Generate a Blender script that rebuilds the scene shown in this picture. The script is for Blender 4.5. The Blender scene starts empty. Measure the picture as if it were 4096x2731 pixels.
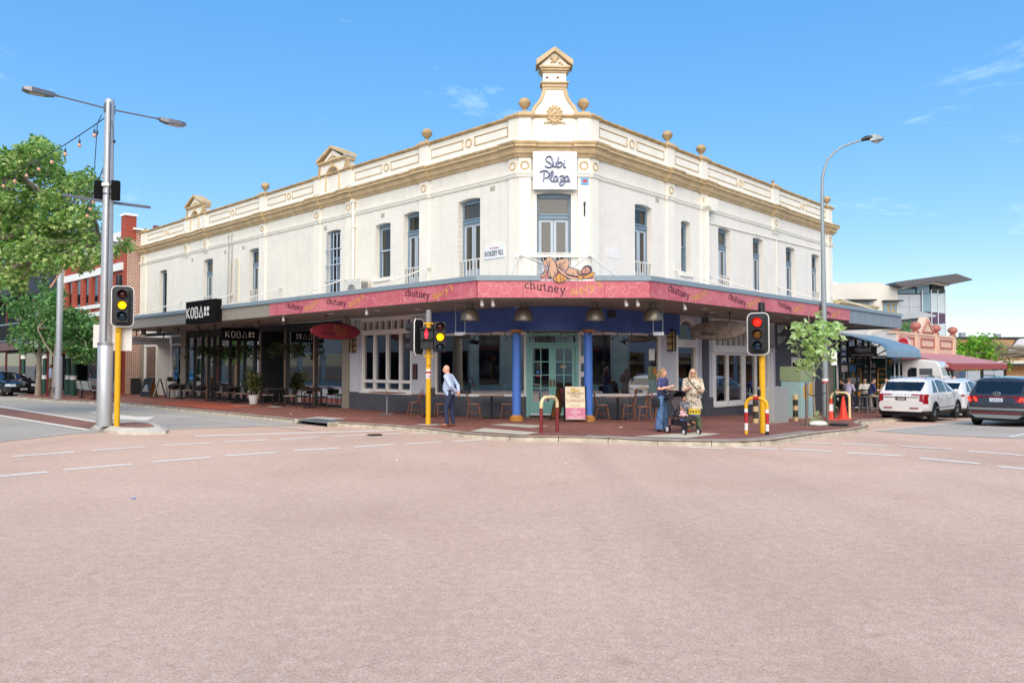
import bpy, bmesh, math, random
from mathutils import Vector as V, Matrix
random.seed(7)
R = math.radians
sc = bpy.context.scene
COL = sc.collection
# ---------------------------------------------------------------- camera, sky, sun, exposure
cam = bpy.data.cameras.new('camera')
cam.sensor_width = 36.0
cam.lens = 36.0 * 3037 / 4096
cam.clip_start = 0.1
cam.clip_end = 5000
camo = bpy.data.objects.new('camera', cam)
COL.objects.link(camo)
camo.location = (0, 0, 1.84)
camo.rotation_euler = (R(90) + math.atan(94.5 / 3037), 0, 0)
sc.camera = camo
SUN_EL, SUN_AZ = 38.0, 181.0          # azimuth clockwise from +Y: behind the camera, to its left
world = bpy.data.worlds.new('World')
sc.world = world
world.use_nodes = True
wn, wl = world.node_tree.nodes, world.node_tree.links
wn.clear()
w_out = wn.new('ShaderNodeOutputWorld')
w_bg = wn.new('ShaderNodeBackground')
sky = wn.new('ShaderNodeTexSky')
sky.sky_type = 'NISHITA'
sky.sun_disc = False
sky.sun_elevation = R(SUN_EL)
sky.sun_rotation = R(SUN_AZ)
sky.altitude = 0
sky.air_density = 1.0
sky.dust_density = 0.15
sky.ozone_density = 4.5
# thin wisps of cloud, the same all round the dome
tc = wn.new('ShaderNodeTexCoord')
mp = wn.new('ShaderNodeMapping')
mp.inputs['Scale'].default_value = (2.2, 2.2, 7.5)
mp.inputs['Location'].default_value = (3.1, 0.4, 1.7)
wl.new(tc.outputs['Generated'], mp.inputs['Vector'])
n1 = wn.new('ShaderNodeTexNoise')
n1.inputs['Scale'].default_value = 1.6
n1.inputs['Detail'].default_value = 9
n1.inputs['Roughness'].default_value = 0.62
n1.inputs['Distortion'].default_value = 0.6
wl.new(mp.outputs[0], n1.inputs['Vector'])
cr = wn.new('ShaderNodeValToRGB')
cr.color_ramp.elements[0].position = 0.60
cr.color_ramp.elements[1].position = 0.95
cr.color_ramp.elements[0].color = (0.0, 0.0, 0.0, 1)
cr.color_ramp.elements[1].color = (0.55, 0.55, 0.55, 1)
wl.new(n1.outputs['Fac'], cr.inputs[0])
hs = wn.new('ShaderNodeHueSaturation')
hs.inputs['Hue'].default_value = 0.507
hs.inputs['Saturation'].default_value = 2.3
hs.inputs['Value'].default_value = 2.1
gm = wn.new('ShaderNodeGamma')
gm.inputs['Gamma'].default_value = 0.36
wl.new(sky.outputs[0], gm.inputs['Color'])
wl.new(gm.outputs[0], hs.inputs['Color'])
mx = wn.new('ShaderNodeMixRGB')
wl.new(cr.outputs[0], mx.inputs[0])
wl.new(hs.outputs[0], mx.inputs[1])
mx.inputs[2].default_value = (7.0, 7.4, 7.9, 1)
wl.new(mx.outputs[0], w_bg.inputs['Color'])
w_bg.inputs['Strength'].default_value = 0.13
wl.new(w_bg.outputs[0], w_out.inputs['Surface'])
sun_d = bpy.data.lights.new('sun', 'SUN')
sun_d.energy = 2.5
sun_d.angle = R(70)
sun_d.color = (1.0, 0.87, 0.70)
sun = bpy.data.objects.new('sun', sun_d)
COL.objects.link(sun)
az, el = R(SUN_AZ), R(SUN_EL)
sdir = V((math.sin(az) * math.cos(el), math.cos(az) * math.cos(el), math.sin(el)))
sun.rotation_euler = sdir.to_track_quat('Z', 'Y').to_euler()
sun.location = sdir * 60
sc.view_settings.view_transform = 'Standard'
sc.view_settings.look = 'None'
sc.view_settings.exposure = 1.05
sc.view_settings.gamma = 1.0
sc.view_settings.use_curve_mapping = False
sc.render.engine = 'CYCLES'
sc.cycles.max_bounces = 9
sc.cycles.diffuse_bounces = 6
sc.cycles.glossy_bounces = 3
sc.cycles.transparent_max_bounces = 10
sc.cycles.use_denoising = True
# ---------------------------------------------------------------- helpers
WM = {}                                # world matrix of every parent, kept by name
def wm(o): return WM.get(o.name, Matrix.Identity(4)) if o else Matrix.Identity(4)
def tag(o, label=None, cat=None, group=None, kind=None):
 for k, v in (('label', label), ('category', cat), ('group', group), ('kind', kind)):
  if v: o[k] = v
 return o
def empty(name, label, cat, loc, rz=0.0, group=None, kind=None):
 o = bpy.data.objects.new(name, None)
 o.empty_display_size = 0.2
 COL.objects.link(o)
 o.location = loc
 o.rotation_euler = (0, 0, rz)
 WM[o.name] = Matrix.Translation(loc) @ Matrix.Rotation(rz, 4, 'Z')
 return tag(o, label, cat, group, kind)
def obj(name, me, parent=None, mat=None):
 o = bpy.data.objects.new(name, me)
 COL.objects.link(o)
 if parent:
  o.parent = parent
  WM[o.name] = wm(parent)
 if mat and not len(me.materials): me.materials.append(mat)
 return o
KIDS = {}
def copy_tree(o, loc, rz, label=None, group=None, name=None):
 """a copy of a thing, its parts and their sub-parts, sharing the mesh data"""
 if not KIDS:
  pass
 c = o.copy()
 COL.objects.link(c)
 if o.parent is None:
  c.location = loc
  c.rotation_euler = (0, 0, rz)
  if label: c['label'] = label
  if group: c['group'] = group
 for ch in [x for x in bpy.data.objects if x.parent == o]:
  k = copy_tree(ch, None, None)
  k.parent = c
 return c
class MB:
 """collects faces; P maps the numbers it is given to world space"""
 def __init__(s, P=None):
  s.v, s.f, s.P = [], [], P or (lambda a, b, c: (a, b, c))
 def add(s, vs, fs):
  n = len(s.v)
  s.v += [tuple(s.P(*p)) for p in vs]
  s.f += [tuple(n + i for i in f) for f in fs]
  return s
 def box(s, x0, x1, y0, y1, z0, z1):
  return s.add([(x0,y0,z0),(x1,y0,z0),(x1,y1,z0),(x0,y1,z0),(x0,y0,z1),(x1,y0,z1),(x1,y1,z1),(x0,y1,z1)],
      [(0,3,2,1),(4,5,6,7),(0,1,5,4),(1,2,6,5),(2,3,7,6),(3,0,4,7)])
 def hull8(s, a, b):
  """two matching quads joined"""
  return s.add(list(a) + list(b), [(3,2,1,0),(4,5,6,7),(0,1,5,4),(1,2,6,5),(2,3,7,6),(3,0,4,7)])
 def quad(s, *p): return s.add(p, [tuple(range(len(p)))])
 def prism(s, poly, y0, y1):
  """outline in the first and third coordinate, pulled from y0 to y1"""
  n = len(poly)
  return s.add([(a, y0, c) for a, c in poly] + [(a, y1, c) for a, c in poly],
     [tuple(range(n)), tuple(range(2*n-1, n-1, -1))] + [(i, (i+1) % n, n+(i+1) % n, n+i) for i in range(n)])
 def slab(s, poly, z0, z1):
  n = len(poly)
  return s.add([(a, b, z0) for a, b in poly] + [(a, b, z1) for a, b in poly],
     [tuple(range(n-1, -1, -1)), tuple(range(n, 2*n))] + [(i, (i+1) % n, n+(i+1) % n, n+i) for i in range(n)])
 def loft(s, rings, caps=True, closed=True):
  n = len(rings[0]); vs = [p for r in rings for p in r]; fs = []
  for i in range(len(rings)-1):
   for j in range(n if closed else n-1):
    k = (j+1) % n
    fs.append((i*n+j, i*n+k, (i+1)*n+k, (i+1)*n+j))
  if caps:
   fs += [tuple(range(n-1, -1, -1)), tuple(range((len(rings)-1)*n, len(rings)*n))]
  return s.add(vs, fs)
 def tube(s, pts, r, n=8, caps=True):
  pts = [V(p) for p in pts]; rings = []; up = None
  rs = r if isinstance(r, (list, tuple)) else [r]*len(pts)
  for i, p in enumerate(pts):
   d = (pts[min(i+1, len(pts)-1)] - pts[max(i-1, 0)]).normalized()
   if up is None: up = V((0,0,1)) if abs(d.z) < .9 else V((1,0,0))
   a = d.cross(up)
   if a.length < 1e-5: a = d.cross(V((0,1,0)))
   a.normalize(); b = a.cross(d).normalized(); up = b
   rings.append([tuple(p + (a*math.cos(2*math.pi*k/n) + b*math.sin(2*math.pi*k/n))*rs[i]) for k in range(n)])
  return s.loft(rings, caps)
 def lathe(s, prof, n=16, o=(0,0,0), caps=True):
  return s.loft([[(o[0]+r*math.cos(2*math.pi*k/n), o[1]+r*math.sin(2*math.pi*k/n), o[2]+z) for k in range(n)] for r, z in prof], caps)
 def cyl(s, r, z0, z1, n=16, o=(0,0), r2=None): return s.lathe([(r, z0), (r if r2 is None else r2, z1)], n, (o[0], o[1], 0))
 def ball(s, c, rx, ry=None, rz=None, n=12, m=8):
  ry = rx if ry is None else ry; rz = rx if rz is None else rz
  return s.loft([[(c[0]+rx*math.sin(t)*math.cos(2*math.pi*k/n), c[1]+ry*math.sin(t)*math.sin(2*math.pi*k/n), c[2]-rz*math.cos(t)) for k in range(n)]
        for t in [max(.02, min(math.pi-.02, math.pi*i/m)) for i in range(m+1)]])
 def ring(s, c, R0, r, ax='y', n=24, m=6, sx=1, sz=1):
  """torus about the second coordinate"""
  rings = []
  for i in range(n+1):
   t = 2*math.pi*i/n
   rings.append([(c[0]+(R0+r*math.cos(q))*math.cos(t)*sx, c[1]+r*math.sin(q), c[2]+(R0+r*math.cos(q))*math.sin(t)*sz) for q in [2*math.pi*k/m for k in range(m)]])
  return s.loft(rings, False)
 def extrude(s, prof, path):
  """profile of (out, z) pairs swept along a list of s values"""
  return s.loft([[(t, o, z) for o, z in prof] for t in path])
 def build(s, name, mat, parent=None, local=False, smooth=None, normals=True, bevel=0, **k):
  me = bpy.data.meshes.new(name)
  vs = s.v
  if parent is not None and not local:
   inv = wm(parent).inverted()
   vs = [tuple(inv @ V(p)) for p in vs]
  me.from_pydata(vs, [], s.f)
  if normals or bevel:
   bm = bmesh.new(); bm.from_mesh(me)
   if normals: bmesh.ops.recalc_face_normals(bm, faces=bm.faces)
   if bevel:
    es = [e for e in bm.edges if len(e.link_faces) == 2 and e.calc_face_angle(0) > .6]
    bmesh.ops.bevel(bm, geom=es, offset=bevel, segments=2, affect='EDGES', profile=.6)
   bm.to_mesh(me); bm.free()
  if smooth is not None:
   for p in me.polygons: p.use_smooth = True
   me.set_sharp_from_angle(angle=R(smooth))
  me.materials.append(mat)
  o = obj(name, me, parent)
  return tag(o, **k)
class Fr:
 """an upright frame: s along the wall, o out of it, z up"""
 def __init__(s, o, u, n): s.o, s.u, s.n = o, u, n
 def P(s, a, b, c): return (s.o[0]+s.u[0]*a+s.n[0]*b, s.o[1]+s.u[1]*a+s.n[1]*b, c)
 def mb(s): return MB(s.P)
 def rz(s): return math.atan2(s.u[1], s.u[0])
AL, AR = (.204, 23.92), (2.486, 23.97)
FL = Fr(AL, (-.723, .691), (-.691, -.723))
FR_ = Fr(AR, (.691, .723), (.723, -.691))
FC = Fr(AL, (.99974, .0226), (.0226, -.99974))
def gz(x, y):
 """height of the carriageway: level, falling away along the right-hand street"""
 dx, dy = x-AR[0], y-AR[1]
 t = dx*.691+dy*.723; v = dx*.723-dy*.691
 t = 0 if t < -2 else ((t+2)**2/8 if t < 2 else t)
 k = max(.012, min(.031, .031-.0014*v))
 if v < -1: k = .031*max(0, 1+(v+1)/6)
 return -k*min(t, 40)
PAVE = .12
# ---------------------------------------------------------------- materials
def lin(h):
 if isinstance(h, (tuple, list)): return (*h, 1)
 c = [int(h[i:i+2], 16)/255 for i in (0, 2, 4)]
 return (*[x/12.92 if x <= .04045 else ((x+.055)/1.055)**2.4 for x in c], 1)
MATS = {}
def mat(name, col='808080', rough=.6, metal=0, var=.08, scale=6., bump=0., bscale=40., spec=.5, coat=0, emit=None, estr=1, col2=None, detail=3, trans=0):
 if name in MATS: return MATS[name]
 m = bpy.data.materials.new(name); m.use_nodes = True
 n, l = m.node_tree.nodes, m.node_tree.links
 b = n['Principled BSDF']
 c = lin(col)
 b.inputs['Base Color'].default_value = c
 b.inputs['Roughness'].default_value = rough
 b.inputs['Metallic'].default_value = metal
 b.inputs['Specular IOR Level'].default_value = spec
 if coat:
  b.inputs['Coat Weight'].default_value = coat; b.inputs['Coat Roughness'].default_value = .04
 if emit:
  b.inputs['Emission Color'].default_value = lin(emit); b.inputs['Emission Strength'].default_value = estr
 geo = n.new('ShaderNodeNewGeometry')
 if var or col2:
  t = n.new('ShaderNodeTexNoise'); t.inputs['Scale'].default_value = scale; t.inputs['Detail'].default_value = detail
  l.new(geo.outputs['Position'], t.inputs['Vector'])
  r = n.new('ShaderNodeValToRGB')
  r.color_ramp.elements[0].position = .3; r.color_ramp.elements[1].position = .72
  c2 = lin(col2) if col2 else c
  r.color_ramp.elements[0].color = tuple(max(0, x*(1-var)) for x in c[:3])+(1,)
  r.color_ramp.elements[1].color = tuple(min(1, x*(1+var)) for x in c2[:3])+(1,)
  l.new(t.outputs['Fac'], r.inputs[0]); l.new(r.outputs[0], b.inputs['Base Color'])
  m['ramp'] = r.name
 if bump:
  t2 = n.new('ShaderNodeTexNoise'); t2.inputs['Scale'].default_value = bscale; t2.inputs['Detail'].default_value = 3
  l.new(geo.outputs['Position'], t2.inputs['Vector'])
  bp = n.new('ShaderNodeBump'); bp.inputs['Strength'].default_value = bump; bp.inputs['Distance'].default_value = .02
  l.new(t2.outputs['Fac'], bp.inputs['Height']); l.new(bp.outputs[0], b.inputs['Normal'])
 MATS[name] = m
 return m
def nodes_of(m): return m.node_tree.nodes, m.node_tree.links, m.node_tree.nodes['Principled BSDF']
def wall_coords(n, l, u):
 """2D coordinates along a wall whose horizontal direction is u, from world position"""
 geo = n.new('ShaderNodeNewGeometry')
 d = n.new('ShaderNodeVectorMath'); d.operation = 'DOT_PRODUCT'; d.inputs[1].default_value = (u[0], u[1], 0)
 l.new(geo.outputs['Position'], d.inputs[0])
 sp = n.new('ShaderNodeSeparateXYZ'); l.new(geo.outputs['Position'], sp.inputs[0])
 cb = n.new('ShaderNodeCombineXYZ'); l.new(d.outputs['Value'], cb.inputs[0]); l.new(sp.outputs['Z'], cb.inputs[1])
 return cb.outputs[0], geo
def brick_mat(name, u, c1, c2, mortar, bw=.23, bh=.086, ms=.012, bump=.4, rough=.8, flat=False, var=.25, wear=None, wearamt=.5):
 if name in MATS: return MATS[name]
 m = bpy.data.materials.new(name); m.use_nodes = True
 n, l, b = nodes_of(m)
 b.inputs['Roughness'].default_value = rough
 if flat:
  geo = n.new('ShaderNodeNewGeometry'); mpn = n.new('ShaderNodeMapping'); mpn.inputs['Rotation'].default_value = (0, 0, u)
  l.new(geo.outputs['Position'], mpn.inputs['Vector']); vec = mpn.outputs[0]
 else:
  vec, geo = wall_coords(n, l, u)
 t = n.new('ShaderNodeTexBrick')
 t.inputs['Scale'].default_value = 1; t.inputs['Brick Width'].default_value = bw; t.inputs['Row Height'].default_value = bh
 t.inputs['Mortar Size'].default_value = ms; t.inputs['Mortar Smooth'].default_value = .3; t.inputs['Bias'].default_value = 0
 t.inputs['Color1'].default_value = lin(c1); t.inputs['Color2'].default_value = lin(c2); t.inputs['Mortar'].default_value = lin(mortar)
 l.new(vec, t.inputs['Vector'])
 nz = n.new('ShaderNodeTexNoise'); nz.inputs['Scale'].default_value = .9; nz.inputs['Detail'].default_value = 6
 l.new(geo.outputs['Position'], nz.inputs['Vector'])
 mr = n.new('ShaderNodeMapRange'); mr.inputs[1].default_value = .3; mr.inputs[2].default_value = .7; mr.inputs[3].default_value = 1-var; mr.inputs[4].default_value = 1+var*.4
 l.new(nz.outputs['Fac'], mr.inputs[0])
 mul = n.new('ShaderNodeMixRGB'); mul.blend_type = 'MULTIPLY'; mul.inputs[0].default_value = 1
 l.new(t.outputs['Color'], mul.inputs[1]); l.new(mr.outputs[0], mul.inputs[2])
 out = mul.outputs[0]
 if wear:
  n2 = n.new('ShaderNodeTexNoise'); n2.inputs['Scale'].default_value = 2.3; n2.inputs['Detail'].default_value = 8; n2.inputs['Roughness'].default_value = .7
  l.new(geo.outputs['Position'], n2.inputs['Vector'])
  rr = n.new('ShaderNodeValToRGB'); rr.color_ramp.elements[0].position = .56; rr.color_ramp.elements[1].position = .72
  rr.color_ramp.elements[1].color = (wearamt,)*3+(1,)
  l.new(n2.outputs['Fac'], rr.inputs[0])
  mw = n.new('ShaderNodeMixRGB'); l.new(rr.outputs[0], mw.inputs[0]); l.new(out, mw.inputs[1]); mw.inputs[2].default_value = lin(wear)
  out = mw.outputs[0]
 if wear:
  mps = n.new('ShaderNodeMapping'); mps.inputs['Scale'].default_value = (5, 5, .3); l.new(geo.outputs['Position'], mps.inputs['Vector'])
  ns = n.new('ShaderNodeTexNoise'); ns.inputs['Scale'].default_value = 1; ns.inputs['Detail'].default_value = 6; l.new(mps.outputs[0], ns.inputs['Vector'])
  ms_ = n.new('ShaderNodeMapRange'); ms_.inputs[1].default_value = .52; ms_.inputs[2].default_value = .75; ms_.inputs[3].default_value = 1; ms_.inputs[4].default_value = .92; l.new(ns.outputs['Fac'], ms_.inputs[0])
  mz = n.new('ShaderNodeMixRGB'); mz.blend_type = 'MULTIPLY'; mz.inputs[0].default_value = 1; l.new(out, mz.inputs[1]); l.new(ms_.outputs[0], mz.inputs[2]); out = mz.outputs[0]
 l.new(out, b.inputs['Base Color'])
 if bump:
  inv = n.new('ShaderNodeMath'); inv.operation = 'SUBTRACT'; inv.inputs[0].default_value = 1
  l.new(t.outputs['Fac'], inv.inputs[1])
  ad = n.new('ShaderNodeMath'); ad.operation = 'MULTIPLY_ADD'; ad.inputs[1].default_value = .35
  n3 = n.new('ShaderNodeTexNoise'); n3.inputs['Scale'].default_value = 30
  l.new(geo.outputs['Position'], n3.inputs['Vector']); l.new(n3.outputs['Fac'], ad.inputs[0]); l.new(inv.outputs[0], ad.inputs[2])
  bp = n.new('ShaderNodeBump'); bp.inputs['Strength'].default_value = bump; bp.inputs['Distance'].default_value = .012
  l.new(ad.outputs[0], bp.inputs['Height']); l.new(bp.outputs[0], b.inputs['Normal'])
 MATS[name] = m
 return m
def asphalt(name, base, light, dark, big=.11):
 if name in MATS: return MATS[name]
 m = bpy.data.materials.new(name); m.use_nodes = True
 n, l, b = nodes_of(m)
 b.inputs['Roughness'].default_value = .85; b.inputs['Specular IOR Level'].default_value = .35
 geo = n.new('ShaderNodeNewGeometry')
 v1 = n.new('ShaderNodeTexVoronoi'); v1.inputs['Scale'].default_value = 100; l.new(geo.outputs['Position'], v1.inputs['Vector'])
 sep = n.new('ShaderNodeSeparateColor'); l.new(v1.outputs['Color'], sep.inputs[0])
 r = n.new('ShaderNodeValToRGB'); e = r.color_ramp.elements
 e[0].position = 0; e[0].color = lin(dark); e[1].position = 1; e[1].color = lin(light)
 a = e.new(.28); a.color = lin(base); a2 = e.new(.72); a2.color = lin(base)
 l.new(sep.outputs[0], r.inputs[0])
 n2 = n.new('ShaderNodeTexNoise'); n2.inputs['Scale'].default_value = .23; n2.inputs['Detail'].default_value = 7; n2.inputs['Roughness'].default_value = .6
 l.new(geo.outputs['Position'], n2.inputs['Vector'])
 mr = n.new('ShaderNodeMapRange'); mr.inputs[1].default_value = .3; mr.inputs[2].default_value = .7; mr.inputs[3].default_value = 1-big; mr.inputs[4].default_value = 1+big*.6
 l.new(n2.outputs['Fac'], mr.inputs[0])
 n4 = n.new('ShaderNodeTexNoise'); n4.inputs['Scale'].default_value = 9; n4.inputs['Detail'].default_value = 4
 l.new(geo.outputs['Position'], n4.inputs['Vector'])
 mr2 = n.new('ShaderNodeMapRange'); mr2.inputs[1].default_value = .35; mr2.inputs[2].default_value = .65; mr2.inputs[3].default_value = .93; mr2.inputs[4].default_value = 1.06
 l.new(n4.outputs['Fac'], mr2.inputs[0])
 mm = n.new('ShaderNodeMath'); mm.operation = 'MULTIPLY'; l.new(mr.outputs[0], mm.inputs[0]); l.new(mr2.outputs[0], mm.inputs[1])
 mul = n.new('ShaderNodeMixRGB'); mul.blend_type = 'MULTIPLY'; mul.inputs[0].default_value = 1
 l.new(r.outputs[0], mul.inputs[1]); l.new(mm.outputs[0], mul.inputs[2])
 # worn tan and grey patches
 n5 = n.new('ShaderNodeTexNoise'); n5.inputs['Scale'].default_value = .35; n5.inputs['Detail'].default_value = 5; n5.inputs['Distortion'].default_value = .8
 mpn = n.new('ShaderNodeMapping'); mpn.inputs['Location'].default_value = (11, 4, 0); l.new(geo.outputs['Position'], mpn.inputs['Vector']); l.new(mpn.outputs[0], n5.inputs['Vector'])
 rr = n.new('ShaderNodeValToRGB'); rr.color_ramp.elements[0].position = .5; rr.color_ramp.elements[1].position = .75; rr.color_ramp.elements[1].color = (.3, .3, .3, 1)
 l.new(n5.outputs['Fac'], rr.inputs[0])
 mw = n.new('ShaderNodeMixRGB'); l.new(rr.outputs[0], mw.inputs[0]); l.new(mul.outputs[0], mw.inputs[1]); mw.inputs[2].default_value = lin('b8937a' if 'red' in name else '8a8784')
 # tyre tracks, drips and fine cracks
 mpt = n.new('ShaderNodeMapping'); mpt.inputs['Rotation'].default_value = (0, 0, -.76); mpt.inputs['Scale'].default_value = (.75, .05, 1); l.new(geo.outputs['Position'], mpt.inputs['Vector'])
 nt = n.new('ShaderNodeTexNoise'); nt.inputs['Scale'].default_value = 1; nt.inputs['Detail'].default_value = 4; l.new(mpt.outputs[0], nt.inputs['Vector'])
 mt = n.new('ShaderNodeMapRange'); mt.inputs[1].default_value = .5; mt.inputs[2].default_value = .72; mt.inputs[3].default_value = 1; mt.inputs[4].default_value = .9; l.new(nt.outputs['Fac'], mt.inputs[0])
 no = n.new('ShaderNodeTexNoise'); no.inputs['Scale'].default_value = 2.1; no.inputs['Detail'].default_value = 2; l.new(mpn.outputs[0], no.inputs['Vector'])
 mo = n.new('ShaderNodeMapRange'); mo.inputs[1].default_value = .70; mo.inputs[2].default_value = .78; mo.inputs[3].default_value = 1; mo.inputs[4].default_value = .8; l.new(no.outputs['Fac'], mo.inputs[0])
 m3 = n.new('ShaderNodeMath'); m3.operation = 'MULTIPLY'; l.new(mt.outputs[0], m3.inputs[0]); l.new(mo.outputs[0], m3.inputs[1])
 mf = n.new('ShaderNodeMixRGB'); mf.blend_type = 'MULTIPLY'; mf.inputs[0].default_value = 1; l.new(mw.outputs[0], mf.inputs[1]); l.new(m3.outputs[0], mf.inputs[2])
 l.new(mf.outputs[0], b.inputs['Base Color'])
 bp = n.new('ShaderNodeBump'); bp.inputs['Strength'].default_value = .35; bp.inputs['Distance'].default_value = .005
 l.new(v1.outputs['Distance'], bp.inputs['Height']); l.new(bp.outputs[0], b.inputs['Normal'])
 MATS[name] = m
 return m
def glass(name='shop_glass', tint=.55, refl=1.0):
 if name in MATS: return MATS[name]
 m = bpy.data.materials.new(name); m.use_nodes = True
 n, l = m.node_tree.nodes, m.node_tree.links
 n.clear()
 o = n.new('ShaderNodeOutputMaterial'); mxs = n.new('ShaderNodeMixShader'); tr = n.new('ShaderNodeBsdfTransparent'); gl = n.new('ShaderNodeBsdfGlossy')
 tr.inputs[0].default_value = (tint, tint*1.02, tint*1.0, 1); gl.inputs['Roughness'].default_value = .015; gl.inputs[0].default_value = (.95, .97, 1, 1)
 fr = n.new('ShaderNodeFresnel'); fr.inputs[0].default_value = 1.5
 mu = n.new('ShaderNodeMath'); mu.operation = 'MULTIPLY_ADD'; mu.inputs[1].default_value = 1.3*refl; mu.inputs[2].default_value = .24*refl; mu.use_clamp = True
 nz = n.new('ShaderNodeTexNoise'); nz.inputs['Scale'].default_value = 1.3
 ge = n.new('ShaderNodeNewGeometry'); l.new(ge.outputs['Position'], nz.inputs['Vector'])
 bp = n.new('ShaderNodeBump'); bp.inputs['Strength'].default_value = .012; bp.inputs['Distance'].default_value = .04
 l.new(nz.outputs['Fac'], bp.inputs['Height']); l.new(bp.outputs[0], gl.inputs['Normal'])
 l.new(fr.outputs[0], mu.inputs[0]); l.new(mu.outputs[0], mxs.inputs[0]); l.new(tr.outputs[0], mxs.inputs[1]); l.new(gl.outputs[0], mxs.inputs[2])
 l.new(mxs.outputs[0], o.inputs[0])
 MATS[name] = m
 return m
def stripes(name, c1, c2, period, duty=.5, axis='Z', rough=.3, u=None, spec=.5):
 """flat two-colour stripes (venetian blinds behind a pane, woven seat stripes)"""
 if name in MATS: return MATS[name]
 m = bpy.data.materials.new(name); m.use_nodes = True
 n, l, b = nodes_of(m)
 b.inputs['Roughness'].default_value = rough; b.inputs['Specular IOR Level'].default_value = spec
 if u is not None:
  vec, geo = wall_coords(n, l, u)
 else:
  geo = n.new('ShaderNodeNewGeometry'); vec = geo.outputs['Position']
 sp = n.new('ShaderNodeSeparateXYZ'); l.new(vec, sp.inputs[0])
 d = n.new('ShaderNodeMath'); d.operation = 'DIVIDE'; d.inputs[1].default_value = period; l.new(sp.outputs[axis], d.inputs[0])
 f = n.new('ShaderNodeMath'); f.operation = 'FRACT'; l.new(d.outputs[0], f.inputs[0])
 r = n.new('ShaderNodeValToRGB'); r.color_ramp.interpolation = 'LINEAR'
 r.color_ramp.elements[0].position = max(0, duty-.12); r.color_ramp.elements[1].position = min(1, duty+.12)
 r.color_ramp.elements[0].color = lin(c1); r.color_ramp.elements[1].color = lin(c2)
 l.new(f.outputs[0], r.inputs[0]); l.new(r.outputs[0], b.inputs['Base Color'])
 MATS[name] = m
 return m
# ---------------------------------------------------------------- lettering
TXT = {}
def text_mesh(txt, size=1.0, depth=.004, bold=0.0, space=1.0):
 """letters standing in the x-z plane, reading along +x, facing -y, centred on x, baseline at 0"""
 key = (txt, size, depth, bold, space)
 if key in TXT: return TXT[key]
 cu = bpy.data.curves.new('t', 'FONT'); cu.body = txt; cu.size = size; cu.extrude = depth/2; cu.offset = bold*size; cu.align_x = 'CENTER'; cu.resolution_u = 3; cu.space_character = space
 o = bpy.data.objects.new('t', cu); COL.objects.link(o)
 dg = bpy.context.evaluated_depsgraph_get()
 me = bpy.data.meshes.new_from_object(o.evaluated_get(dg))
 bpy.data.objects.remove(o); bpy.data.curves.remove(cu)
 me.transform(Matrix.Rotation(R(90), 4, 'X'))
 me.materials.clear()
 TXT[key] = me
 return me
def lettering(name, txt, size, P, m, parent, depth=.004, bold=0., space=1., sx=1., flip=False, rot=0., **k):
 """P(a, b, c): a reads along the text, b out of the board towards the reader, c up; text baseline centre at P(0,0,0)"""
 me = text_mesh(txt, size, depth, bold, space).copy()
 cr_, sr_ = math.cos(rot), math.sin(rot)
 inv = wm(parent).inverted() if parent is not None else Matrix.Identity(4)
 for v in me.vertices:
  a, b, c = v.co.x*sx, -v.co.y, v.co.z
  v.co = inv @ V(P(a*cr_-c*sr_, b, a*sr_+c*cr_))
 me.materials.append(m)
 me.name = name
 return tag(obj(name, me, parent), **k)
def stroke_letters(name, strokes, w, P, m, parent, depth=.01, out=.006, **k):
 """flat pen strokes: polylines in (a, c) drawn with a pen of width w"""
 mb = MB(P)
 for st in strokes:
  ww = w
  if len(st) == 2 and isinstance(st[1], float): st, ww = st[0], w*st[1]
  pts = [V((p[0], p[1])) for p in st]; L, Rr = [], []
  for i, p in enumerate(pts):
   d = (pts[min(i+1, len(pts)-1)] - pts[max(i-1, 0)])
   if d.length < 1e-6: d = V((1, 0))
   d.normalize(); nn = V((-d.y, d.x))*ww/2
   L.append(p+nn); Rr.append(p-nn)
  for i in range(len(pts)-1):
   q = [L[i], L[i+1], Rr[i+1], Rr[i]]
   mb.hull8([(x.x, out, x.y) for x in q], [(x.x, out+depth, x.y) for x in q])
 return mb.build(name, m, parent, **k)
def arc(cx, cz, rx, rz, a0, a1, n=10):
 return [(cx+rx*math.cos(R(a0+(a1-a0)*i/n)), cz+rz*math.sin(R(a0+(a1-a0)*i/n))) for i in range(n+1)]
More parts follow.
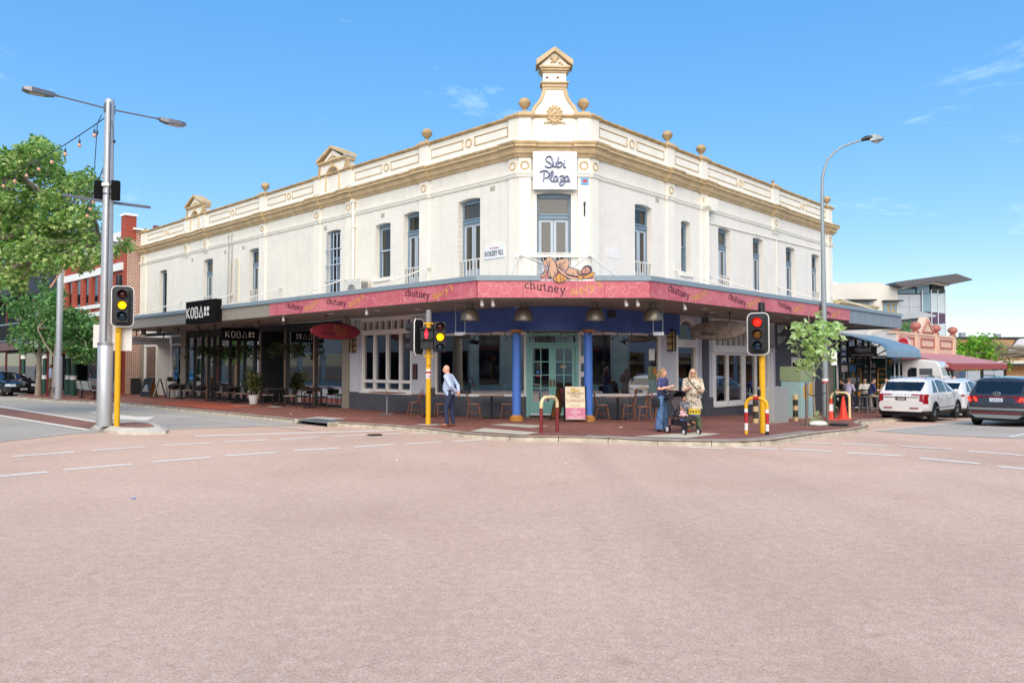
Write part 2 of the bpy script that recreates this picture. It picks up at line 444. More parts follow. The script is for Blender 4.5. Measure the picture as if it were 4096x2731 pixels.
# slab-serif lower-case pen letters, x-height 1
def glyph(ch):
 sf = lambda x, z, w=.22: [(x-w, z), (x+w, z)]
 if ch == 'c': return [arc(.42, .5, .38, .5, 50, 315, 12)], .85
 if ch == 'h': return [[(.12, 0), (.12, 1.6)], sf(.12, .04), [(-.05, 1.56), (.12, 1.56)], arc(.42, .62, .3, .38, 175, 0, 8)+[(.72, 0)], sf(.72, .04)], .95
 if ch == 'u': return [[(.12, 1), (.12, .38)]+arc(.42, .38, .3, .38, 180, 340, 8), [(.74, 1), (.74, 0)], [(-.06, .97), (.12, .97)], [(.56, .97), (.74, .97)], [(.74, .04), (.9, .04)]], .95
 if ch == 't': return [[(.3, 1.4), (.3, .25)]+arc(.52, .25, .22, .25, 180, 320, 6), [(.02, .96), (.66, .96)]], .72
 if ch == 'n': return [[(.12, 0), (.12, 1)], sf(.12, .04), [(-.06, .97), (.12, .97)], arc(.42, .62, .3, .38, 175, 0, 8)+[(.72, 0)], sf(.72, .04)], .95
 if ch == 'e': return [[(.06, .55), (.76, .55)]+arc(.42, .5, .36, .5, 10, 320, 14)], .85
 if ch == 'y': return [[(.08, 1), (.42, .05)], [(.78, 1), (.3, -.5), (.05, -.58)], sf(.08, .97, .16), sf(.78, .97, .16)], .85
 if ch == 'm': return [[(.12, 0), (.12, 1)], sf(.12, .04), [(-.06, .97), (.12, .97)], arc(.38, .62, .26, .38, 175, 0, 7)+[(.64, 0)], sf(.64, .04, .18), arc(.9, .62, .26, .38, 175, 0, 7)+[(1.16, 0)], sf(1.16, .04, .18)], 1.36
 if ch == 'a': return [arc(.4, .68, .28, .32, 160, 0, 7)+[(.68, .1), (.82, .03)], arc(.38, .28, .3, .28, 10, 350, 10)], .86
 if ch == 'r': return [[(.14, 0), (.14, 1)], sf(.14, .04), [(-.04, .97), (.14, .97)], arc(.46, .62, .32, .36, 170, 60, 6)], .72
 if ch == 's': return [arc(.34, .75, .26, .24, 20, 260, 9)+arc(.34, .26, .28, .26, 90, -160, 9)], .7
 if ch == "'": return [[(.1, 1.5), (.04, 1.2)]], .25
 return [], .5
def pen_word(word, xh, x0, z0, wave=0., tilt=0., phase=0., gap=.12):
 """strokes of a word whose letters bounce along a curved baseline; returns strokes and the end x"""
 out, x = [], x0
 n = len(word)
 for i, ch in enumerate(word):
  g, w = glyph(ch)
  t = i/max(1, n-1)
  zz = z0 + wave*t
  a = R(tilt*(1 if i % 2 else -.7) + phase*(t-.5))
  for st in g:
   out.append([(x+(p[0]*math.cos(a)-p[1]*math.sin(a))*xh, zz+(p[0]*math.sin(a)+p[1]*math.cos(a))*xh) for p in st])
  x += (w+gap)*xh
 return out, x
# ---------------------------------------------------------------- sheets that follow the ground
def sheet(name, poly, dz, m, parent=None, step=1.5, **k):
 bm = bmesh.new()
 vs = [bm.verts.new((x, y, 0)) for x, y in poly]
 bm.faces.new(vs)
 bmesh.ops.triangulate(bm, faces=bm.faces[:])
 xs = [p[0] for p in poly]; ys = [p[1] for p in poly]
 for ax, lo, hi in ((0, min(xs), max(xs)), (1, min(ys), max(ys))):
  t = math.ceil(lo/step)*step
  while t < hi:
   co = (t, 0, 0) if ax == 0 else (0, t, 0); no = (1, 0, 0) if ax == 0 else (0, 1, 0)
   bmesh.ops.bisect_plane(bm, geom=bm.verts[:]+bm.edges[:]+bm.faces[:], plane_co=co, plane_no=no)
   t += step
 for v in bm.verts: v.co.z = gz(v.co.x, v.co.y)+dz
 bmesh.ops.recalc_face_normals(bm, faces=bm.faces[:])
 if sum(f.normal.z for f in bm.faces) < 0: bmesh.ops.reverse_faces(bm, faces=bm.faces[:])
 me = bpy.data.meshes.new(name); bm.to_mesh(me); bm.free()
 me.materials.append(m)
 return tag(obj(name, me, parent), **k)
# ---------------------------------------------------------------- shared materials
uL, uR = FL.u, FR_.u
m_road = asphalt('asphalt_red', 'd8b59d', 'e6d0be', 'bd9a86')
m_grey = asphalt('asphalt_grey', 'b9b0a4', 'cdc5b8', '908a80', .1)
m_white_line = mat('road_paint', 'efe8da', .7, var=.06, scale=14, detail=6, bump=.2, bscale=60)
n, l, b = nodes_of(m_white_line)
wn_ = n.new('ShaderNodeTexNoise'); wn_.inputs['Scale'].default_value = 26; wn_.inputs['Detail'].default_value = 5; l.new(n['Geometry'].outputs['Position'], wn_.inputs['Vector'])
wr_ = n.new('ShaderNodeValToRGB'); wr_.color_ramp.elements[0].position = .58; wr_.color_ramp.elements[1].position = .68; wr_.color_ramp.elements[1].color = (.75, .75, .75, 1); l.new(wn_.outputs['Fac'], wr_.inputs[0])
wx_ = n.new('ShaderNodeMixRGB'); l.new(wr_.outputs[0], wx_.inputs[0]); l.new(n[m_white_line['ramp']].outputs[0], wx_.inputs[1]); wx_.inputs[2].default_value = lin('b79a88'); l.new(wx_.outputs[0], b.inputs['Base Color'])
m_pave = brick_mat('clay_paving', math.pi/4, '985f50', '845045', '7e6055', .23, .115, .006, .3, .85, flat=True, var=.22, wear='8a6c60', wearamt=.22)
m_pave_new = brick_mat('clay_paving_new', math.pi/4, 'bd5a3c', 'ab5036', '7c4a3c', .23, .115, .006, .3, .85, flat=True, var=.12)
m_band = brick_mat('pale_paving', .1, 'a99a90', '998478', '7d7168', .23, .115, .008, .3, .85, flat=True, var=.15)
m_kerb = mat('kerb_concrete', 'aaa08a', .85, var=.22, scale=3.5, bump=.35, bscale=60, detail=8, col2='b9b1a0')
m_conc = mat('pale_concrete', 'b9b2a4', .85, var=.15, scale=4, bump=.25, bscale=80, detail=7)
m_cream = brick_mat('painted_brick_left', uL, 'e4e0d4', 'e0dbcf', 'dad5c9', .23, .086, .007, .22, .62, var=.05, wear='c9c4b8', wearamt=.35)
m_cream_r = brick_mat('painted_brick_right', uR, 'e4dfd6', 'e0dad1', 'dad4cb', .23, .086, .007, .22, .62, var=.05, wear='c9c3b8', wearamt=.35)
m_cream_c = brick_mat('painted_brick_corner', FC.u, 'e4dfd3', 'e0dbce', 'dad5c8', .23, .086, .007, .2, .62, var=.05, wear='c6c0b2', wearamt=.35)
m_render = mat('cream_render', 'e3dfd3', .65, var=.05, scale=1.4, bump=.08, bscale=30, detail=8)
m_tan = mat('tan_moulding', 'bfa67e', .65, var=.14, scale=2.6, bump=.1, bscale=50, detail=9, col2='c4ac86')
m_tan_d = mat('weathered_coping', 'a8936e', .8, var=.25, scale=3.2, bump=.25, bscale=40, detail=10, col2='b89d74')
m_blue = mat('blue_joinery', '6f8494', .5, var=.08)
m_blue_l = mat('pale_blue_joinery', 'a8b4bf', .5, var=.06)
m_rail = mat('rail_white', 'd5d2cb', .55, var=.12, scale=20)
m_bar = mat('security_bar', 'b9c6d6', .5, var=.08)
m_blind = stripes('blind_pane', '3c3c39', '1c1d1d', .045, .5, rough=.06, spec=.6)
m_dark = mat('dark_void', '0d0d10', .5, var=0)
m_pane = mat('dark_pane', '14181a', .03, var=0, spec=.8)
m_glass = glass('shop_glass', .62)
m_glass_u = glass('tinted_glass', .5, 1.7)
m_gutter = mat('gutter_bluegrey', '7f8f99', .4, var=.05)
m_soffit = stripes('soffit_boards', '918c88', '858079', .11, .12, 'X', .7, u=uL)
m_lgrey = mat('pale_grey_paint', 'bfc1c9', .6, var=.05, scale=2)
m_dgrey = mat('dark_grey_paint', '6c6e74', .65, var=.07, scale=2)
m_char = mat('charcoal_paint', '4f5158', .65, var=.08, scale=2)
m_white = mat('white_joinery', 'e2dfdb', .45, var=.04)
m_bulk = mat('royal_blue_bulkhead', '3f5ca2', .6, var=.14, scale=2.2, bump=.35, bscale=6, detail=6)
m_colblue = mat('royal_blue_column', '4a78cc', .55, var=.07, scale=3)
m_ochre = mat('ochre_paint', 'b9803a', .55, var=.15, scale=6)
m_teal = mat('teal_door', '82bcb3', .5, var=.06, scale=3)
m_black = mat('black_plastic', '1b1c1f', .45, var=.06)
m_matt = mat('matt_black', '0d0d0e', .85, var=0, spec=.15)
m_blackm = mat('black_metal', '232427', .4, metal=.3, var=.05)
m_steel = mat('galvanised_steel', 'a7abae', .35, metal=.75, var=.08, scale=8)
m_steel_p = mat('silver_paint', 'b3b7bb', .38, metal=.35, var=.05)
m_alu = mat('anodised_grey', '7c7a7d', .35, metal=.5, var=.05)
m_yellow = mat('signal_yellow', 'e3ac16', .45, var=.07, scale=5)
m_red = mat('signal_red', 'b3202a', .5, var=.06)
m_wht = mat('white_paint', 'e3e2de', .5, var=.03)
m_skin = mat('skin_fair', 'd9a58b', .55, var=.05)
m_skin2 = mat('skin_tan', 'b98464', .55, var=.05)
m_wood = mat('wood_brown', '86573e', .45, var=.2, scale=14, detail=6)
m_wood_d = mat('wood_dark', '3a2620', .5, var=.15, scale=14)
m_koba = mat('koba_dark_wall', '2b2c30', .6, var=.08)
m_beige = mat('beige_pier', '8f877b', .7, var=.06)
# ---------------------------------------------------------------- ground, roads, pavements
g = MB().quad((-2500, -2500, -1.45), (2500, -2500, -1.45), (2500, 2500, -1.45), (-2500, 2500, -1.45)).build('ground', m_grey, normals=False, kind='structure')
road = sheet('road', [(-75, -32), (95, -32), (95, 115), (-75, 115)], 0, m_road, step=2.0, kind='structure')
KL = [(-27.57, 42.22), (-25.2, 39.95), (-22.3, 37.54), (-20.2, 36.25), (-17.93, 34.91), (-14.4, 31.5), (-10.83, 28.01), (-8.7, 25.95), (-6.61, 23.86), (-5.94, 23.3), (-5.03, 22.75), (-3.63, 21.85),
   (-2.43, 20.85), (-1.77, 20.05), (-1.18, 19.28), (-.5, 18.72), (.25, 18.36), (.95, 18.3), (1.75, 18.2), (2.5, 17.9), (3.34, 17.45), (4.35, 17.28), (5.21, 17.2), (6.04, 17.57),
   (6.83, 18.43), (8.2, 19.91), (9.5, 21.2), (10.57, 22.63), (11.0, 23.5), (11.06, 24.1), (11.3, 24.8), (12.1, 26.3), (13.41, 27.64), (14.6, 28.65), (15.9, 29.95)]
KFAR_R = [tuple(FR_.P(s, 4.85, 0)[:2]) for s in (18, 26, 34, 42, 52, 64)]
KFAR_L = [tuple(FL.P(s, 4.1, 0)[:2]) for s in (66, 56, 48, 41, 37.2)] + [(-28.75, 45.0), (-28.3, 43.6)]
KPATH = KFAR_L + KL + KFAR_R
inner = [tuple(FR_.P(s, -.6, 0)[:2]) for s in (64, 45, 30, 15, 6)] + [(4.2, 26.6), (-1.5, 26.6)] + [tuple(FL.P(s, -.6, 0)[:2]) for s in (6, 15, 30, 45, 66)]
pave = sheet('pavement', KPATH + inner, PAVE, m_pave, kind='structure')
rdl = sheet('left_street', [(-6.2, 23.45), (-6.61, 23.86), (-10.83, 28.01), (-17.93, 34.91), (-22.3, 37.54), (-27.57, 42.22), (-28.3, 43.6)] + [tuple(FL.P(s, 4.1, 0)[:2]) for s in (37.2, 70)] +
   [tuple(FL.P(s, 14.8, 0)[:2]) for s in (70, 3)] + [(-12.25, 18.24), (-11.7, 20.4), (-9.6, 21.9)], .008, m_grey, kind='structure')
rdr = sheet('right_street', [tuple(FR_.P(s, 7.15, 0)[:2]) for s in (4.3, 20, 40, 66)] + [tuple(FR_.P(s, 15.5, 0)[:2]) for s in (66, 40, 20, -2)] + [(13.24, 19.7), (11.21, 21.01)], .008, m_grey, kind='structure')
sheet('median_strip', [(-12.0, 21.6), (-13.2, 24.2), (-22.5, 33.44), (-45, 55.4), (-42, 50.5), (-18.55, 27.58), (-12.1, 21.4)], .014, brick_mat('median_brick', math.pi/4, '9c6a56', '8d6150', '9a8274', .23, .115, .006, .2, .85, flat=True), kind='structure')
def dash(x0, y0, x1, y1, w, name='lane_dash', dz=.016):
 d = V((x1-x0, y1-y0)).normalized(); n = V((-d.y, d.x))*w/2
 sheet(name, [(x0+n.x, y0+n.y), (x1+n.x, y1+n.y), (x1-n.x, y1-n.y), (x0-n.x, y0-n.y)], dz, m_white_line, road, step=3)
for q in [(-8.97, 12.08, -7.99, 13.13), (-7.87, 13.4, -7.05, 14.17), (-6.85, 14.48, -6.01, 15.23), (-5.82, 15.45, -4.95, 16.07), (-4.7, 16.39, -3.82, 16.91), (-3.55, 17.08, -2.74, 17.69), (-2.5, 17.79, -1.67, 18.24), (-1.45, 18.34, -.71, 18.82), (-.42, 18.95, .2, 19.2),
    (-10.06, 15.34, -9.26, 16.15), (-9.1, 16.47, -8.24, 17.17), (-8.02, 17.45, -7.1, 18.04), (-6.87, 18.19, -6.01, 18.77), (-5.74, 18.88, -4.93, 19.45), (-4.65, 19.57, -3.85, 20.05), (-3.69, 20.11, -2.94, 20.5), (-2.77, 20.52, -1.98, 20.83),
    (3.96, 17.04, 4.71, 16.85), (4.95, 17.0, 5.81, 16.7), (5.99, 16.73, 6.82, 16.23), (7.03, 15.99, 7.91, 15.45), (8.06, 15.09, 8.73, 14.23), (8.83, 13.86, 9.3, 13.2),
    (6.76, 18.1, 7.51, 17.9), (7.73, 17.87, 8.57, 17.41), (8.85, 17.32, 9.63, 16.7), (9.77, 16.35, 10.43, 15.56), (10.6, 15.2, 11.3, 14.3)]:
 dash(*q, .2, dz=.006)
dash(-8.21, 19.75, -3.32, 21.45, .3, 'stop_line', .006)
dash(-13.3, 24.45, -22.5, 33.44, .22, 'edge_line', .02); dash(-22.5, 33.44, -45, 55.4, .22, 'edge_line', .02)
dash(-11.9, 21.4, -18.55, 27.58, .22, 'edge_line', .02); dash(-18.55, 27.58, -42, 50.5, .22, 'edge_line', .02)
dash(-15.4, 29.95, -5.53, 21.3, .1, 'edge_line', .018)
dash(10.66, 22.28, 16.91, 28.2, .13, 'edge_line', .018); dash(16.91, 28.2, 45, 57.0, .12, 'edge_line', .018)
dash(13.15, 20.16, 15.6, 22.6, .12, 'edge_line', .018); dash(18.0, 25.0, 20.4, 27.5, .12, 'edge_line', .018)
sheet('lane_arrow', [(-16.44, 29.52), (-13.9, 26.72), (-14.3, 26.3), (-12.0, 25.0), (-12.7, 27.1), (-13.3, 26.95), (-16.3, 29.75)], .018, m_white_line, road, step=3)
for nm, p, mm in (('tactile_pad', [(-1.09, 19.71), (-.76, 20.74), (.71, 19.36), (.31, 18.69)], mat('tactile_cream', 'c9bfa9', .8, var=.08, scale=20, bump=.6, bscale=18)), ('tactile_pad', [(2.9, 18.25), (4.62, 19.4), (5.2, 18.95), (4.11, 17.9)], MATS.get('tactile_cream')),
      ('service_slab', [(-.65, 21.92), (-.18, 22.42), (1.06, 21.55), (.51, 20.84)], m_conc), ('service_slab', [(-10.17, 31.54), (-10.09, 32.28), (-9.5, 31.54), (-9.6, 30.83)], m_conc),
      ('pit_lid', [(-6.47, 25.47), (-5.29, 24.49), (-5.94, 23.47), (-6.72, 24.25)], m_conc), ('new_paving', [(-16.3, 34.2), (-15.2, 36.4), (-10.4, 31.8), (-11.3, 29.5)], m_pave_new),
      ('pole_pad', [(-2.85, 21.95), (-2.5, 22.45), (-1.95, 22.1), (-2.3, 21.6)], m_conc), ('paving_band', [(1.75, 18.38), (2.55, 18.08), (3.38, 17.63), (4.38, 17.45), (5.2, 17.38), (5.95, 17.7), (6.72, 18.55), (8.1, 20.05), (7.8, 20.3), (6.4, 18.8), (5.75, 18.05), (5.1, 17.75), (4.4, 17.8), (3.5, 17.98), (2.6, 18.45), (1.9, 18.75)], m_band)):
 sheet(nm, p, PAVE+(.012 if nm == 'tactile_pad' else .006), mm, pave, step=1.5)
mh = MB(); mh.lathe([(.36, 0), (.36, .008), (.30, .009), (.29, .004), (.02, .004)], 24, (-11.4, 32.2, PAVE)); mh.build('manhole_cover', m_conc, pave)
mh = MB(); mh.lathe([(.2, 0), (.2, .022), (.02, .022)], 20, (-3.6, 20.0, 0)); mh.build('valve_cover', m_blackm, road)
# kerb: one stone after another
kerb = empty('kerb', None, None, (0, 0, 0), kind='structure')
def resample(path, step):
 out, acc = [], 0.0
 seg = [(V(a), V(b)) for a, b in zip(path, path[1:])]
 pts = [V(path[0])]
 for a, b in seg:
  d = (b-a).length
  if d < 1e-6: continue
  t = step-acc
  while t <= d:
   pts.append(a+(b-a)*t/d); t += step
  acc = d-(t-step)
 return pts
def kerb_stone(P3, zt=PAVE, parent=None, nm='kerb_stone'):
 rings = []
 for i, p in enumerate(P3):
  d = (P3[min(i+1, len(P3)-1)]-P3[max(i-1, 0)]).normalized(); n = V((-d.y, d.x))     # inward: the pavement is on the left of the path
  z = gz(p.x, p.y)
  rings.append([(p.x-n.x*o, p.y-n.y*o, z+h) for o, h in ((.015, -.05), (.0, zt*.55), (-.035, zt-.012), (-.06, zt+.004), (-.17, zt+.008), (-.17, -.05))])
 mb = MB(); mb.loft(rings); return mb.build(nm, m_kerb, parent or kerb, smooth=50)
pts = resample([(x, y) for x, y in KPATH], .3)
inv_side = True
i = 0
while i < len(pts)-2:
 n = 6 if pts[i].x < -3 else 4
 s_ = [V((p.x, p.y)) for p in pts[i:i+n+1]]
 if len(s_) < 2: break
 s_[-1] = s_[-1].lerp(s_[-2], .06)
 # drop the stone where the gutter inlet opens
 mid = s_[len(s_)//2]
 drop = (mid-V((-6.1, 23.4))).length < .75
 if not drop: kerb_stone(s_)
 i += n
# gutter inlet with its steel lintel
gi = empty('gutter_inlet', 'dark kerbside drain opening under a grey lid at the left kerb', 'drain', (-6.1, 23.4, 0), math.atan2(-.69, .72))
gm = MB(); gm.box(-.95, .9, -.05, .55, -.02, .03); gm.box(-.95, .9, .35, .55, .03, .1); gm.build('opening', m_dark, gi, local=True)
gm = MB(); gm.box(-.8, .8, -.06, .6, .1, .135); gm.build('lid', m_steel, gi, local=True, bevel=.006)
for x in (-.97, .92):
 gm = MB(); gm.box(x-.09, x+.09, -.05, .3, -.02, .135); gm.build('side_block', m_kerb, gi, local=True, bevel=.02)
# median island with its concrete nose
isl = empty('traffic_island', 'pale concrete traffic island with brick infill under the silver lamp pole', 'traffic island', (-10.9, 21.4, 0))
outl = [(-12.2, 22.14), (-11.75, 21.54), (-10.5, 20.3), (-9.6, 20.14), (-9.28, 20.42), (-9.5, 21.1), (-10.45, 22.5), (-11.49, 23.4)]
cx_, cy_ = -10.75, 21.5
def ins(k): return [(cx_+(x-cx_)*k, cy_+(y-cy_)*k) for x, y in outl]
im = MB(); im.loft([[(x, y, -.02) for x, y in outl], [(x, y, .06) for x, y in ins(.99)], [(x, y, .15) for x, y in ins(.8)]])
im.build('concrete_edge', mat('island_concrete', 'c6bfb0', .8, var=.12, scale=5, detail=7, bump=.2), isl)
im = MB(); im.slab(ins(.62), .15, .156); im.build('brick_infill', MATS['median_brick'], isl)
for x, y, s_, c_ in ((-9.9, 20.0, .07, 'e8e6e0'), (1.0, 14.2, .045, 'd8d2c0'), (-5.2, 10.5, .03, '8fa9d8'), (-9.4, 10.0, .03, 'e6e6e6'), (-2.2, 14.6, .05, 'd9d3a8'), (3.0, 21.0, .04, 'e8e8e6'), (-7.8, 26.8, .05, 'e2dfd8')):
 lm = MB(); lm.slab([(x+s_*math.cos(a)*random.uniform(.6, 1.3), y+s_*math.sin(a)*random.uniform(.6, 1.3)) for a in [i*1.05 for i in range(6)]], gz(x, y)+(PAVE if y > 19.5 and x > -8 else 0)+.005, gz(x, y)+(PAVE if y > 19.5 and x > -8 else 0)+.02)
 tag(lm.build('litter_scrap', mat('scrap_'+c_, c_, .7, var=.05)), {'e8e6e0': 'crumpled white scrap at the front of the traffic island', 'd8d2c0': 'pale scrap on the red asphalt in front of the corner', '8fa9d8': 'pale blue scrap lying on the open red asphalt', 'e6e6e6': 'small white scrap near the left foreground', 'd9d3a8': 'yellowish scrap beside the nearer row of dashes', 'e8e8e6': 'tiny white scrap on the paving before the chairs', 'e2dfd8': 'white scrap on the left pavement near the kerb'}[c_], 'litter')
# ---------------------------------------------------------------- the corner building
B = empty('corner_building', 'cream two storey Victorian corner building with tan cornice and arched gable', 'building', (1.3, 24.6, PAVE))
def part(mb, name, m, parent=None, **k): return mb.build(name, m, parent or B, **k)
def facade_wall(fr, s0, s1, z0, z1, ops, m, name='wall', th=.3):
 """wall with openings (sa, sb, za, zspring, zcrown); reveals and shallow arches included"""
 ss = sorted({s0, s1} | {o[i] for o in ops for i in (0, 1)}); zs = sorted({z0, z1} | {o[i] for o in ops for i in (2, 4)})
 mb = fr.mb()
 for a, b in zip(ss, ss[1:]):
  for c, d in zip(zs, zs[1:]):
   ms, mz = (a+b)/2, (c+d)/2
   if any(o[0] < ms < o[1] and o[2] < mz < o[4] for o in ops): continue
   mb.quad((a, 0, c), (b, 0, c), (b, 0, d), (a, 0, d))
 for sa, sb, za, zs_, zc in ops:
  n = 8; w = sb-sa
  top = [(sa+w*i/n, zs_+(zc-zs_)*(1-(2*i/n-1)**2)) for i in range(n+1)] if zc > zs_ else [(sa, zc), (sb, zc)]
  if zc > zs_:
   for (a, c), (b, d) in zip(top, top[1:]):
    mb.quad((a, 0, c), (b, 0, d), (b, 0, zc), (a, 0, zc))
  for (a, c), (b, d) in zip(top, top[1:]): mb.quad((a, 0, c), (a, -th, c), (b, -th, d), (b, 0, d))
  for s_ in (sa, sb): mb.quad((s_, 0, za), (s_, -th, za), (s_, -th, zs_ if zc > zs_ else zc), (s_, 0, zs_ if zc > zs_ else zc))
  mb.quad((sa, 0, za), (sb, 0, za), (sb, -th, za), (sa, -th, za))
 return part(mb, name, m, normals=False)
LW = [(27.23, 28.27, 4.0, 7.19, 7.25), (21.49, 22.56, 4.0, 7.27, 7.33), (16.61, 17.63, 4.0, 7.30, 7.36), (9.93, 10.98, 4.0, 7.34, 7.4), (6.62, 7.57, 5.16, 7.19, 7.25), (4.89, 5.82, 4.0, 7.38, 7.44), (1.75, 2.82, 4.0, 7.40, 7.46)]
CW = [(.58, 1.67, 4.0, 7.26, 7.32)]
RW = [(2.47, 3.5, 4.0, 7.32, 7.38), (5.44, 6.11, 5.26, 7.14, 7.2), (8.21, 9.2, 4.0, 7.26, 7.32), (11.18, 12.15, 4.0, 7.22, 7.28), (14.44, 15.43, 4.0, 7.19, 7.25), (17.32, 18.29, 4.0, 7.17, 7.23)]
facade_wall(FL, 0, 31.02, 3.7, 8.9, LW, m_cream)
facade_wall(FC, 0, 2.28, 3.7, 8.9, CW, m_cream_c)
facade_wall(FR_, 0, 19.79, 3.7, 8.9, RW, m_cream_r)
# far flank, roof
fm = MB(); fm.slab([tuple(FR_.P(19.78, -.01, 0)[:2]), tuple(FR_.P(19.78, -9, 0)[:2]), tuple(FL.P(31.0, -9, 0)[:2]), tuple(FL.P(31.0, -.01, 0)[:2]), tuple(FL.P(.3, -.35, 0)[:2]), tuple(FR_.P(.3, -.35, 0)[:2])], 8.2, 8.4); part(fm, 'roof', m_steel)
for fr, s_ in ((FR_, 19.79), (FL, 31.02)):
 fm = fr.mb(); fm.box(s_-.32, s_, -9, -.3, -1, 9.6); part(fm, 'flank_wall', m_cream_r)
def wbox(mb, s0, s1, o0, o1, z0, z1): mb.box(s0, s1, o0, o1, z0, z1)
m_blind2 = stripes('blind_pane_pale', '5a5852', '2e2e2c', .05, .5, rough=.06, spec=.6)
def window(fr, op, kind, rail=True):
 m_blind = random.choice((MATS['blind_pane'], m_blind2, MATS['dark_pane'], MATS['blind_pane']))
 sa, sb, za, zs_, zc = op; w = sb-sa; o = -.2
 root = fr.mb(); fb = .075
 for a, b in ((sa, sa+fb), (sb-fb, sb)): root.box(a, b, o-.09, o, za, zc-.06)
 root.box(sa+fb, sb-fb, o-.09, o, zs_-.1, zc+.02)
 if kind == 'french':
  zt = zs_-.76
  root.box(sa+fb, sb-fb, o-.09, o+.035, zt, zt+.15); root.box(sa+fb, sb-fb, o-.09, o+.06, zt+.11, zt+.16)
 W = root.build('window', m_blue, B)
 if kind == 'french':
  f = fr.mb(); a, b = sa+fb, sb-fb; mid = (a+b)/2; st = .085
  for x0, x1 in ((a, mid-.006), (mid+.006, b)):
   f.box(x0, x0+st, o-.07, o-.02, 4.1, zt); f.box(x1-st, x1, o-.07, o-.02, 4.1, zt)
   f.box(x0+st, x1-st, o-.07, o-.02, zt-.1, zt); f.box(x0+st, x1-st, o-.07, o-.02, 4.1, 5.08)
   for k in range(1, 4): f.box(x0+st+(x1-x0-2*st)*k/4-.008, x0+st+(x1-x0-2*st)*k/4+.008, o-.02, o-.012, 4.15, 5.0)
  f.build('door_leaf', m_blue_l, W)
  g_ = fr.mb(); g_.box(sa+fb, sb-fb, o-.06, o-.05, zt+.16, zs_-.1); g_.build('transom_pane', m_blind, W)
  for x0, x1 in ((a, mid), (mid, b)):
   g_ = fr.mb(); g_.box(x0+st, x1-st, o-.055, o-.045, 5.08, zt-.1); g_.build('pane', m_blind, W)
  if rail:
   r_ = fr.mb(); r_.box(sa-.02, sb+.02, -.06, -.02, 5.36, 5.4); r_.box(sa-.02, sb+.02, -.06, -.02, 4.25, 4.28)
   n = 6
   for k in range(n+1): x = sa+.04+(w-.08)*k/n; r_.box(x-.012, x+.012, -.052, -.028, 4.28, 5.36)
   r_.build('railing', m_rail, W)
 elif kind == 'sash':
  f = fr.mb(); zm = (za+zc)/2; a, b = sa+fb, sb-fb
  for z0, z1, q in ((zm, zs_-.1, -.03), (za+.02, zm+.05, -.07)):
   f.box(a, a+.05, o+q-.04, o+q, z0, z1); f.box(b-.05, b, o+q-.04, o+q, z0, z1); f.box(a+.05, b-.05, o+q-.04, o+q, z1-.05, z1); f.box(a+.05, b-.05, o+q-.04, o+q, z0, z0+.06)
  f.build('sash', m_blue_l if fr is FL else m_blue, W)
  for z0, z1, q in ((zm+.06, zs_-.15, -.05), (za+.08, zm, -.09)):
   g_ = fr.mb(); g_.box(a+.05, b-.05, o+q-.01, o+q, z0, z1); g_.build('pane', m_blind, W)
  s_ = fr.mb(); s_.box(sa-.1, sb+.1, -.05, .07, za-.14, za-.03); s_.build('sill', m_render, W, bevel=.01)
 elif kind == 'dark':
  g_ = fr.mb(); g_.box(sa+fb, sb-fb, o-.12, o-.11, 3.9, zs_-.1); g_.build('pane', m_dark, W)
 elif kind == 'barred':
  g_ = fr.mb(); g_.box(sa+fb, sb-fb, o-.12, o-.11, 3.9, zs_-.1); g_.build('pane', m_pane, W)
  f = fr.mb(); a, b = sa+fb, sb-fb; f.box(a, b, o-.09, o-.04, 6.2, 6.32); f.box((a+b)/2-.03, (a+b)/2+.03, o-.09, o-.04, 4, 6.2); f.build('sash', m_blue, W)
  r_ = fr.mb()
  for z in (4.62, 5.3, 5.95, 6.6): r_.box(sa-.06, sb+.03, .01, .045, z-.018, z+.018)
  for k in range(5): x = sa+.02+(w-.04)*k/4; r_.box(x-.014, x+.014, -.02, .01, 4.2, 7.25)
  r_.build('security_grille', m_bar, W)
 return W
for op, k in zip(LW, ('dark', 'french', 'french', 'barred', 'sash', 'french', 'french')): window(FL, op, k)
window(FC, CW[0], 'french')
for op, k, r_ in zip(RW, ('french', 'sash', 'french', 'french', 'french', 'french'), (1, 0, 1, 0, 0, 1)): window(FR_, op, k, r_)
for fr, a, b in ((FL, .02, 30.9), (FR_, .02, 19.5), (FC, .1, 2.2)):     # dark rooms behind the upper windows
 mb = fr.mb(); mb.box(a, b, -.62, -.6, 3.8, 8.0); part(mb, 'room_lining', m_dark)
# string course, cornice, parapet, coping: profiles mitred round the corner
def run(prof, name, m, Ls=31.02, Rs=19.79, d=0.):
 """sweep (out, z) round left wall, corner face and right wall"""
 def mit(fa, fb, s_a, s_b):
  out = []
  for o, z in prof:
   p1, p2 = V(fa.P(s_a, o, 0)), V(fb.P(s_b, o, 0)); da, db = V((*fa.u, 0)), V((*fb.u, 0))
   # meet of the two offset lines
   c = da.x*db.y-da.y*db.x; t = ((p2.x-p1.x)*db.y-(p2.y-p1.y)*db.x)/c
   out.append((p1.x+da.x*t, p1.y+da.y*t, z))
  return out
 rings = [[FL.P(Ls, o, z) for o, z in prof]] + [[FL.P(s_, o, z) for o, z in prof] for s_ in (24, 16, 8)] + [mit(FL, FC, 0, 0), mit(FC, FR_, 2.28, 0)] + [[FR_.P(s_, o, z) for o, z in prof] for s_ in (7, 14)] + [[FR_.P(Rs, o, z) for o, z in prof]]
 mb = MB(); mb.loft(rings); return part(mb, name, m)
run([(-.02, 7.78), (.03, 7.79), (.055, 7.84), (.045, 7.86), (.075, 7.9), (.08, 7.95), (-.02, 7.97)], 'string_course', m_render, 31.0, 19.78)
run([(-.03, 8.42), (.05, 8.43), (.09, 8.5), (.16, 8.53), (.19, 8.62), (.2, 8.68), (.3, 8.70), (.3, 8.76)], 'cornice', m_tan, 31.06, 19.85)
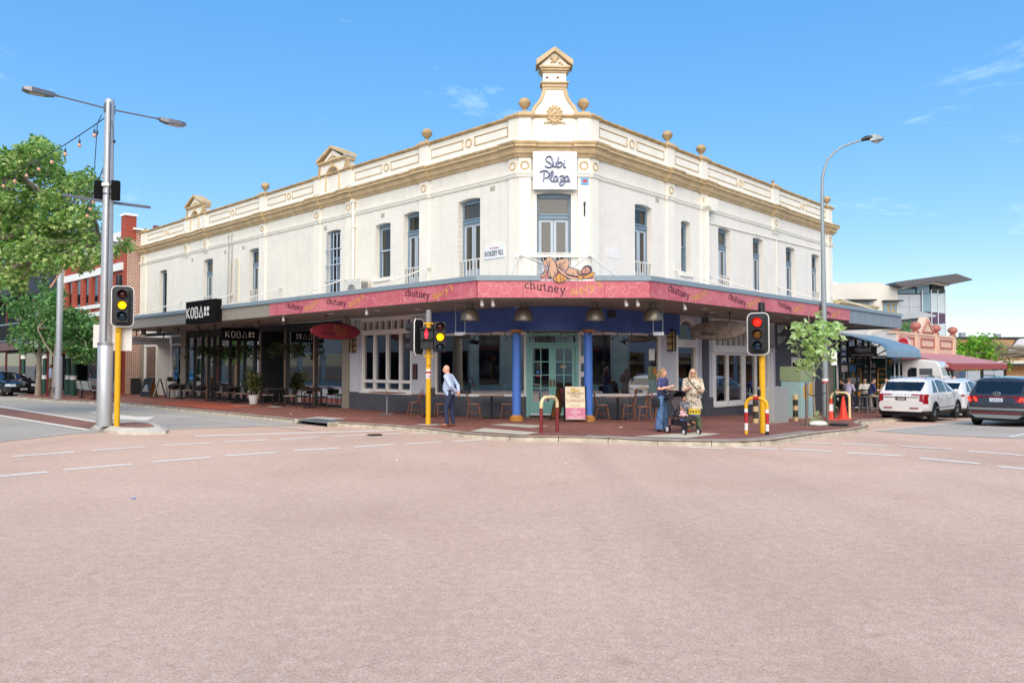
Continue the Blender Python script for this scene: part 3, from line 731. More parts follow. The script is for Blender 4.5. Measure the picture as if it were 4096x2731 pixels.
run([(-.03, 8.765), (.305, 8.762), (.33, 8.8), (.34, 8.85), (-.03, 8.87)], 'cornice_top', m_tan_d, 31.09, 19.88)
run([(-.3, 8.6), (.06, 8.6), (.06, 9.02), (.0, 9.06), (.0, 9.69), (-.3, 9.69)], 'parapet', m_render, 31.0, 19.77)
run([(-.34, 9.692), (.02, 9.69), (.07, 9.72), (.1, 9.74), (.1, 9.785), (-.3, 9.81)], 'coping', m_tan_d, 31.04, 19.81)
def ress(fr, a, b, e0=0, e1=0):
 """forward break of string course, cornice and coping over a pilaster"""
 p = .065
 mb = fr.mb(); mb.extrude([(.0, 7.775), (.03+p, 7.785), (.055+p, 7.84), (.05+p, 7.86), (.08+p, 7.9), (.085+p, 7.955), (0, 7.975)], (a-.05-e0, b+.05+e1)); part(mb, 'string_break', m_render)
 mb = fr.mb(); mb.extrude([(.0, 8.41), (.055+p, 8.42), (.095+p, 8.49), (.165+p, 8.52), (.195+p, 8.61), (.205+p, 8.675), (.305+p, 8.695), (.305+p, 8.757), (0, 8.757)], (a-.16-e0, b+.16+e1)); part(mb, 'cornice_break', m_tan)
 mb = fr.mb(); mb.extrude([(.0, 8.76), (.31+p, 8.76), (.335+p, 8.8), (.345+p, 8.856), (.0, 8.88)], (a-.19-e0, b+.19+e1)); part(mb, 'cornice_break_top', m_tan_d)
def pier(fr, a, b, z1=9.68, cop=True, e0=0, e1=0):
 mb = fr.mb(); mb.box(a-.03-e0, b+.03+e1, .0, .11, 8.87, 9.03); mb.box(a-e0, b+e1, 0, .075, 9.03, z1); part(mb, 'parapet_pier', m_render)
 if cop:
  mb = fr.mb(); mb.extrude([(-.34, 9.695), (.09, 9.68), (.14, 9.72), (.17, 9.745), (.17, 9.80), (-.34, 9.83)], (a-.09-e0, b+.09+e1)); part(mb, 'pier_coping', m_tan)
def pilaster(fr, a, b, full=True):
 mb = fr.mb(); mb.box(a, b, 0, .065, 3.7 if full else 7.76, 8.42)
 if not full: mb.box(a+.05, b-.05, 0, .05, 7.68, 7.76)
 part(mb, 'pilaster', m_render)
def rosette(fr, s_, z=8.16, R0=.12, o=.07, sx=1.): mb = fr.mb(); mb.ring((s_, o, z), R0, .028, sx=sx); part(mb, 'ring_moulding', m_tan, smooth=60)
for fr, a, b, full, pr in ((FL, 30.23, 31.0, 1, 1), (FL, 24.38, 24.95, 0, 0), (FL, 22.04, 22.59, 0, 0), (FL, 16.02, 16.59, 1, 1), (FL, 11.41, 11.9, 1, 0), (FL, 9.1, 9.53, 1, 0), (FL, 4.37, 4.85, 1, 1),
      (FR_, 4.42, 4.93, 1, 1), (FR_, 6.84, 7.31, 1, 1), (FR_, 13.02, 13.65, 0, 1), (FR_, 19.24, 19.77, 1, 1)):
 pilaster(fr, a, b, full); ress(fr, a, b); rosette(fr, (a+b)/2)
 if pr: pier(fr, a, b)
for fr, a, b, e0, e1 in ((FL, .0, .37, .02, 0), (FC, 0, .40, .02, 0), (FC, 1.88, 2.28, 0, .02), (FR_, 0, .37, .02, 0)):
 pilaster(fr, a, b); ress(fr, a, b, *( (-.03, 0) if a == 0 else (0, -.03))); rosette(fr, (a+b)/2, sx=1); pier(fr, a, b, e0=e0, e1=e1)
def panel(fr, a, b, z0=9.2, z1=9.5, ends=0):
 mb = fr.mb(); e = .07
 L = arc(a-.16, (z0+z1)/2, .2, (z1-z0)/2*1.0, 55, -55, 6) if ends & 1 else [(a, z1), (a, z0)]
 Rr = arc(b+.16, (z0+z1)/2, .2, (z1-z0)/2*1.0, 235, 125, 6) if ends & 2 else [(b, z0), (b, z1)]
 L[0] = (a, z1); L[-1] = (a, z0); Rr[0] = (b, z0); Rr[-1] = (b, z1)
 pts = [(x, .005, z) for x, z in L+Rr]; mb.tube(pts+[pts[0]], .021, 6, False); part(mb, 'panel_moulding', m_tan, smooth=60)
for fr, l in ((FL, [(.47, 2.02, 1, 2), (2.58, 4.25, 2, 1), (4.95, 6.62, 1, 2), (7.16, 8.92, 2, 1), (12.05, 13.75, 1, 2), (14.3, 15.9, 2, 1), (16.72, 19.05, 1, 2), (19.65, 21.9, 2, 1), (25.1, 27.1, 1, 2), (27.7, 30.1, 2, 1)]),
     (FR_, [(.47, 2.02, 1, 2), (2.58, 4.3, 2, 1), (5.05, 6.72, 3, 3), (7.42, 9.8, 1, 2), (10.38, 12.9, 2, 1), (13.78, 16.08, 1, 2), (16.68, 19.1, 2, 1)])):
 for a, b, e0, e1 in l: panel(fr, a, b, ends=(2 if e0 == 1 and e1 == 2 else (1 if e0 == 2 else 0)))
for s_ in (2.3, 6.89, 14.02, 19.35, 27.4): rosette(FL, s_, 9.35, .135, .005)
for s_ in (2.3, 10.09, 16.38): rosette(FR_, s_, 9.35, .135, .005)
def urn(fr, s_, z=9.82, o=-.08, stub=False):
 x, y, _ = fr.P(s_, o, 0)
 mb = fr.mb(); mb.box(s_-.2, s_+.2, o-.2, o+.2, z-.02, z+.05); U = part(mb, 'urn', m_tan, bevel=.015)
 pr = [(.12, .05), (.12, .08), (.05, .1), (.042, .17), (.075, .19)] + ([(.1, .22), (.02, .23)] if stub else [(.1, .22), (.16, .28), (.185, .34), (.2, .36), (.2, .38), (.175, .395), (.165, .45), (.12, .51), (.03, .535)])
 mb = MB(); mb.lathe(pr, 18, (x, y, z)); mb.build('ball', m_tan_d, U, smooth=40)
for fr, s_ in ((FL, 4.6), (FL, 16.3), (FC, .2), (FC, 2.08), (FR_, 4.67), (FR_, 7.07), (FR_, 19.5)): urn(fr, s_)
urn(FR_, 13.33, stub=True)
urn(FL, 30.7, z=9.78, stub=True)
def pedi(fr, c, w=1.85):
 """gablet: arched niche, carved pediment and side scrolls standing on the parapet"""
 h = w/2; a, b = c-h, c+h
 body = fr.mb(); n = 10; nw, zb, zsp = .43, 9.08, 9.62
 top = [(c+nw*math.cos(math.pi*i/n), zsp+nw*.85*math.sin(math.pi*i/n)) for i in range(n+1)]
 body.quad((a, .03, 9.03), (c-nw, .03, 9.03), (c-nw, .03, 10.18), (a, .03, 10.18)); body.quad((c+nw, .03, 9.03), (b, .03, 9.03), (b, .03, 10.18), (c+nw, .03, 10.18))
 for (x0, z0), (x1, z1) in zip(top, top[1:]): body.quad((x0, .03, z0), (x1, .03, z1), (x1, .03, 10.18), (x0, .03, 10.18)); body.quad((x0, .03, z0), (x1, .03, z1), (x1, -.16, z1), (x0, -.16, z0))
 for s_ in (c-nw, c+nw): body.quad((s_, .03, zb), (s_, -.16, zb), (s_, -.16, zsp), (s_, .03, zsp))
 body.quad((c-nw, -.16, zb), (c+nw, -.16, zb), (c+nw, -.16, 10.1), (c-nw, -.16, 10.1)); body.quad((c-nw, .03, zb), (c+nw, .03, zb), (c+nw, -.16, zb), (c-nw, -.16, zb)); body.quad((c-nw, .03, 9.03), (c+nw, .03, 9.03), (c+nw, .03, zb), (c-nw, .03, zb))
 for s_ in (a, b): body.quad((s_, .03, 9.03), (s_, -.4, 9.03), (s_, -.4, 10.18), (s_, .03, 10.18))
 body.quad((a, -.4, 9.03), (b, -.4, 9.03), (b, -.4, 10.18), (a, -.4, 10.18))
 G = part(body, 'gablet', m_render, normals=False)
 mb = fr.mb(); arcp = [(c-nw-.06, zb)] + [(c+(nw+.06)*math.cos(math.pi*(1-i/n)), zsp+(nw+.06)*.85*math.sin(math.pi*(1-i/n))) for i in range(n+1)] + [(c+nw+.06, zb)]
 mb.tube([(x, .035, z) for x, z in arcp], .045, 6); mb.box(c-.06, c+.06, .03, .12, zsp+.36, zsp+.56); mb.build('niche_arch', m_tan, G, smooth=60)
 mb = fr.mb(); mb.prism([(a+.04, 10.22), (b-.04, 10.22), (c, 10.74)], -.3, .05); mb.build('tympanum', m_render, G)
 mb = fr.mb(); mb.extrude([(-.4, 10.18), (.05, 10.17), (.1, 10.22), (.15, 10.25), (.15, 10.31), (-.4, 10.31)], (a-.1, b+.1))
 for sgn in (-1, 1):
  e = c+sgn*(h+.16)
  mb.add([(e, .17, 10.31), (c, .17, 10.79), (c, .17, 10.9), (e, .17, 10.43), (e, -.4, 10.31), (c, -.4, 10.79), (c, -.4, 10.9), (e, -.4, 10.43)], [(0,1,2,3), (7,6,5,4), (0,4,5,1), (3,2,6,7), (0,3,7,4), (1,5,6,2)])
 mb.build('pediment_moulding', m_tan, G)
 mb = fr.mb(); mb.ball((c, .06, 10.47), .07, .05, .09, 8, 6)
 for sgn in (-1, 1):
  for k in range(3): mb.ball((c+sgn*(.13+.11*k), .06, 10.44-.035*k), .06-.012*k, .04, .05-.01*k, 7, 5)
 mb.build('floral_relief', m_tan, G, smooth=60)
 for s_ in (a-.05, b+.05):
  mb = fr.mb(); mb.prism([(s_-.05, 9.8), (s_+.05, 9.8), (s_+.05, 9.95), (s_+.03, 10.1), (s_, 10.17), (s_-.05, 10.17)], -.1, .09); mb.ball((s_, .09, 9.9), .06, .04, .06, 8, 6); mb.build('scroll', m_tan_d, G)
 for q in (a-.25, b+.25):
  mb = fr.mb(); mb.box(q-.2, q+.2, 0, .075, 9.03, 9.69); mb.build('side_pier', m_render, G)
  mb = fr.mb(); mb.extrude([(-.34, 9.695), (.09, 9.68), (.14, 9.72), (.17, 9.745), (.17, 9.80), (-.34, 9.83)], (q-.27, q+.27)); mb.build('pier_coping', m_tan, G)
pedi(FL, 10.5); pedi(FL, 23.6, 1.75)
# curved corner gable with its date shield
def sc_pts(k=0.):   # left half of the curved outline
 return [(.42-k, 9.78), (.46-k, 9.97), (.54-k, 10.1), (.64-k, 10.2), (.71-k, 10.32), (.76-k, 10.45), (.79-k, 10.6)]
c0 = 1.15
left = sc_pts(); right = [(2*c0-a, z) for a, z in reversed(left)]
mb = FC.mb(); mb.prism([(.41, 8.9)] + left + right + [(2*c0-.41, 8.9)], -.38, .02); CG = part(mb, 'corner_gable', m_cream_c)
for pts_ in (left, list(reversed(right))):
 mb = FC.mb(); sgn = 1 if pts_ is left else -1
 rings = []
 for a, z in pts_: rings.append([(a-.03*sgn, .07, z+.0), (a+.07*sgn, .07, z-.01), (a+.07*sgn, -.38, z-.01), (a-.03*sgn, -.38, z)])
 mb.loft(rings); mb.build('curved_moulding', m_tan, CG)
mb = FC.mb(); mb.box(.77, 1.53, -.33, .04, 10.6, 10.68); mb.box(.75, 1.55, -.35, .06, 10.68, 10.79); mb.box(.7, 1.6, -.4, .11, 10.79, 10.84); mb.build('neck_band', m_tan, CG, bevel=.012)
mb = FC.mb(); mb.box(.78, 1.52, -.34, .03, 10.84, 11.14); mb.build('neck', m_cream_c, CG)
for s_ in (.86, 1.2): mb = FC.mb(); mb.prism([(s_, 10.95), (s_+.1, 10.96), (s_+.08, 11.03), (s_+.02, 11.0)], .03, .034); mb.build('bare_brick_patch', mat('bare_brick', '6d3a2c', .8), CG)
mb = FC.mb(); mb.box(.74, 1.56, -.38, .07, 11.14, 11.2); mb.box(.7, 1.6, -.42, .12, 11.2, 11.27); mb.box(.66, 1.64, -.45, .16, 11.27, 11.34); mb.build('pediment_base', m_tan, CG, bevel=.014)
mb = FC.mb(); mb.prism([(.66, 11.34), (1.64, 11.34), (c0, 11.8)], -.4, .05); mb.build('tympanum', m_render, CG)
mb = FC.mb()
for sgn in (-1, 1):
 e = c0+sgn*.58
 mb.add([(e, .18, 11.34), (c0, .18, 11.8), (c0, .18, 11.93), (e, .18, 11.52), (e, -.45, 11.34), (c0, -.45, 11.8), (c0, -.45, 11.93), (e, -.45, 11.52)], [(0,1,2,3), (7,6,5,4), (0,4,5,1), (3,2,6,7), (0,3,7,4), (1,5,6,2)])
mb.build('raking_moulding', m_tan, CG)
mb = FC.mb(); mb.ball((c0, .07, 11.55), .09, .05, .11, 10, 6)
for a, z, r in ((-.1, 11.6, .05), (.1, 11.6, .05), (-.09, 11.47, .045), (.16, 11.46, .05), (.24, 11.41, .04)): mb.ball((c0+a, .06, z), r, .04, r, 8, 5)
mb.build('floral_relief', m_tan, CG, smooth=60)
mb = FC.mb(); mb.ball((c0, .03, 9.79), .16, .05, .21, 20, 8); mb.ring((c0, .06, 9.79), .17, .03, sz=1.27)
for k in range(14):
 t = 2*math.pi*k/14; mb.ball((c0+.235*math.cos(t), .04, 9.79+.275*math.sin(t)), .045, .04, .045, 7, 5)
for sgn in (-1, 1):
 for q in range(3): mb.ball((c0+sgn*(.14+.085*q), .04, 9.55-.008*q), .05-.008*q, .035, .04, 7, 5)
CT = mb.build('date_shield', m_tan, CG, smooth=60)
PS = lambda a, b, c: FC.P(c0+a, .075+b, 9.79+c)
m_cut = mat('carved_line', '8d7450', .8)
lettering('date_figures', '1890', .12, lambda a, b, c: FC.P(c0+a, .085+b, 9.76+c), m_cut, B, rot=R(38))
for t_, a, c in (('A', -.08, .09), ('D', .07, -.15)): lettering('date_figures', t_, .085, lambda x, y, z, a=a, c=c: FC.P(c0+a+x, .078+y, 9.79+c+z), m_cut, B)
# vents, pipes, patches on the walls
for fr, s_, z in ((FL, 3.62, 0), (FL, 1.15, 7.62), (FL, 7.1, 7.55), (FL, 11.05, 7.55), (FL, 18.2, 7.5), (FL, 20.1, 7.48), (FL, 23.9, 7.45), (FR_, 3.85, 7.68)):
 if z:
  mb = fr.mb(); mb.box(s_-.11, s_+.11, -.002, .012, z-.075, z+.075)
  for k in range(6): mb.box(s_-.09+.033*k, s_-.075+.033*k, .012, .018, z-.06, z+.06)
  part(mb, 'air_vent', mat('vent_grey', 'a9a79c', .7))
mb = FL.mb(); mb.tube([(8.93, .09, 8.36), (8.93, .09, 4.2)], .06, 8); mb.box(8.84, 9.04, .01, .17, 8.3, 8.42); mb.box(8.85, 9.01, .02, .16, 7.3, 7.36); part(mb, 'downpipe', m_render, smooth=40)
mb = FR_.mb(); mb.prism([(6.98, 8.26), (7.68, 8.26), (7.68, 7.93), (7.5, 7.78), (7.2, 7.78), (6.98, 7.93)], .02, .3); mb.tube([(7.2, .1, 7.8), (7.2, .1, 4.2)], .06, 8); part(mb, 'rainwater_head', m_render)
mb = FR_.mb(); mb.tube([(7.45, .03, 4.2), (7.45, .03, 7.35), (18.55, .03, 7.48), (18.55, .03, 4.2)], .022, 6); mb.tube([(13.4, .03, 7.4), (13.4, .03, 4.2)], .02, 6); part(mb, 'conduit', m_render)
mb = FL.mb(); mb.box(19.34, 19.6, .0, .07, 4.6, 7.0); mb.box(18.62, 18.92, .0, .07, 4.6, 7.05); part(mb, 'pipe_cover', mat('cover_cream', 'cfc8b6', .6))
mb = FL.mb()
for s_ in (19.3, 19.64): mb.tube([(s_, .05, 8.3), (s_+.06, .06, 8.1), (s_-.02, .06, 7.7), (s_, .06, 6.8), (s_+.02, .08, 4.8)], .018, 6)
part(mb, 'cable', mat('old_cable', '8d8a84', .6))
mb = FR_.mb(); mb.box(.85, 1.5, .001, .006, 5.35, 5.72); part(mb, 'bare_patch', mat('patch_white', 'e0deda', .8, var=.12, scale=12))
mb = FC.mb(); mb.tube([(2.09, .09, 6.95), (2.09, .11, 6.55)], .022, 6); mb.box(2.06, 2.12, .06, .13, 6.9, 7.0); part(mb, 'old_bracket', m_blackm)
mb = FC.mb(); mb.box(-.1, 2.4, .068, .09, 5.24, 5.32); part(mb, 'tie_band', m_render)
# ---------------------------------------------------------------- street level
def fbox(fr, name, m, boxes, parent=None, **k):
 for b in boxes: mb = fr.mb(); mb.box(*b); o = mb.build(name, m, parent or B, **k)
 return o
ZT = 3.67
GB = -.9     # foot of the walls, below the falling pavement
# Left front, from the corner outwards
fbox(FL, 'wall', m_lgrey, [(4.04, 5.34, -.3, 0, .79, ZT), (8.46, 9.2, -.3, 0, .79, ZT)])
fbox(FL, 'wall', m_lgrey, [(8.56, 9.16, 0, .05, .79, 3.3)])
fbox(FL, 'dado', m_char, [(2.29, 9.22, -.3, .03, GB, .79)])
fbox(FL, 'pier', m_beige, [(9.22, 9.72, -.3, .04, GB, ZT)])
def panes(fr, xs, z0, z1, o, W, nm='pane', m=None, fw=.0):
 for a, b in xs:
  mb = fr.mb(); mb.box(a, b, o-.006, o, z0, z1); mb.build(nm, m or m_glass, W)
def mullions(fr, ss, w, z0, z1, o0, o1, mb):
 for s_ in ss: mb.box(s_-w/2, s_+w/2, o0, o1, z0, z1)
# white window of the restaurant, left
mb = FL.mb(); mullions(FL, (5.4, 6.05, 6.85, 7.65, 8.4), .1, .84, 3.1, -.16, -.02, mb); mb.box(5.45, 8.35, -.16, -.02, .84, .93); mb.box(5.45, 8.35, -.16, -.02, 1.17, 1.28); mb.box(5.45, 8.35, -.16, -.02, 3.0, 3.1)
mb.box(5.3, 8.5, -.1, .05, .76, .84); mb.box(5.34, 8.46, -.18, .02, 3.1, 3.19); mb.box(5.34, 8.46, -.18, .02, 3.52, ZT)
mullions(FL, [5.38+.384*k for k in range(9)], .07, 3.19, 3.52, -.18, 0, mb)
W = mb.build('shop_window', m_white, B)
panes(FL, [(5.45, 6.0), (6.1, 6.8), (6.9, 7.6), (7.7, 8.35)], .93, 1.17, -.1, W); panes(FL, [(5.45, 6.0), (6.1, 6.8), (6.9, 7.6), (7.7, 8.35)], 1.28, 3.0, -.1, W)
panes(FL, [(5.42+.384*k, 5.73+.384*k) for k in range(8)], 3.19, 3.52, -.12, W, 'transom_pane')
# corner: splayed front 5.4 m wide at the back of the porch, glazed returns on either side
FD = Fr((-1.45, 25.5), (1, 0), (0, -1))
def shop_win(fr, a, b, jl, jr, lw=.1):
 mb = fr.mb(); mb.box(a, b, -.12, .03, .79, .87)
 if jl: mb.box(a, a+lw, -.1, 0, .87, 2.86)
 if jr: mb.box(b-lw, b, -.1, 0, .87, 2.86)
 mb.box(a, b, -.1, 0, 2.86, 2.96)
 W = mb.build('shop_window', m_white, B); panes(fr, [(a+(lw if jl else 0), b-(lw if jr else 0))], .87, 2.86, -.06, W); return W
WL = shop_win(FL, 2.29, 4.08, 0, 1); shop_win(FD, 0, 1.93, 0, 1, .08); shop_win(FD, 3.68, 5.4, 1, 0, .08); WR = shop_win(FR_, 2.12, 4.02, 0, 1)
fbox(FD, 'dado', m_char, [(0.02, 1.93, -.25, .03, GB, .79), (3.68, 5.38, -.25, .03, GB, .79)])
fbox(FR_, 'dado', m_char, [(2.12, 5.04, -.3, .03, GB, .79), (6.54, 7.68, -.3, .03, GB, .6)])
# double doors
mb = FD.mb(); mb.box(1.93, 2.03, -.12, .04, GB, 2.92); mb.box(3.58, 3.68, -.12, .04, GB, 2.92); mb.box(2.03, 3.58, -.12, .04, 2.82, 2.94); mb.box(2.03, 3.58, -.12, .05, 2.5, 2.6)
DF = mb.build('door_frame', m_teal, B)
panes(FD, [(2.03, 3.58)], 2.6, 2.82, -.05, DF, 'fanlight')
mb = FD.mb()
for k in range(1, 6): mb.box(2.03+.258*k-.006, 2.03+.258*k+.006, -.045, -.04, 2.6, 2.82)
mb.box(2.03, 3.58, -.045, -.04, 2.7, 2.71); mb.tube([(2.3, -.03, 2.68), (2.5, -.03, 2.73), (2.65, -.03, 2.66), (2.8, -.03, 2.72), (2.95, -.03, 2.66), (3.1, -.03, 2.73), (3.3, -.03, 2.68)], .012, 6); mb.ball((2.8, -.03, 2.7), .06, .01, .05, 8, 6)
mb.build('leadwork', mat('lead_grey', '6f7576', .5), DF)
for a, b, hs_ in ((2.035, 2.802, 1), (2.808, 3.575, -1)):
 mb = FD.mb(); st = .11
 x0, x1 = a+st, b-st; zb, zt = .62, 2.4
 mb.box(a, x0, -.07, -.01, .15, 2.5); mb.box(x1, b, -.07, -.01, .15, 2.5); mb.box(x0, x1, -.07, -.01, zt, 2.5); mb.box(x0, x1, -.07, -.01, .15, zb)
 mid = (x0+x1)/2; mb.box(mid-.015, mid+.015, -.06, -.012, zb, zt)
 for k in range(1, 4): z = zb+(zt-zb)*k/4; mb.box(x0, mid-.015, -.06, -.012, z-.015, z+.015); mb.box(mid+.015, x1, -.06, -.012, z-.015, z+.015)
 D = mb.build('door', m_teal, B)
 for p, q in ((x0, mid), (mid, x1)):
  for k in range(4): panes(FD, [(p, q)], zb+(zt-zb)*k/4, zb+(zt-zb)*(k+1)/4, -.04, D)
 hx = b-.055 if hs_ == 1 else a+.055
 mb = FD.mb(); mb.box(hx-.03, hx+.03, -.01, .0, 1.12, 1.36); mb.tube([(hx, .0, 1.15), (hx, .04, 1.17), (hx, .04, 1.31), (hx, 0, 1.33)], .012, 6); mb.build('handle', mat('brass', '7d5f36', .35, metal=.7), D)
 mb = FD.mb(); mb.box(a+.03, b-.03, -.01, -.004, .17, .22); mb.build('kick_strip', m_wht, D)
mb = FD.mb(); mb.box(2.28, 2.46, -.036, -.033, 1.44, 1.52); part(mb, 'door_sticker', m_red)
mb = FD.mb(); mb.box(2.27, 2.36, -.036, -.033, 1.56, 1.66); mb.box(2.39, 2.46, -.036, -.033, 1.56, 1.66); part(mb, 'card_sticker', mat('sticker_blue', '3a6fb0', .5))
mb = FD.mb(); mb.box(2.26, 2.46, -.036, -.033, 1.7, 1.98); part(mb, 'menu_sticker', m_black)
mb = FD.mb(); mb.box(3.08, 3.27, -.03, -.02, 1.74, 1.84); CL = part(mb, 'door_plate', mat('sign_tan', 'b48a62', .6)); lettering('door_plate_words', 'CLOSED', .05, lambda a, b, c: FD.P(3.175+a, -.015+b, 1.77+c), m_wht, CL)
# curved blue bulkhead over the porch and the two columns
def bulk_path(off):
 a0, a1 = V(FL.P(4.3, off, 0)), V(FR_.P(5.15, off, 0)); b0, b1 = V(FL.P(1.1, off, 0)), V(FR_.P(1.1, off, 0)); c = V(FC.P(1.14, off+.34, 0))
 pts = [a0, b0.lerp(a0, .5), b0]
 for i in range(1, 12):
  t = i/12; pts.append(b0*(1-t)**2+(c*2-(b0+b1)/2)*2*t*(1-t)+b1*t*t)
 return pts+[b1, b1.lerp(a1, .5), a1]
o_, i_ = bulk_path(.1), bulk_path(-.25)
mb = MB(); mb.loft([[(p.x, p.y, 2.93), (p.x, p.y, 3.664), (q.x, q.y, 3.664), (q.x, q.y, 2.93)] for p, q in zip(o_, i_)]); part(mb, 'bulkhead', m_bulk, smooth=30)
mb = MB(); mb.slab([(p.x, p.y) for p in i_]+[(4.0, 25.6), (-1.5, 25.6)], 2.965, 3.0); part(mb, 'porch_ceiling', m_lgrey)
for x, y in ((.14, 23.6), (2.36, 23.52)):
 mb = MB(); mb.lathe([(.135, .3), (.135, 1.2), (.128, 2.86)], 24, (x, y, 0)); CO = part(mb, 'column', m_colblue, smooth=40)
 mb = MB(); mb.lathe([(.22, .1), (.22, .17), (.2, .19), (.215, .21), (.2, .235), (.165, .26), (.15, .3), (.13, .3)], 24, (x, y, 0)); mb.build('column_base', m_ochre, CO, smooth=40)
 mb = MB(); mb.lathe([(.13, 2.84), (.15, 2.86), (.2, 2.9), (.21, 2.93), (.1, 2.93)], 24, (x, y, 0)); mb.build('capital', m_ochre, CO, smooth=40)
# right front
fbox(FR_, 'wall', m_lgrey, [(4.02, 5.04, -.3, 0, .79, ZT), (6.54, 7.68, -.3, 0, .6, ZT)])
fbox(FR_, 'pilaster', m_char, [(6.89, 7.32, 0, .06, GB, ZT)])
mb = FR_.mb(); n = 10; c_, hw = 5.79, .68
for (x0, z0), (x1, z1) in zip([(c_+.75*math.cos(math.pi*i/n), 2.9+.7*math.sin(math.pi*i/n)) for i in range(n+1)], [(c_+.75*math.cos(math.pi*(i+1)/n), 2.9+.7*math.sin(math.pi*(i+1)/n)) for i in range(n)]):
 mb.hull8([(x0, 0, z0), (x1, 0, z1), (x1, 0, ZT), (x0, 0, ZT)], [(x0, -.3, z0), (x1, -.3, z1), (x1, -.3, ZT), (x0, -.3, ZT)])
part(mb, 'arch_wall', m_lgrey)
mb = FR_.mb(); ring = lambda r, o: [(c_+r*math.cos(math.pi*i/n), o, 2.9+r*.93*math.sin(math.pi*i/n)) for i in range(n+1)]
A_, B_ = ring(.75, .02), ring(.63, .02); C_, D_ = ring(.75, -.15), ring(.63, -.15)
mb.loft([[A_[i], B_[i], D_[i], C_[i]] for i in range(n+1)])
mb.box(5.04, 5.16, -.15, .02, .4, 2.9); mb.box(6.42, 6.54, -.15, .02, .4, 2.9); mb.box(5.16, 6.42, -.15, .03, 2.5, 2.6); mb.box(5.16, 6.42, -.15, .05, 2.68, 2.78); mb.box(5.16, 6.42, -.15, .02, 2.6, 2.68); mb.box(4.98, 6.6, -.15, .08, .32, .4)
W = mb.build('arched_window', m_white, B)
panes(FR_, [(5.16, 6.42)], .4, 2.5, -.09, W)
mb = FR_.mb(); mb.add([(c_+.64*math.cos(math.pi*i/n), -.09, 2.9+.595*math.sin(math.pi*i/n)) for i in range(n+1)]+[(c_-.63, -.09, 2.78), (c_+.63, -.09, 2.78)], [tuple(range(n+3))]); mb.build('fanlight', m_glass, W, normals=False)
mb = FR_.mb(); mb.box(6.0, 6.42, -.12, -.11, .42, 2.5); mb.build('inner_blind', mat('blind_cream', '8e8672', .8), W)
fbox(FR_, 'dado', m_char, [(5.04, 6.54, -.3, .03, GB, .32), (7.68, 12.36, -.3, .03, GB, .2)])
mb = FR_.mb(); mullions(FR_, (7.95, 8.98, 10.3, 10.42, 11.45, 12.3), .1, .29, 2.34, -.16, -.02, mb); mb.box(8.0, 12.25, -.16, -.02, .29, .42); mb.box(8.0, 12.25, -.16, -.02, 2.24, 2.34); mb.box(7.68, 12.5, -.1, .09, .2, .29)
mb.box(7.6, 12.55, -.1, .1, 2.34, 2.46); mb.box(7.68, 12.45, -.16, .05, 2.46, 2.62); mb.box(7.68, 12.36, -.18, 0, 3.55, ZT); mb.box(7.68, 7.9, -.18, 0, .29, ZT-.12)
mullions(FR_, [7.94+.44*k for k in range(11)], .08, 2.62, 3.55, -.18, 0, mb)
W = mb.build('shop_window', m_white, B)
panes(FR_, [(8.0, 8.93), (9.03, 10.25), (10.47, 11.4), (11.5, 12.25)], .42, 2.24, -.1, W); panes(FR_, [(7.98+.44*k, 8.34+.44*k) for k in range(10)], 2.62, 3.55, -.12, W, 'transom_pane')
fbox(FR_, 'pilaster', m_white, [(12.36, 12.6, -.3, .06, GB, 2.5), (12.72, 12.9, -.3, .06, GB, 2.4)])
fbox(FR_, 'wall', m_lgrey, [(12.36, 13.19, -.3, .01, GB, ZT)])
fbox(FR_, 'wall', m_char, [(13.19, 14.9, -.3, 0, GB, ZT), (15.8, 18.48, -.3, 0, GB, ZT), (14.9, 15.8, -.3, 0, GB, 1.3), (14.9, 15.8, -.3, 0, 2.2, ZT)])
mb = FR_.mb(); mb.box(14.9, 14.98, -.12, .01, 1.3, 2.2); mb.box(15.72, 15.8, -.12, .01, 1.3, 2.2); mb.box(14.98, 15.72, -.12, .01, 1.98, 2.2); W = mb.build('hatch_window', m_white, B); panes(FR_, [(14.98, 15.72)], 1.3, 1.98, -.08, W, m=m_pane)
fbox(FR_, 'pier', m_beige, [(18.48, 19.77, -.3, .03, GB, ZT)])
lettering('street_number', '477', .17, lambda a, b, c: FR_.P(14.05+a, .004+b, .95+c), m_lgrey, B)
# Left: the dark cafe and the white shop beyond
fbox(FL, 'fascia_beam', m_koba, [(9.72, 25.1, -.3, .0, 3.38, ZT)])
def glazing(fr, ss, z0, z1, name, m, pw=.09, post=()):
 mb = fr.mb(); mullions(fr, ss, pw, z0, z1, -.14, 0, mb); mb.box(ss[0], ss[-1], -.13, -.01, z0, z0+.1); mb.box(ss[0], ss[-1], -.13, -.01, z1-.08, z1)
 W = mb.build(name, m, B); panes(fr, [(a+pw/2, b-pw/2) for a, b in zip(ss, ss[1:])], z0+.1, z1-.08, -.07, W, m=m_glass_u)
 if post:
  mb = fr.mb(); mullions(fr, post, .07, z0, z1, .003, .03, mb); mb.build('tan_post', mat('tan_post', '9c7c63', .5), W)
 return W
glazing(FL, (9.74, 11.85, 14.1), .12, 3.38, 'shop_window', m_koba, .12, (11.85, 14.2))
glazing(FL, (16.45, 17.05, 18.1, 18.76, 19.6, 20.7, 21.3, 22.0, 22.67, 23.6, 24.5), .12, 3.38, 'folding_glass_front', m_koba, .1, (16.45, 18.76, 22.0))
fbox(FL, 'recess_wall', m_koba, [(14.2, 14.4, -1.3, 0, .1, 3.4), (16.3, 16.42, -1.3, 0, .1, 3.4), (14.4, 16.3, -1.32, -1.25, .1, 3.4)])
fbox(FL, 'pier', m_beige, [(24.55, 25.15, -.3, .05, 0, ZT), (30.45, 31.02, -.3, .02, 0, ZT)])
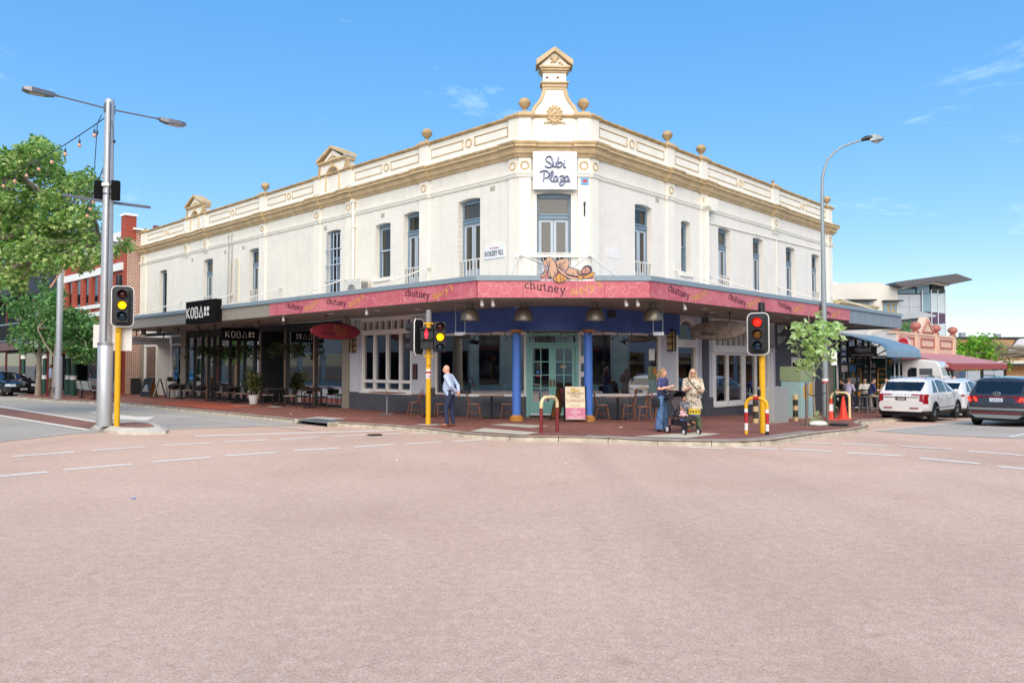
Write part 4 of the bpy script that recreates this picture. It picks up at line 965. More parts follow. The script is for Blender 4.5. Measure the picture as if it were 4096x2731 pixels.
mb = FL.mb(); mullions(FL, (25.22, 26.55, 28.6, 30.35), .11, .12, 3.5, -.14, 0, mb)
for a, b in ((25.27, 26.5), (28.65, 30.3)):
 mb.box(a, b, -.14, 0, .12, .74); mb.box(a, b, -.14, .03, .74, .8); mb.box(a+.12, b-.12, 0, .012, .2, .66); mb.box(a, b, -.14, 0, 2.92, 3.02); mb.box(a, b, -.14, 0, 3.4, 3.5)
mb.box(26.6, 28.55, -.14, 0, 3.0, 3.5)
W = mb.build('white_shopfront', m_white, B); panes(FL, [(25.27, 26.5), (28.65, 30.3)], .8, 2.92, -.07, W); panes(FL, [(25.27, 26.5), (28.65, 30.3)], 3.02, 3.4, -.07, W, 'transom_pane')
for a0, a1 in ((25.35, 26.45), (28.75, 30.2)):
 for i in range(4):
  for j in range(2):
   if (i+j) % 2: mb = FL.mb(); w_ = (a1-a0)/4; mb.box(a0+w_*i, a0+w_*(i+1)-.01, -.3, -.28, 1.2+.3*j, 1.48+.3*j); mb.build('display_card', m_wht if j else m_black, W)
 mb = FL.mb(); mb.box(a0, a1, -.32, -.3, 1.18, 1.8); mb.build('display_board', mat('display_grey', '8d8f93', .6), W)
 for q in (.3, .7): mb = MB(); x, y, _ = FL.P(a0+(a1-a0)*q, -.4, 0); mb.lathe([(.1, .82), (.19, .92), (.2, 1.05), (.14, 1.16), (.05, 1.18)], 14, (x, y, 0)); mb.build('white_vase', m_wht, W, smooth=50)
mb = FL.mb(); mb.box(26.6, 28.5, -1.2, -1.15, .12, 3.0); W2 = mb.build('recessed_door', m_lgrey, B); panes(FL, [(26.8, 28.3)], .5, 2.5, -1.14, W2)
fbox(FL, 'recess_side', m_white, [(26.5, 26.56, -1.2, -.15, .12, 3.0), (28.56, 28.62, -1.2, -.15, .12, 3.0)])
# rooms behind the glass
def room(fr, s0, s1, d, z0, m1, m2, name='interior'):
 mb = fr.mb(); mb.quad((s0, -.35, z0), (s1, -.35, z0), (s1, -d, z0), (s0, -d, z0)); mb.quad((s0, -d, z0), (s1, -d, z0), (s1, -d, 3.6), (s0, -d, 3.6)); mb.quad((s0, -.35, 3.6), (s1, -.35, 3.6), (s1, -d, 3.6), (s0, -d, 3.6))
 for s_ in (s0, s1): mb.quad((s_, -.35, z0), (s_, -d, z0), (s_, -d, 3.6), (s_, -.35, 3.6))
 mb.build(name, m1, B, normals=False)
m_in = mat('interior_brown', '83776a', .8, var=.25, scale=1.5, detail=4); m_in2 = mat('interior_dark', '62625f', .8, var=.2, scale=1.5)
room(FL, 9.5, 14.3, 4.0, .1, m_in2, 0); room(FL, 16.4, 24.6, 4.0, .1, m_in2, 0); room(FL, 24.8, 31, 2.5, .1, mat('interior_pale', 'a39a8c', .8), 0); room(FL, 5.2, 8.6, 3.0, .1, m_in, 0); room(FR_, 7.7, 12.4, 3.0, -.3, m_in, 0); room(FR_, 5.0, 6.6, 1.2, -.3, m_in2, 0)
mb = MB(); mb.slab([(-1.3, 25.75), (3.9, 25.75), (4.9, 26.9), (6.3, 28.3), (1.3, 31), (-3.6, 28.3), (-2.5, 27.0)], .1, .13); mb.slab([(-1.3, 25.75), (3.9, 25.75), (6.3, 28.3), (1.3, 31), (-3.6, 28.3)], 3.3, 3.35); part(mb, 'interior_floor', m_in)
mb = MB(); mb.box(-3.2, 1.2, 30.4, 30.5, .1, 3.3); mb.box(1.2, 5.6, 30.4, 30.5, .1, 3.3); part(mb, 'interior_wall', m_in)
mb = FL.mb(); mb.box(2.4, 4.0, -.32, -.3, .87, 2.86); mb.build('green_curtain', mat('curtain_green', '2c6a5c', .8, var=.15, scale=3), WL)
mb = MB(); mb.box(-1.2, .3, 25.85, 25.9, .87, 1.05); mb.build('window_shelf', m_wood, B)
for x in (-.35, -.05, .2): mb = MB(); mb.cyl(.06, .88, 1.2, 10, (x+.1, 25.8)); mb.build('menu_roll', m_wht, B)
for x in (2.75, 3.3, 3.75): mb = MB(); mb.box(x, x+.16, 25.8, 25.82, .9, 1.25); mb.build('menu_card', mat('menu_pale', '9fb6c9', .6), B)
mb = FR_.mb(); mb.box(3.35, 3.7, -.05, -.046, 2.0, 2.4); mb.build('paper_notice', m_wht, WR)
mb = FR_.mb(); mb.box(3.62, 3.82, -.05, -.046, 1.5, 1.75); mb.build('orange_notice', mat('notice_orange', 'b9803e', .6), WR)
mb = FD.mb(); mb.box(3.72, 3.95, -.05, -.046, 1.9, 2.15); mb.box(3.72, 3.95, -.05, -.046, 1.45, 1.62); part(mb, 'paper_notice', m_wht)
for k, (s_, z) in enumerate(((16.9, 2.3), (19.0, 2.2))):
 mb = MB(); x, y, _ = FL.P(s_, -1.2, 0); mb.ball((x, y, z), .07); part(mb, 'warm_lamp', mat('warm_lamp', 'ff9a4a', .5, emit='ff8a3a', estr=9))
# ---------------------------------------------------------------- canopy over the pavement
CA = empty('street_canopy', 'long suspended canopy with grey gutter wrapping round the cream building', 'canopy', (1.3, 22.5, 3.67))
p_ = lambda fr, s_, o: tuple(fr.P(s_, o, 0)[:2])
LE, RE = 26.5, 19.95
def cpoly(o): return [p_(FL, LE, .0), p_(FL, LE, o), p_(FL, -1.46, o), p_(FR_, -1.5, o), p_(FR_, RE, o), p_(FR_, RE, .0), p_(FR_, .05, .0), p_(FL, .05, .0)]
mb = MB(); mb.slab(cpoly(3.17), 3.672, 3.70); mb.build('soffit', m_soffit, CA)
mb = MB(); mb.slab(cpoly(3.17), 4.06, 4.12); mb.build('deck', m_steel, CA)
FCA = Fr(p_(FL, -1.46, 3.2), tuple((V(p_(FR_, -1.5, 3.2))-V(p_(FL, -1.46, 3.2))).normalized()), (0.01, -1))
CL_ = (V(p_(FR_, -1.5, 3.2))-V(p_(FL, -1.46, 3.2))).length
FCA.n = (FCA.u[1], -FCA.u[0])
mb = MB()
pr = [(-.12, 4.135), (.06, 4.135), (.06, 4.27), (.04, 4.28), (-.12, 4.28)]
def mit2(fa, sa, fb, sb, o, z):
 p1, p2 = V(fa.P(sa, 3.2+o if fa is not FCA else o, 0)), V(fb.P(sb, 3.2+o if fb is not FCA else o, 0)); da, db = V((*fa.u, 0)), V((*fb.u, 0))
 c = da.x*db.y-da.y*db.x; t = ((p2.x-p1.x)*db.y-(p2.y-p1.y)*db.x)/c
 return (p1.x+da.x*t, p1.y+da.y*t, z)
g0, g1 = 1.72, 3.22
for a, b in (((FL, LE), 'L'), (None, 'R')):
 if b == 'L':
  rings = [[FL.P(LE, 3.2+o, z) for o, z in pr], [mit2(FL, -1.46, FCA, 0, o, z) for o, z in pr], [FCA.P(g0, o, z) for o, z in pr]]
 else:
  rings = [[FCA.P(g1, o, z) for o, z in pr], [mit2(FCA, CL_, FR_, -1.5, o, z) for o, z in pr], [FR_.P(RE, 3.2+o, z) for o, z in pr]]
 q = MB(); q.loft(rings); q.build('gutter', m_gutter, CA)
# plain end fascias
m_batten = mat('batten_grey', '8f8a80', .6, var=.06, scale=3)
mb = FL.mb(); mb.box(9.75, LE, 3.14, 3.18, 3.66, 4.13); mb.build('fascia_backing', m_char, CA)
s_ = 9.8
while s_ < LE: mb = FL.mb(); mb.box(s_, s_+.175, 3.18, 3.195, 3.76, 4.13); mb.build('fascia_board', m_batten, CA); s_ += .185
mb = FL.mb(); mb.box(9.75, LE, 3.18, 3.21, 3.655, 3.76); mb.build('fascia_edge', m_batten, CA)
for k in range(7):
 mb = FR_.mb(); a = 13.25+.96*k; mb.box(a, a+.945, 3.15, 3.19, 3.58, 4.13); mb.build('metal_fascia', mat('fascia_zinc', '8e979f', .45, metal=.3, var=.07, scale=3), CA)
mb = FR_.mb(); mb.box(19.95, 19.98, 0, 3.19, 3.58, 4.13); mb.build('end_panel', MATS['fascia_zinc'], CA)
for fr, ss in ((FL, (4.27, 9.45, 14.59, 19.23, 25.2)), (FR_, (4.9, 7.44, 13.52, 19.49))):
 for s_ in ss:
  mb = fr.mb(); mb.tube([(s_, .09, 5.3), (s_, 2.95, 4.2)], .026, 6); mb.box(s_-.05, s_+.05, .068, .1, 5.24, 5.36); mb.tube([(s_, 1.4, 4.8), (s_, 1.5, 4.76)], .036, 6); mb.build('tie_rod', m_rail, CA)
for a, b in (((.03, .08), (-.35, 2.9)), ((.03, .08), (1.05, 2.2)), ((2.25, .08), (1.45, 2.1)), ((2.25, .08), (2.75, 2.9)), ((.03, .1), (1.7, 2.9))):
 mb = FC.mb(); mb.tube([(a[0], a[1]+.0, 5.31), (b[0], b[1], 4.22 if b[1] > 2.5 else 4.62)], .026, 6); mb.build('tie_rod', m_rail, CA)
mb = FL.mb()
for s_, o in ((24.6, 2.2), (22.6, 2.2), (20.5, 2.2), (18.2, 2.2), (16.6, 2.2), (12.6, 2.2), (10.5, 2.2)):
 x, y, _ = FL.P(s_, o, 0); mb = MB(); mb.cyl(.12, 3.42, 3.672, 14, (x, y)); mb.build('downlight', mat('downlight_grey', '6a645e', .6), CA, smooth=40)
for fr, s_, o in ((FL, 6.9, 2.4), (FL, 4.4, 2.2), (FL, 3.0, 1.6), (FR_, 3.2, 2.2), (FR_, 4.8, 1.6), (FR_, 9.5, 2.2), (FR_, 6.4, 2.4)):
 x, y, _ = fr.P(s_, o, 0); mb = MB(); mb.lathe([(.09, 3.655), (.11, 3.668), (.02, 3.668)], 14, (x, y, 0)); mb.build('recessed_light', m_wht, CA)
# ---------------------------------------------------------------- signs on the building
def crackle(name, c1, c2, line):
 m = bpy.data.materials.new(name); m.use_nodes = True
 n, l, b = nodes_of(m); b.inputs['Roughness'].default_value = .42
 geo = n.new('ShaderNodeNewGeometry')
 wp = n.new('ShaderNodeTexNoise'); wp.inputs['Scale'].default_value = 2.2; wp.inputs['Detail'].default_value = 2; l.new(geo.outputs['Position'], wp.inputs['Vector'])
 av = n.new('ShaderNodeMixRGB'); av.blend_type = 'ADD'; av.inputs[0].default_value = .22; l.new(geo.outputs['Position'], av.inputs[1]); l.new(wp.outputs['Color'], av.inputs[2])
 def cracks(s, w):
  v = n.new('ShaderNodeTexVoronoi'); v.feature = 'DISTANCE_TO_EDGE'; v.inputs['Scale'].default_value = s; l.new(av.outputs[0], v.inputs['Vector'])
  r = n.new('ShaderNodeValToRGB'); r.color_ramp.elements[0].position = w*.4; r.color_ramp.elements[1].position = w; r.color_ramp.elements[0].color = (1, 1, 1, 1); r.color_ramp.elements[1].color = (0, 0, 0, 1)
  l.new(v.outputs['Distance'], r.inputs[0]); return r.outputs[0]
 a1, a2 = cracks(3.4, .022), cracks(8., .03)
 nz = n.new('ShaderNodeTexNoise'); nz.inputs['Scale'].default_value = .8; nz.inputs['Detail'].default_value = 4; l.new(geo.outputs['Position'], nz.inputs['Vector'])
 r = n.new('ShaderNodeValToRGB'); r.color_ramp.elements[0].position = .35; r.color_ramp.elements[1].position = .68; r.color_ramp.elements[0].color = lin(c1); r.color_ramp.elements[1].color = lin(c2); l.new(nz.outputs['Fac'], r.inputs[0])
 half = n.new('ShaderNodeMath'); half.operation = 'MULTIPLY'; half.inputs[1].default_value = .32; l.new(a2, half.inputs[0])
 h1 = n.new('ShaderNodeMath'); h1.operation = 'MULTIPLY'; h1.inputs[1].default_value = .5; l.new(a1, h1.inputs[0])
 mxm = n.new('ShaderNodeMath'); mxm.operation = 'MAXIMUM'; l.new(h1.outputs[0], mxm.inputs[0]); l.new(half.outputs[0], mxm.inputs[1])
 mw = n.new('ShaderNodeMixRGB'); l.new(mxm.outputs[0], mw.inputs[0]); l.new(r.outputs[0], mw.inputs[1]); mw.inputs[2].default_value = lin(line)
 l.new(mw.outputs[0], b.inputs['Base Color']); MATS[name] = m
 return m
m_pink = crackle('pink_crackle', 'b25261', 'c66e74', 'deaeab')
m_plum = mat('plum_letter', '3d1d2c', .6, var=.1, scale=12); m_gold = mat('gold_letter', 'c8974e', .5, var=.12, scale=12)
FS = empty('fascia_sign', 'long pink crackle patterned restaurant fascia sign reading chutney mary\'s round the canopy edge', 'sign', (1.3, 20.7, 3.67))
def pnl(fr, a, b, o, z1=4.13):
 mb = fr.mb(); mb.box(a+.004, b-.004, o-.02, o+.022, 3.672, z1); mb.build('sign_panel', m_pink, FS)
lj = [-1.45, -.5, .56, 1.63, 2.87, 4.6, 5.9, 7.4, 8.98, 9.74]
for a, b in zip(lj, lj[1:]): pnl(FL, a, b, 3.2)
rj = [-1.49, 1.55, 4.5, 7.4, 10.3, 13.22]
for a, b in zip(rj, rj[1:]): pnl(FR_, a, b, 3.2)
cj = [.01, 1.25, 3.47, CL_-.01]
for i, (a, b) in enumerate(zip(cj, cj[1:])): pnl(FCA, a, b, 0, 4.13)
def words(P, xh=.125, sx=1.0):
 st, e = pen_word('chutney', xh, 0, .2, -.14, 5, gap=.2); stroke_letters('lettering', [[(p[0]*1.0*sx, p[1]) for p in s] for s in st], .027, P, m_plum, FS, out=.024, depth=.004)
 st, e2 = pen_word("mary's", xh, e+.12, .03, .2, 4, gap=.2); stroke_letters('lettering', [[(p[0]*sx, p[1]) for p in s] for s in st], .027, P, m_gold, FS, out=.024, depth=.004)
for s0 in (8.54, 5.86, 1.62): words(lambda a, b, c, s0=s0: FL.P(s0-a*1.2, 3.2+b, 3.72+c), .125)
for s0 in (-.6, 2.9, 6.43, 10.05): words(lambda a, b, c, s0=s0: FR_.P(s0+a*1.2, 3.2+b, 3.72+c), .125)
words(lambda a, b, c: FCA.P(1.3+a*1.06, b, 3.73+c), .14)
# reclining figure cut-out over the middle of the canopy
ea = lambda x, y: (2.15+(x-1170)/986, 3.67+(1145-y)/986)
mb = FCA.mb(); mb.prism([ea(715, 640), ea(2190, 640), ea(2190, 560), ea(2000, 520), ea(1500, 420), ea(900, 420), ea(715, 560)], -.02, .03); mb.build('raised_panel', m_pink, FS)
m_fig = mat('figure_flesh', 'bf987e', .6, var=.06, scale=5); m_fig2 = mat('figure_orange', 'c08a45', .6, var=.1, scale=6); m_fig3 = mat('figure_line', '363a52', .6, var=0); m_fig4 = mat('figure_skin', 'b98674', .6)
FIG = [([(820,180),(900,110),(960,60),(1020,55),(1070,90),(1150,200),(1200,330),(1200,480),(1150,560),(1050,640),(960,600),(950,480),(960,300),(900,280),(840,270)], m_fig, .05),
    ([(1150,170),(1280,110),(1450,85),(1510,120),(1525,200),(1500,330),(1470,390),(1350,400),(1240,330),(1180,240)], m_fig, .044),
    ([(960,560),(1080,650),(1130,700),(1250,745),(1400,715),(1480,640),(1400,570),(1250,480),(1180,560),(1080,610)], m_fig2, .056),
    ([(1170,230),(1240,350),(1420,480),(1520,560),(1760,610),(1780,670),(1600,660),(1480,610),(1300,500),(1200,380)], m_fig, .064),
    ([(1480,340),(1600,350),(1720,380),(1850,430),(1880,560),(1720,570),(1560,540),(1420,480),(1470,400)], m_fig, .052),
    ([(1900,590),(1980,520),(2150,450),(2225,490),(2140,580),(2020,630),(1920,630)], m_fig2, .054),
    ([(1845,455),(1870,360),(1950,290),(2040,278),(2115,320),(2135,400),(2120,440),(2060,495),(1960,515),(1880,505)], m_fig3, .058),
    ([(1850,450),(1880,370),(1960,315),(2030,315),(2080,370),(2090,430),(2050,480),(1960,505),(1890,500)], m_fig4, .066),
    ([(1740,560),(1830,535),(1900,580),(1895,640),(1830,670),(1760,620)], m_fig2, .07),
    ([(720,560),(800,500),(860,420),(830,290),(890,330),(925,420),(885,560),(780,590)], m_fig, .048)]
for poly, mm, o in FIG:
 mb = FCA.mb(); mb.prism([ea(*p) for p in poly], .0, o); F_ = mb.build('cutout_figure', mm, FS)
 pts_ = [ea(*p) for p in poly]; stroke_letters('outline', [pts_+[pts_[0]]], .016, lambda a, b, c: FCA.P(a, b, c), m_fig3, FS, out=o+.001, depth=.003)
ln = [[(900,130),(940,220),(960,300)], [(1000,120),(985,300),(960,470)], [(1020,560),(1000,460)], [(1120,560),(1140,440)], [(1250,300),(1330,250)], [(1260,320),(1400,330)], [(1240,270),(1290,200)], [(1330,250),(1430,160)], [(1100,640),(1120,690)], [(1180,600),(1190,710)], [(1280,560),(1290,730)], [(1350,600),(1370,710)],
   [(1930,350),(1960,345)], [(2000,420),(2030,415)], [(1965,370),(1950,410),(1965,420)], [(1930,455),(1975,460)], [(1720,430),(1760,500),(1850,560)], [(1740,420),(1790,480),(1870,530)], [(1430,540),(1450,500)], [(1470,560),(1490,515)], [(1600,480),(1640,530)], [(1980,560),(2000,530)], [(790,530),(860,470),(890,400)]]
stroke_letters('outline', [[ea(*p) for p in s] for s in ln], .013, lambda a, b, c: FCA.P(a, b, c), m_fig3, FS, out=.073, depth=.003)
# white box sign over the corner window, neon script
SP = empty('script_sign', 'white square box sign with dark blue neon script Subi Plaza above corner window', 'sign', FC.P(1.14, .1, 7.35))
mb = FC.mb(); mb.box(.45, 1.84, .09, .24, 7.36, 8.56); mb.build('box', mat('sign_white', 'dfe3e8', .35, var=.03), SP, bevel=.008)
zs = lambda x, y: (.45+(x-1357)/747, 8.56-(y-78)/747)
SCR = [[(1805,300),(1800,240),(1750,198),(1695,212),(1660,265),(1682,318),(1740,350),(1792,392),(1798,438),(1750,464),(1685,456),(1635,422)], [(1835,320),(1830,420),(1850,445),(1885,430),(1900,330),(1900,430),(1925,440)], [(1960,215),(1930,440),(1960,455),(2010,440),(2040,370),(2010,330),(1965,360)], [(2095,345),(2080,440),(2100,460),(2135,450)], [(2103,285),(2106,300)],
    [(1515,580),(1580,545),(1660,540),(1720,580),(1735,640),(1700,700),(1640,710)], [(1620,560),(1600,795)], [(1740,740),(1790,690),(1830,600),(1820,555),(1790,560),(1770,650),(1775,760),(1810,795),(1840,780)], [(1930,680),(1880,665),(1850,720),(1860,790),(1900,780),(1935,685),(1940,780),(1960,795)],
    [(1980,690),(2030,655),(2080,670),(2060,720),(2010,755),(2060,760),(2085,800),(2060,870),(2010,885),(1985,850),(2010,800),(2080,760)], [(2190,680),(2140,665),(2110,720),(2120,790),(2160,780),(2198,685),(2200,780),(2235,795)]]
def smooth_path(p, n=4):
 out = []
 for i in range(len(p)-1):
  p0, p1, p2, p3 = p[max(i-1, 0)], p[i], p[i+1], p[min(i+2, len(p)-1)]
  for k in range(n):
   t = k/n; out.append(tuple(.5*((2*b)+(c-a)*t+(2*a-5*b+4*c-d)*t*t+(-a+3*b-3*c+d)*t**3) for a, b, c, d in zip(p0, p1, p2, p3)))
 return out+[p[-1]]
mb = FC.mb(); mb2 = FC.mb()
for st in SCR:
 st = smooth_path(st)
 mb.tube([(zs(*p)[0], .27, zs(*p)[1]) for p in st], .024, 8); mb2.tube([(zs(*p)[0]-.004, .302, zs(*p)[1]+.004) for p in st], .0085, 6)
mb.build('script_channel', mat('navy_channel', '2c3c70', .4), SP, smooth=60); mb2.build('glass_tube', mat('neon_glass', 'c9cfe0', .2), SP, smooth=60)
# street name plate
RS = empty('street_name_sign', 'white enamel street name plate reading Rokeby Rd on the left wall', 'sign', FL.P(1.05, .02, 5.3))
mb = FL.mb(); mb.box(.6, 1.51, .004, .03, 5.31, 5.75); mb.build('plate', mat('enamel_white', 'dfe3e6', .35, var=.06, scale=9), RS, bevel=.006)
lettering('name', 'ROKEBY RD.', .235, lambda a, b, c: FL.P(1.055-a*.66, .034+b, 5.4+c), m_black, RS, bold=.012)
lettering('council_name', 'CITY OF SUBIACO', .075, lambda a, b, c: FL.P(1.055-a*.7, .034+b, 5.62+c), m_red, RS)
# small mosaic plaque: a plain red motif on blue tiles
MP = empty('mosaic_plaque', 'small blue tile plaque with a red motif beside the white box sign', 'plaque', FC.P(2.1, .08, 7.54))
mb = FC.mb(); mb.box(1.975, 2.23, .067, .085, 7.545, 7.77); mb.build('tiles', mat('tile_blue', '4f9cc4', .3, var=.12, scale=30), MP)
mb = FC.mb()
for i, j in ((2,5),(3,5),(4,5),(5,5),(1,4),(2,4),(3,4),(4,4),(5,4),(6,4),(1,3),(3,3),(4,3),(6,3),(2,2),(3,2),(4,2),(5,2),(2,1),(5,1)): mb.box(1.99+.029*i, 2.017+.029*i, .085, .089, 7.56+.027*j, 7.585+.027*j)
mb.build('motif', m_red, MP)
# hanging signs, square to the wall
def perp(fr, s_, o): # local frame: a along the board, b towards the street corner (reader), c up
 d = V((*fr.n, 0)); x, y, _ = fr.P(s_, o, 0); back = V((*fr.u, 0))*-1
 sgn = -1 if fr is FL else 1
 return lambda a, b, c: (x+d.x*a*sgn+back.x*b, y+d.y*a*sgn+back.y*b, c)
P_ = perp(FL, 7.8, 1.6)
OV = empty('oval_sign', 'dark red oval hanging sign with faded figure at the left of the restaurant', 'sign', P_(0, 0, 3.09), group='oval signs under the canopy')
def oval(P, W_, H_, zc, m, root, rim=None):
 n = 36; pts = [(W_/2*math.copysign(abs(math.cos(t))**.92, math.cos(t)), H_/2*math.copysign(abs(math.sin(t))**1.15, math.sin(t))) for t in [2*math.pi*i/n for i in range(n)]]
 mb = MB(P); mb.prism([(a, zc+c) for a, c in pts], -.035, .035); mb.build('board', m, root)
 if rim: mb = MB(P); mb.tube([(a, .0, zc+c) for a, c in pts+[pts[0]]], .04, 6, False); mb.build('rim', rim, root, smooth=60)
 for a in (-.42, .46): mb = MB(P); mb.tube([(a, 0, zc+H_*.4), (a, 0, 3.67)], .014, 6); mb.box(a-.07, a+.07, -.03, .03, 3.64, 3.668); mb.build('hanger', m_blackm, root)
oval(P_, 2.08, .56, 3.09, mat('oxblood_board', '8a2c38', .45, var=.08), OV, mat('oxblood_rim', '7c2630', .4))
m_fad = mat('faded_ochre', '9c5c38', .6); m_fad2 = mat('faded_plum', '5c1c2a', .6)
st, e = pen_word('chutney', .075, -.55, 2.97, -.05, 4); stroke_letters('lettering', [[(p[0]*1.1, p[1]) for p in s] for s in st], .02, P_, m_fad2, OV, out=.036)
st, e = pen_word("mary's", .075, e+.06, 2.93, .06, 4); stroke_letters('lettering', [[(p[0]*1.1, p[1]) for p in s] for s in st], .02, P_, m_fad, OV, out=.036)
def small_figure(P, x, z, k, m, root, o=.036, lm=None):
 for poly, _, oo in FIG:
  mb = MB(P); mb.prism([(x+(p[0]-1470)*k, z+(400-p[1])*k) for p in poly], o, o+.002+oo*.02); mb.build('figure', m, root)
  if lm: pts_ = [(x+(p[0]-1470)*k, z+(400-p[1])*k) for p in poly]; stroke_letters('figure_outline', [pts_+[pts_[0]]], .006, P, lm, root, out=o+.004, depth=.002)
small_figure(P_, .12, 3.2, .00042, m_fad, OV, lm=m_fad2)
P_ = perp(FR_, 5.16, 1.6)
OV2 = empty('oval_sign', 'weathered pale oval hanging sign with peeling lettering at the right', 'sign', P_(0, 0, 3.05), group='oval signs under the canopy')
oval(P_, 2.15, .62, 3.05, mat('weathered_board', '8f857b', .75, var=.25, scale=6, detail=8, col2='9c9187', bump=.3), OV2, mat('weathered_rim', '7c7068', .75, var=.2, scale=8))
st, e = pen_word('chutney', .085, -.62, 2.92, -.05, 4); stroke_letters('lettering', [s for s in st if s[0][0] < -.1], .02, P_, mat('worn_letter', '4a4246', .7), OV2, out=.036)
small_figure(P_, .0, 3.15, .00036, MATS['weathered_board'], OV2, lm=mat('worn_line', '7a716c', .7))
# cafe signs
KS = empty('cafe_fascia_sign', 'large black box sign with white KOBA letters projecting above canopy edge', 'sign', FL.P(15.0, 3.3, 3.6))
mb = FL.mb(); mb.box(13.62, 16.43, 3.22, 3.5, 3.6, 4.55); mb.build('box', m_matt, KS, bevel=.01)
def koba(P, x0, z0, h, w, m, root, pen, logo=True):
 S = [[(0, 0), (0, 1)], [(.5, 1), (.03, .45)], [(.1, .52), (.55, 0)], [(p[0]+.75, p[1]) for p in arc(.28, .5, .26, .5, 90, 450, 20)], [(1.55, 0), (1.55, 1), (1.8, 1)]+arc(1.8, .76, .2, .24, 90, -70, 6)+arc(1.82, .26, .24, .26, 70, -90, 8)+[(1.55, 0)], [(2.3, 0), (2.62, 1), (2.94, 0), (2.36, .04)]]
 stroke_letters('lettering', [[(x0+p[0]*w, z0+p[1]*h) for p in s] for s in S], pen, P, m, root)
 if logo:
  lx, lz, q, hh = x0+3.2*w, z0+.1*h, .42*w, .46*h
  mb = MB(P)
  mb.prism([(lx, lz+hh), (lx+.1*q, lz+hh), (lx+.9*q, lz+hh), (lx+.5*q, lz+1.4*hh), (lx+.9*q, lz+1.9*hh), (lx, lz+1.9*hh)], .006, .016)
  mb.prism([(lx+1.55*q+.5*q*math.cos(t), lz+1.45*hh+.47*hh*math.sin(t)) for t in [i*math.pi/8 for i in range(16)]], .006, .016)
  mb.prism([(lx, lz), (lx+.6*q, lz), (lx+.85*q, lz+.22*hh), (lx+.6*q, lz+.45*hh), (lx+.8*q, lz+.68*hh), (lx+.55*q, lz+.88*hh), (lx, lz+.88*hh)], .006, .016)
  mb.prism([(lx+1.05*q, lz), (lx+2.05*q, lz), (lx+1.55*q, lz+.88*hh)], .006, .016)
  mb.build('logo', m, root)
koba(lambda a, b, c: FL.P(16.43-a, 3.5+b, 3.6+c), .13, .24, .43, .53, m_wht, KS, .07)
P_ = perp(FL, 15.24, 1.6)
KH = empty('cafe_hanging_sign', 'black hanging sign with thin white KOBA letters under the canopy', 'sign', P_(0, 0, 3.18))
mb = MB(P_); mb.box(-.86, .86, -.04, .04, 2.9, 3.46); mb.build('board', m_matt, KH)
for a in (-.3, .3): mb = MB(P_); mb.tube([(a, 0, 3.45), (a, 0, 3.67)], .012, 6); mb.build('hanger', m_blackm, KH)
koba(lambda a, b, c: P_(-.86+a, .04+b, 2.9+c), .17, .14, .27, .33, m_wht, KH, .018)
P_ = perp(FL, 25.3, 1.6)
DH = empty('jeweller_hanging_sign', 'grey hanging sign reading Diamond Collective at the far left shop', 'sign', P_(0, 0, 3.1))
mb = MB(P_); mb.box(-1.0, 1.0, -.05, .05, 2.92, 3.31); mb.build('board', mat('sign_grey', 'b9bbbf', .5), DH)
for a in (-.7, .7): mb = MB(P_); mb.tube([(a, 0, 3.3), (a, 0, 3.67)], .03, 6); mb.build('hanger', m_blackm, DH)
lettering('lettering', 'DIAMOND COLLECTIVE', .13, lambda a, b, c: P_(a, .052+b, 3.07+c), mat('letter_grey', '2f3034', .5), DH, space=1.35, sx=.98)
# menu board, lanterns, lights
mb = FL.mb(); mb.box(4.98, 5.24, .0, .035, 1.33, 1.88); MBd = tag(mb.build('menu_board', m_black), 'narrow black menu board on grey wall between windows', 'menu board')
mb = FL.mb()
for k in range(8): mb.box(5.03, 5.19-.05*(k % 3), .036, .038, 1.4+.042*k, 1.415+.042*k)
mb.build('printed_lines', m_fad, MBd); mb = FL.mb(); mb.box(5.06, 5.16, .036, .039, 1.77, 1.82); mb.build('badge', m_red, MBd)
m_lant = mat('lantern_shade', 'b59a68', .5, var=.08)
for fr, s_, z, lab in ((FL, 8.83, 2.35, 'black cage wall lantern on left grey pier beside white window'), (FL, 5.0, 2.45, 'black cage wall lantern above the menu board'), (FR_, 4.55, 2.35, 'black cage wall lantern between shop window and arched window')):
 L_ = empty('wall_lantern', lab, 'lamp', fr.P(s_, .0, z), group='cage lanterns on the shop wall')
 mb = fr.mb(); mb.box(s_-.1, s_+.1, .02, .2, z+.04, z+.68); mb.build('shade', m_lant, L_)
 mb = fr.mb()
 for q in (0, .24, .48, .72): mb.box(s_-.13, s_+.13, .0, .23, z-.01+q, z+.03+q)
 for a in (-.12, .09): mb.box(s_+a, s_+a+.03, .2, .23, z, z+.74)
 for q in (.13, .37, .6): mb.box(s_-.12, s_+.12, .215, .225, z+q, z+q+.012)
 mb.tube([(s_, .02, z+.72), (s_, .02, 3.6)], .01, 5); mb.build('cage', m_blackm, L_)
m_dome = mat('bronze_dome', '7d7468', .38, metal=.6, var=.1, scale=9)
def dome(x, y, lab):
 D_ = empty('pendant_lamp', lab, 'lamp', (x, y, 3.1), group='dome lamps over the entrance')
 mb = MB(); mb.lathe([(.283, 3.13), (.285, 3.16), (.27, 3.26), (.235, 3.38), (.18, 3.46), (.12, 3.5), (.1, 3.5)], 24, (x, y, 0), False); mb.lathe([(.275, 3.13), (.255, 3.26), (.2, 3.4), (.02, 3.47)], 24, (x, y, 0), False); mb.build('shade', m_dome, D_, smooth=50, normals=False)
 mb = MB(); mb.lathe([(.1, 3.5), (.105, 3.52), (.1, 3.54), (.1, 3.67)], 16, (x, y, 0)); mb.build('neck', m_dome, D_, smooth=50)
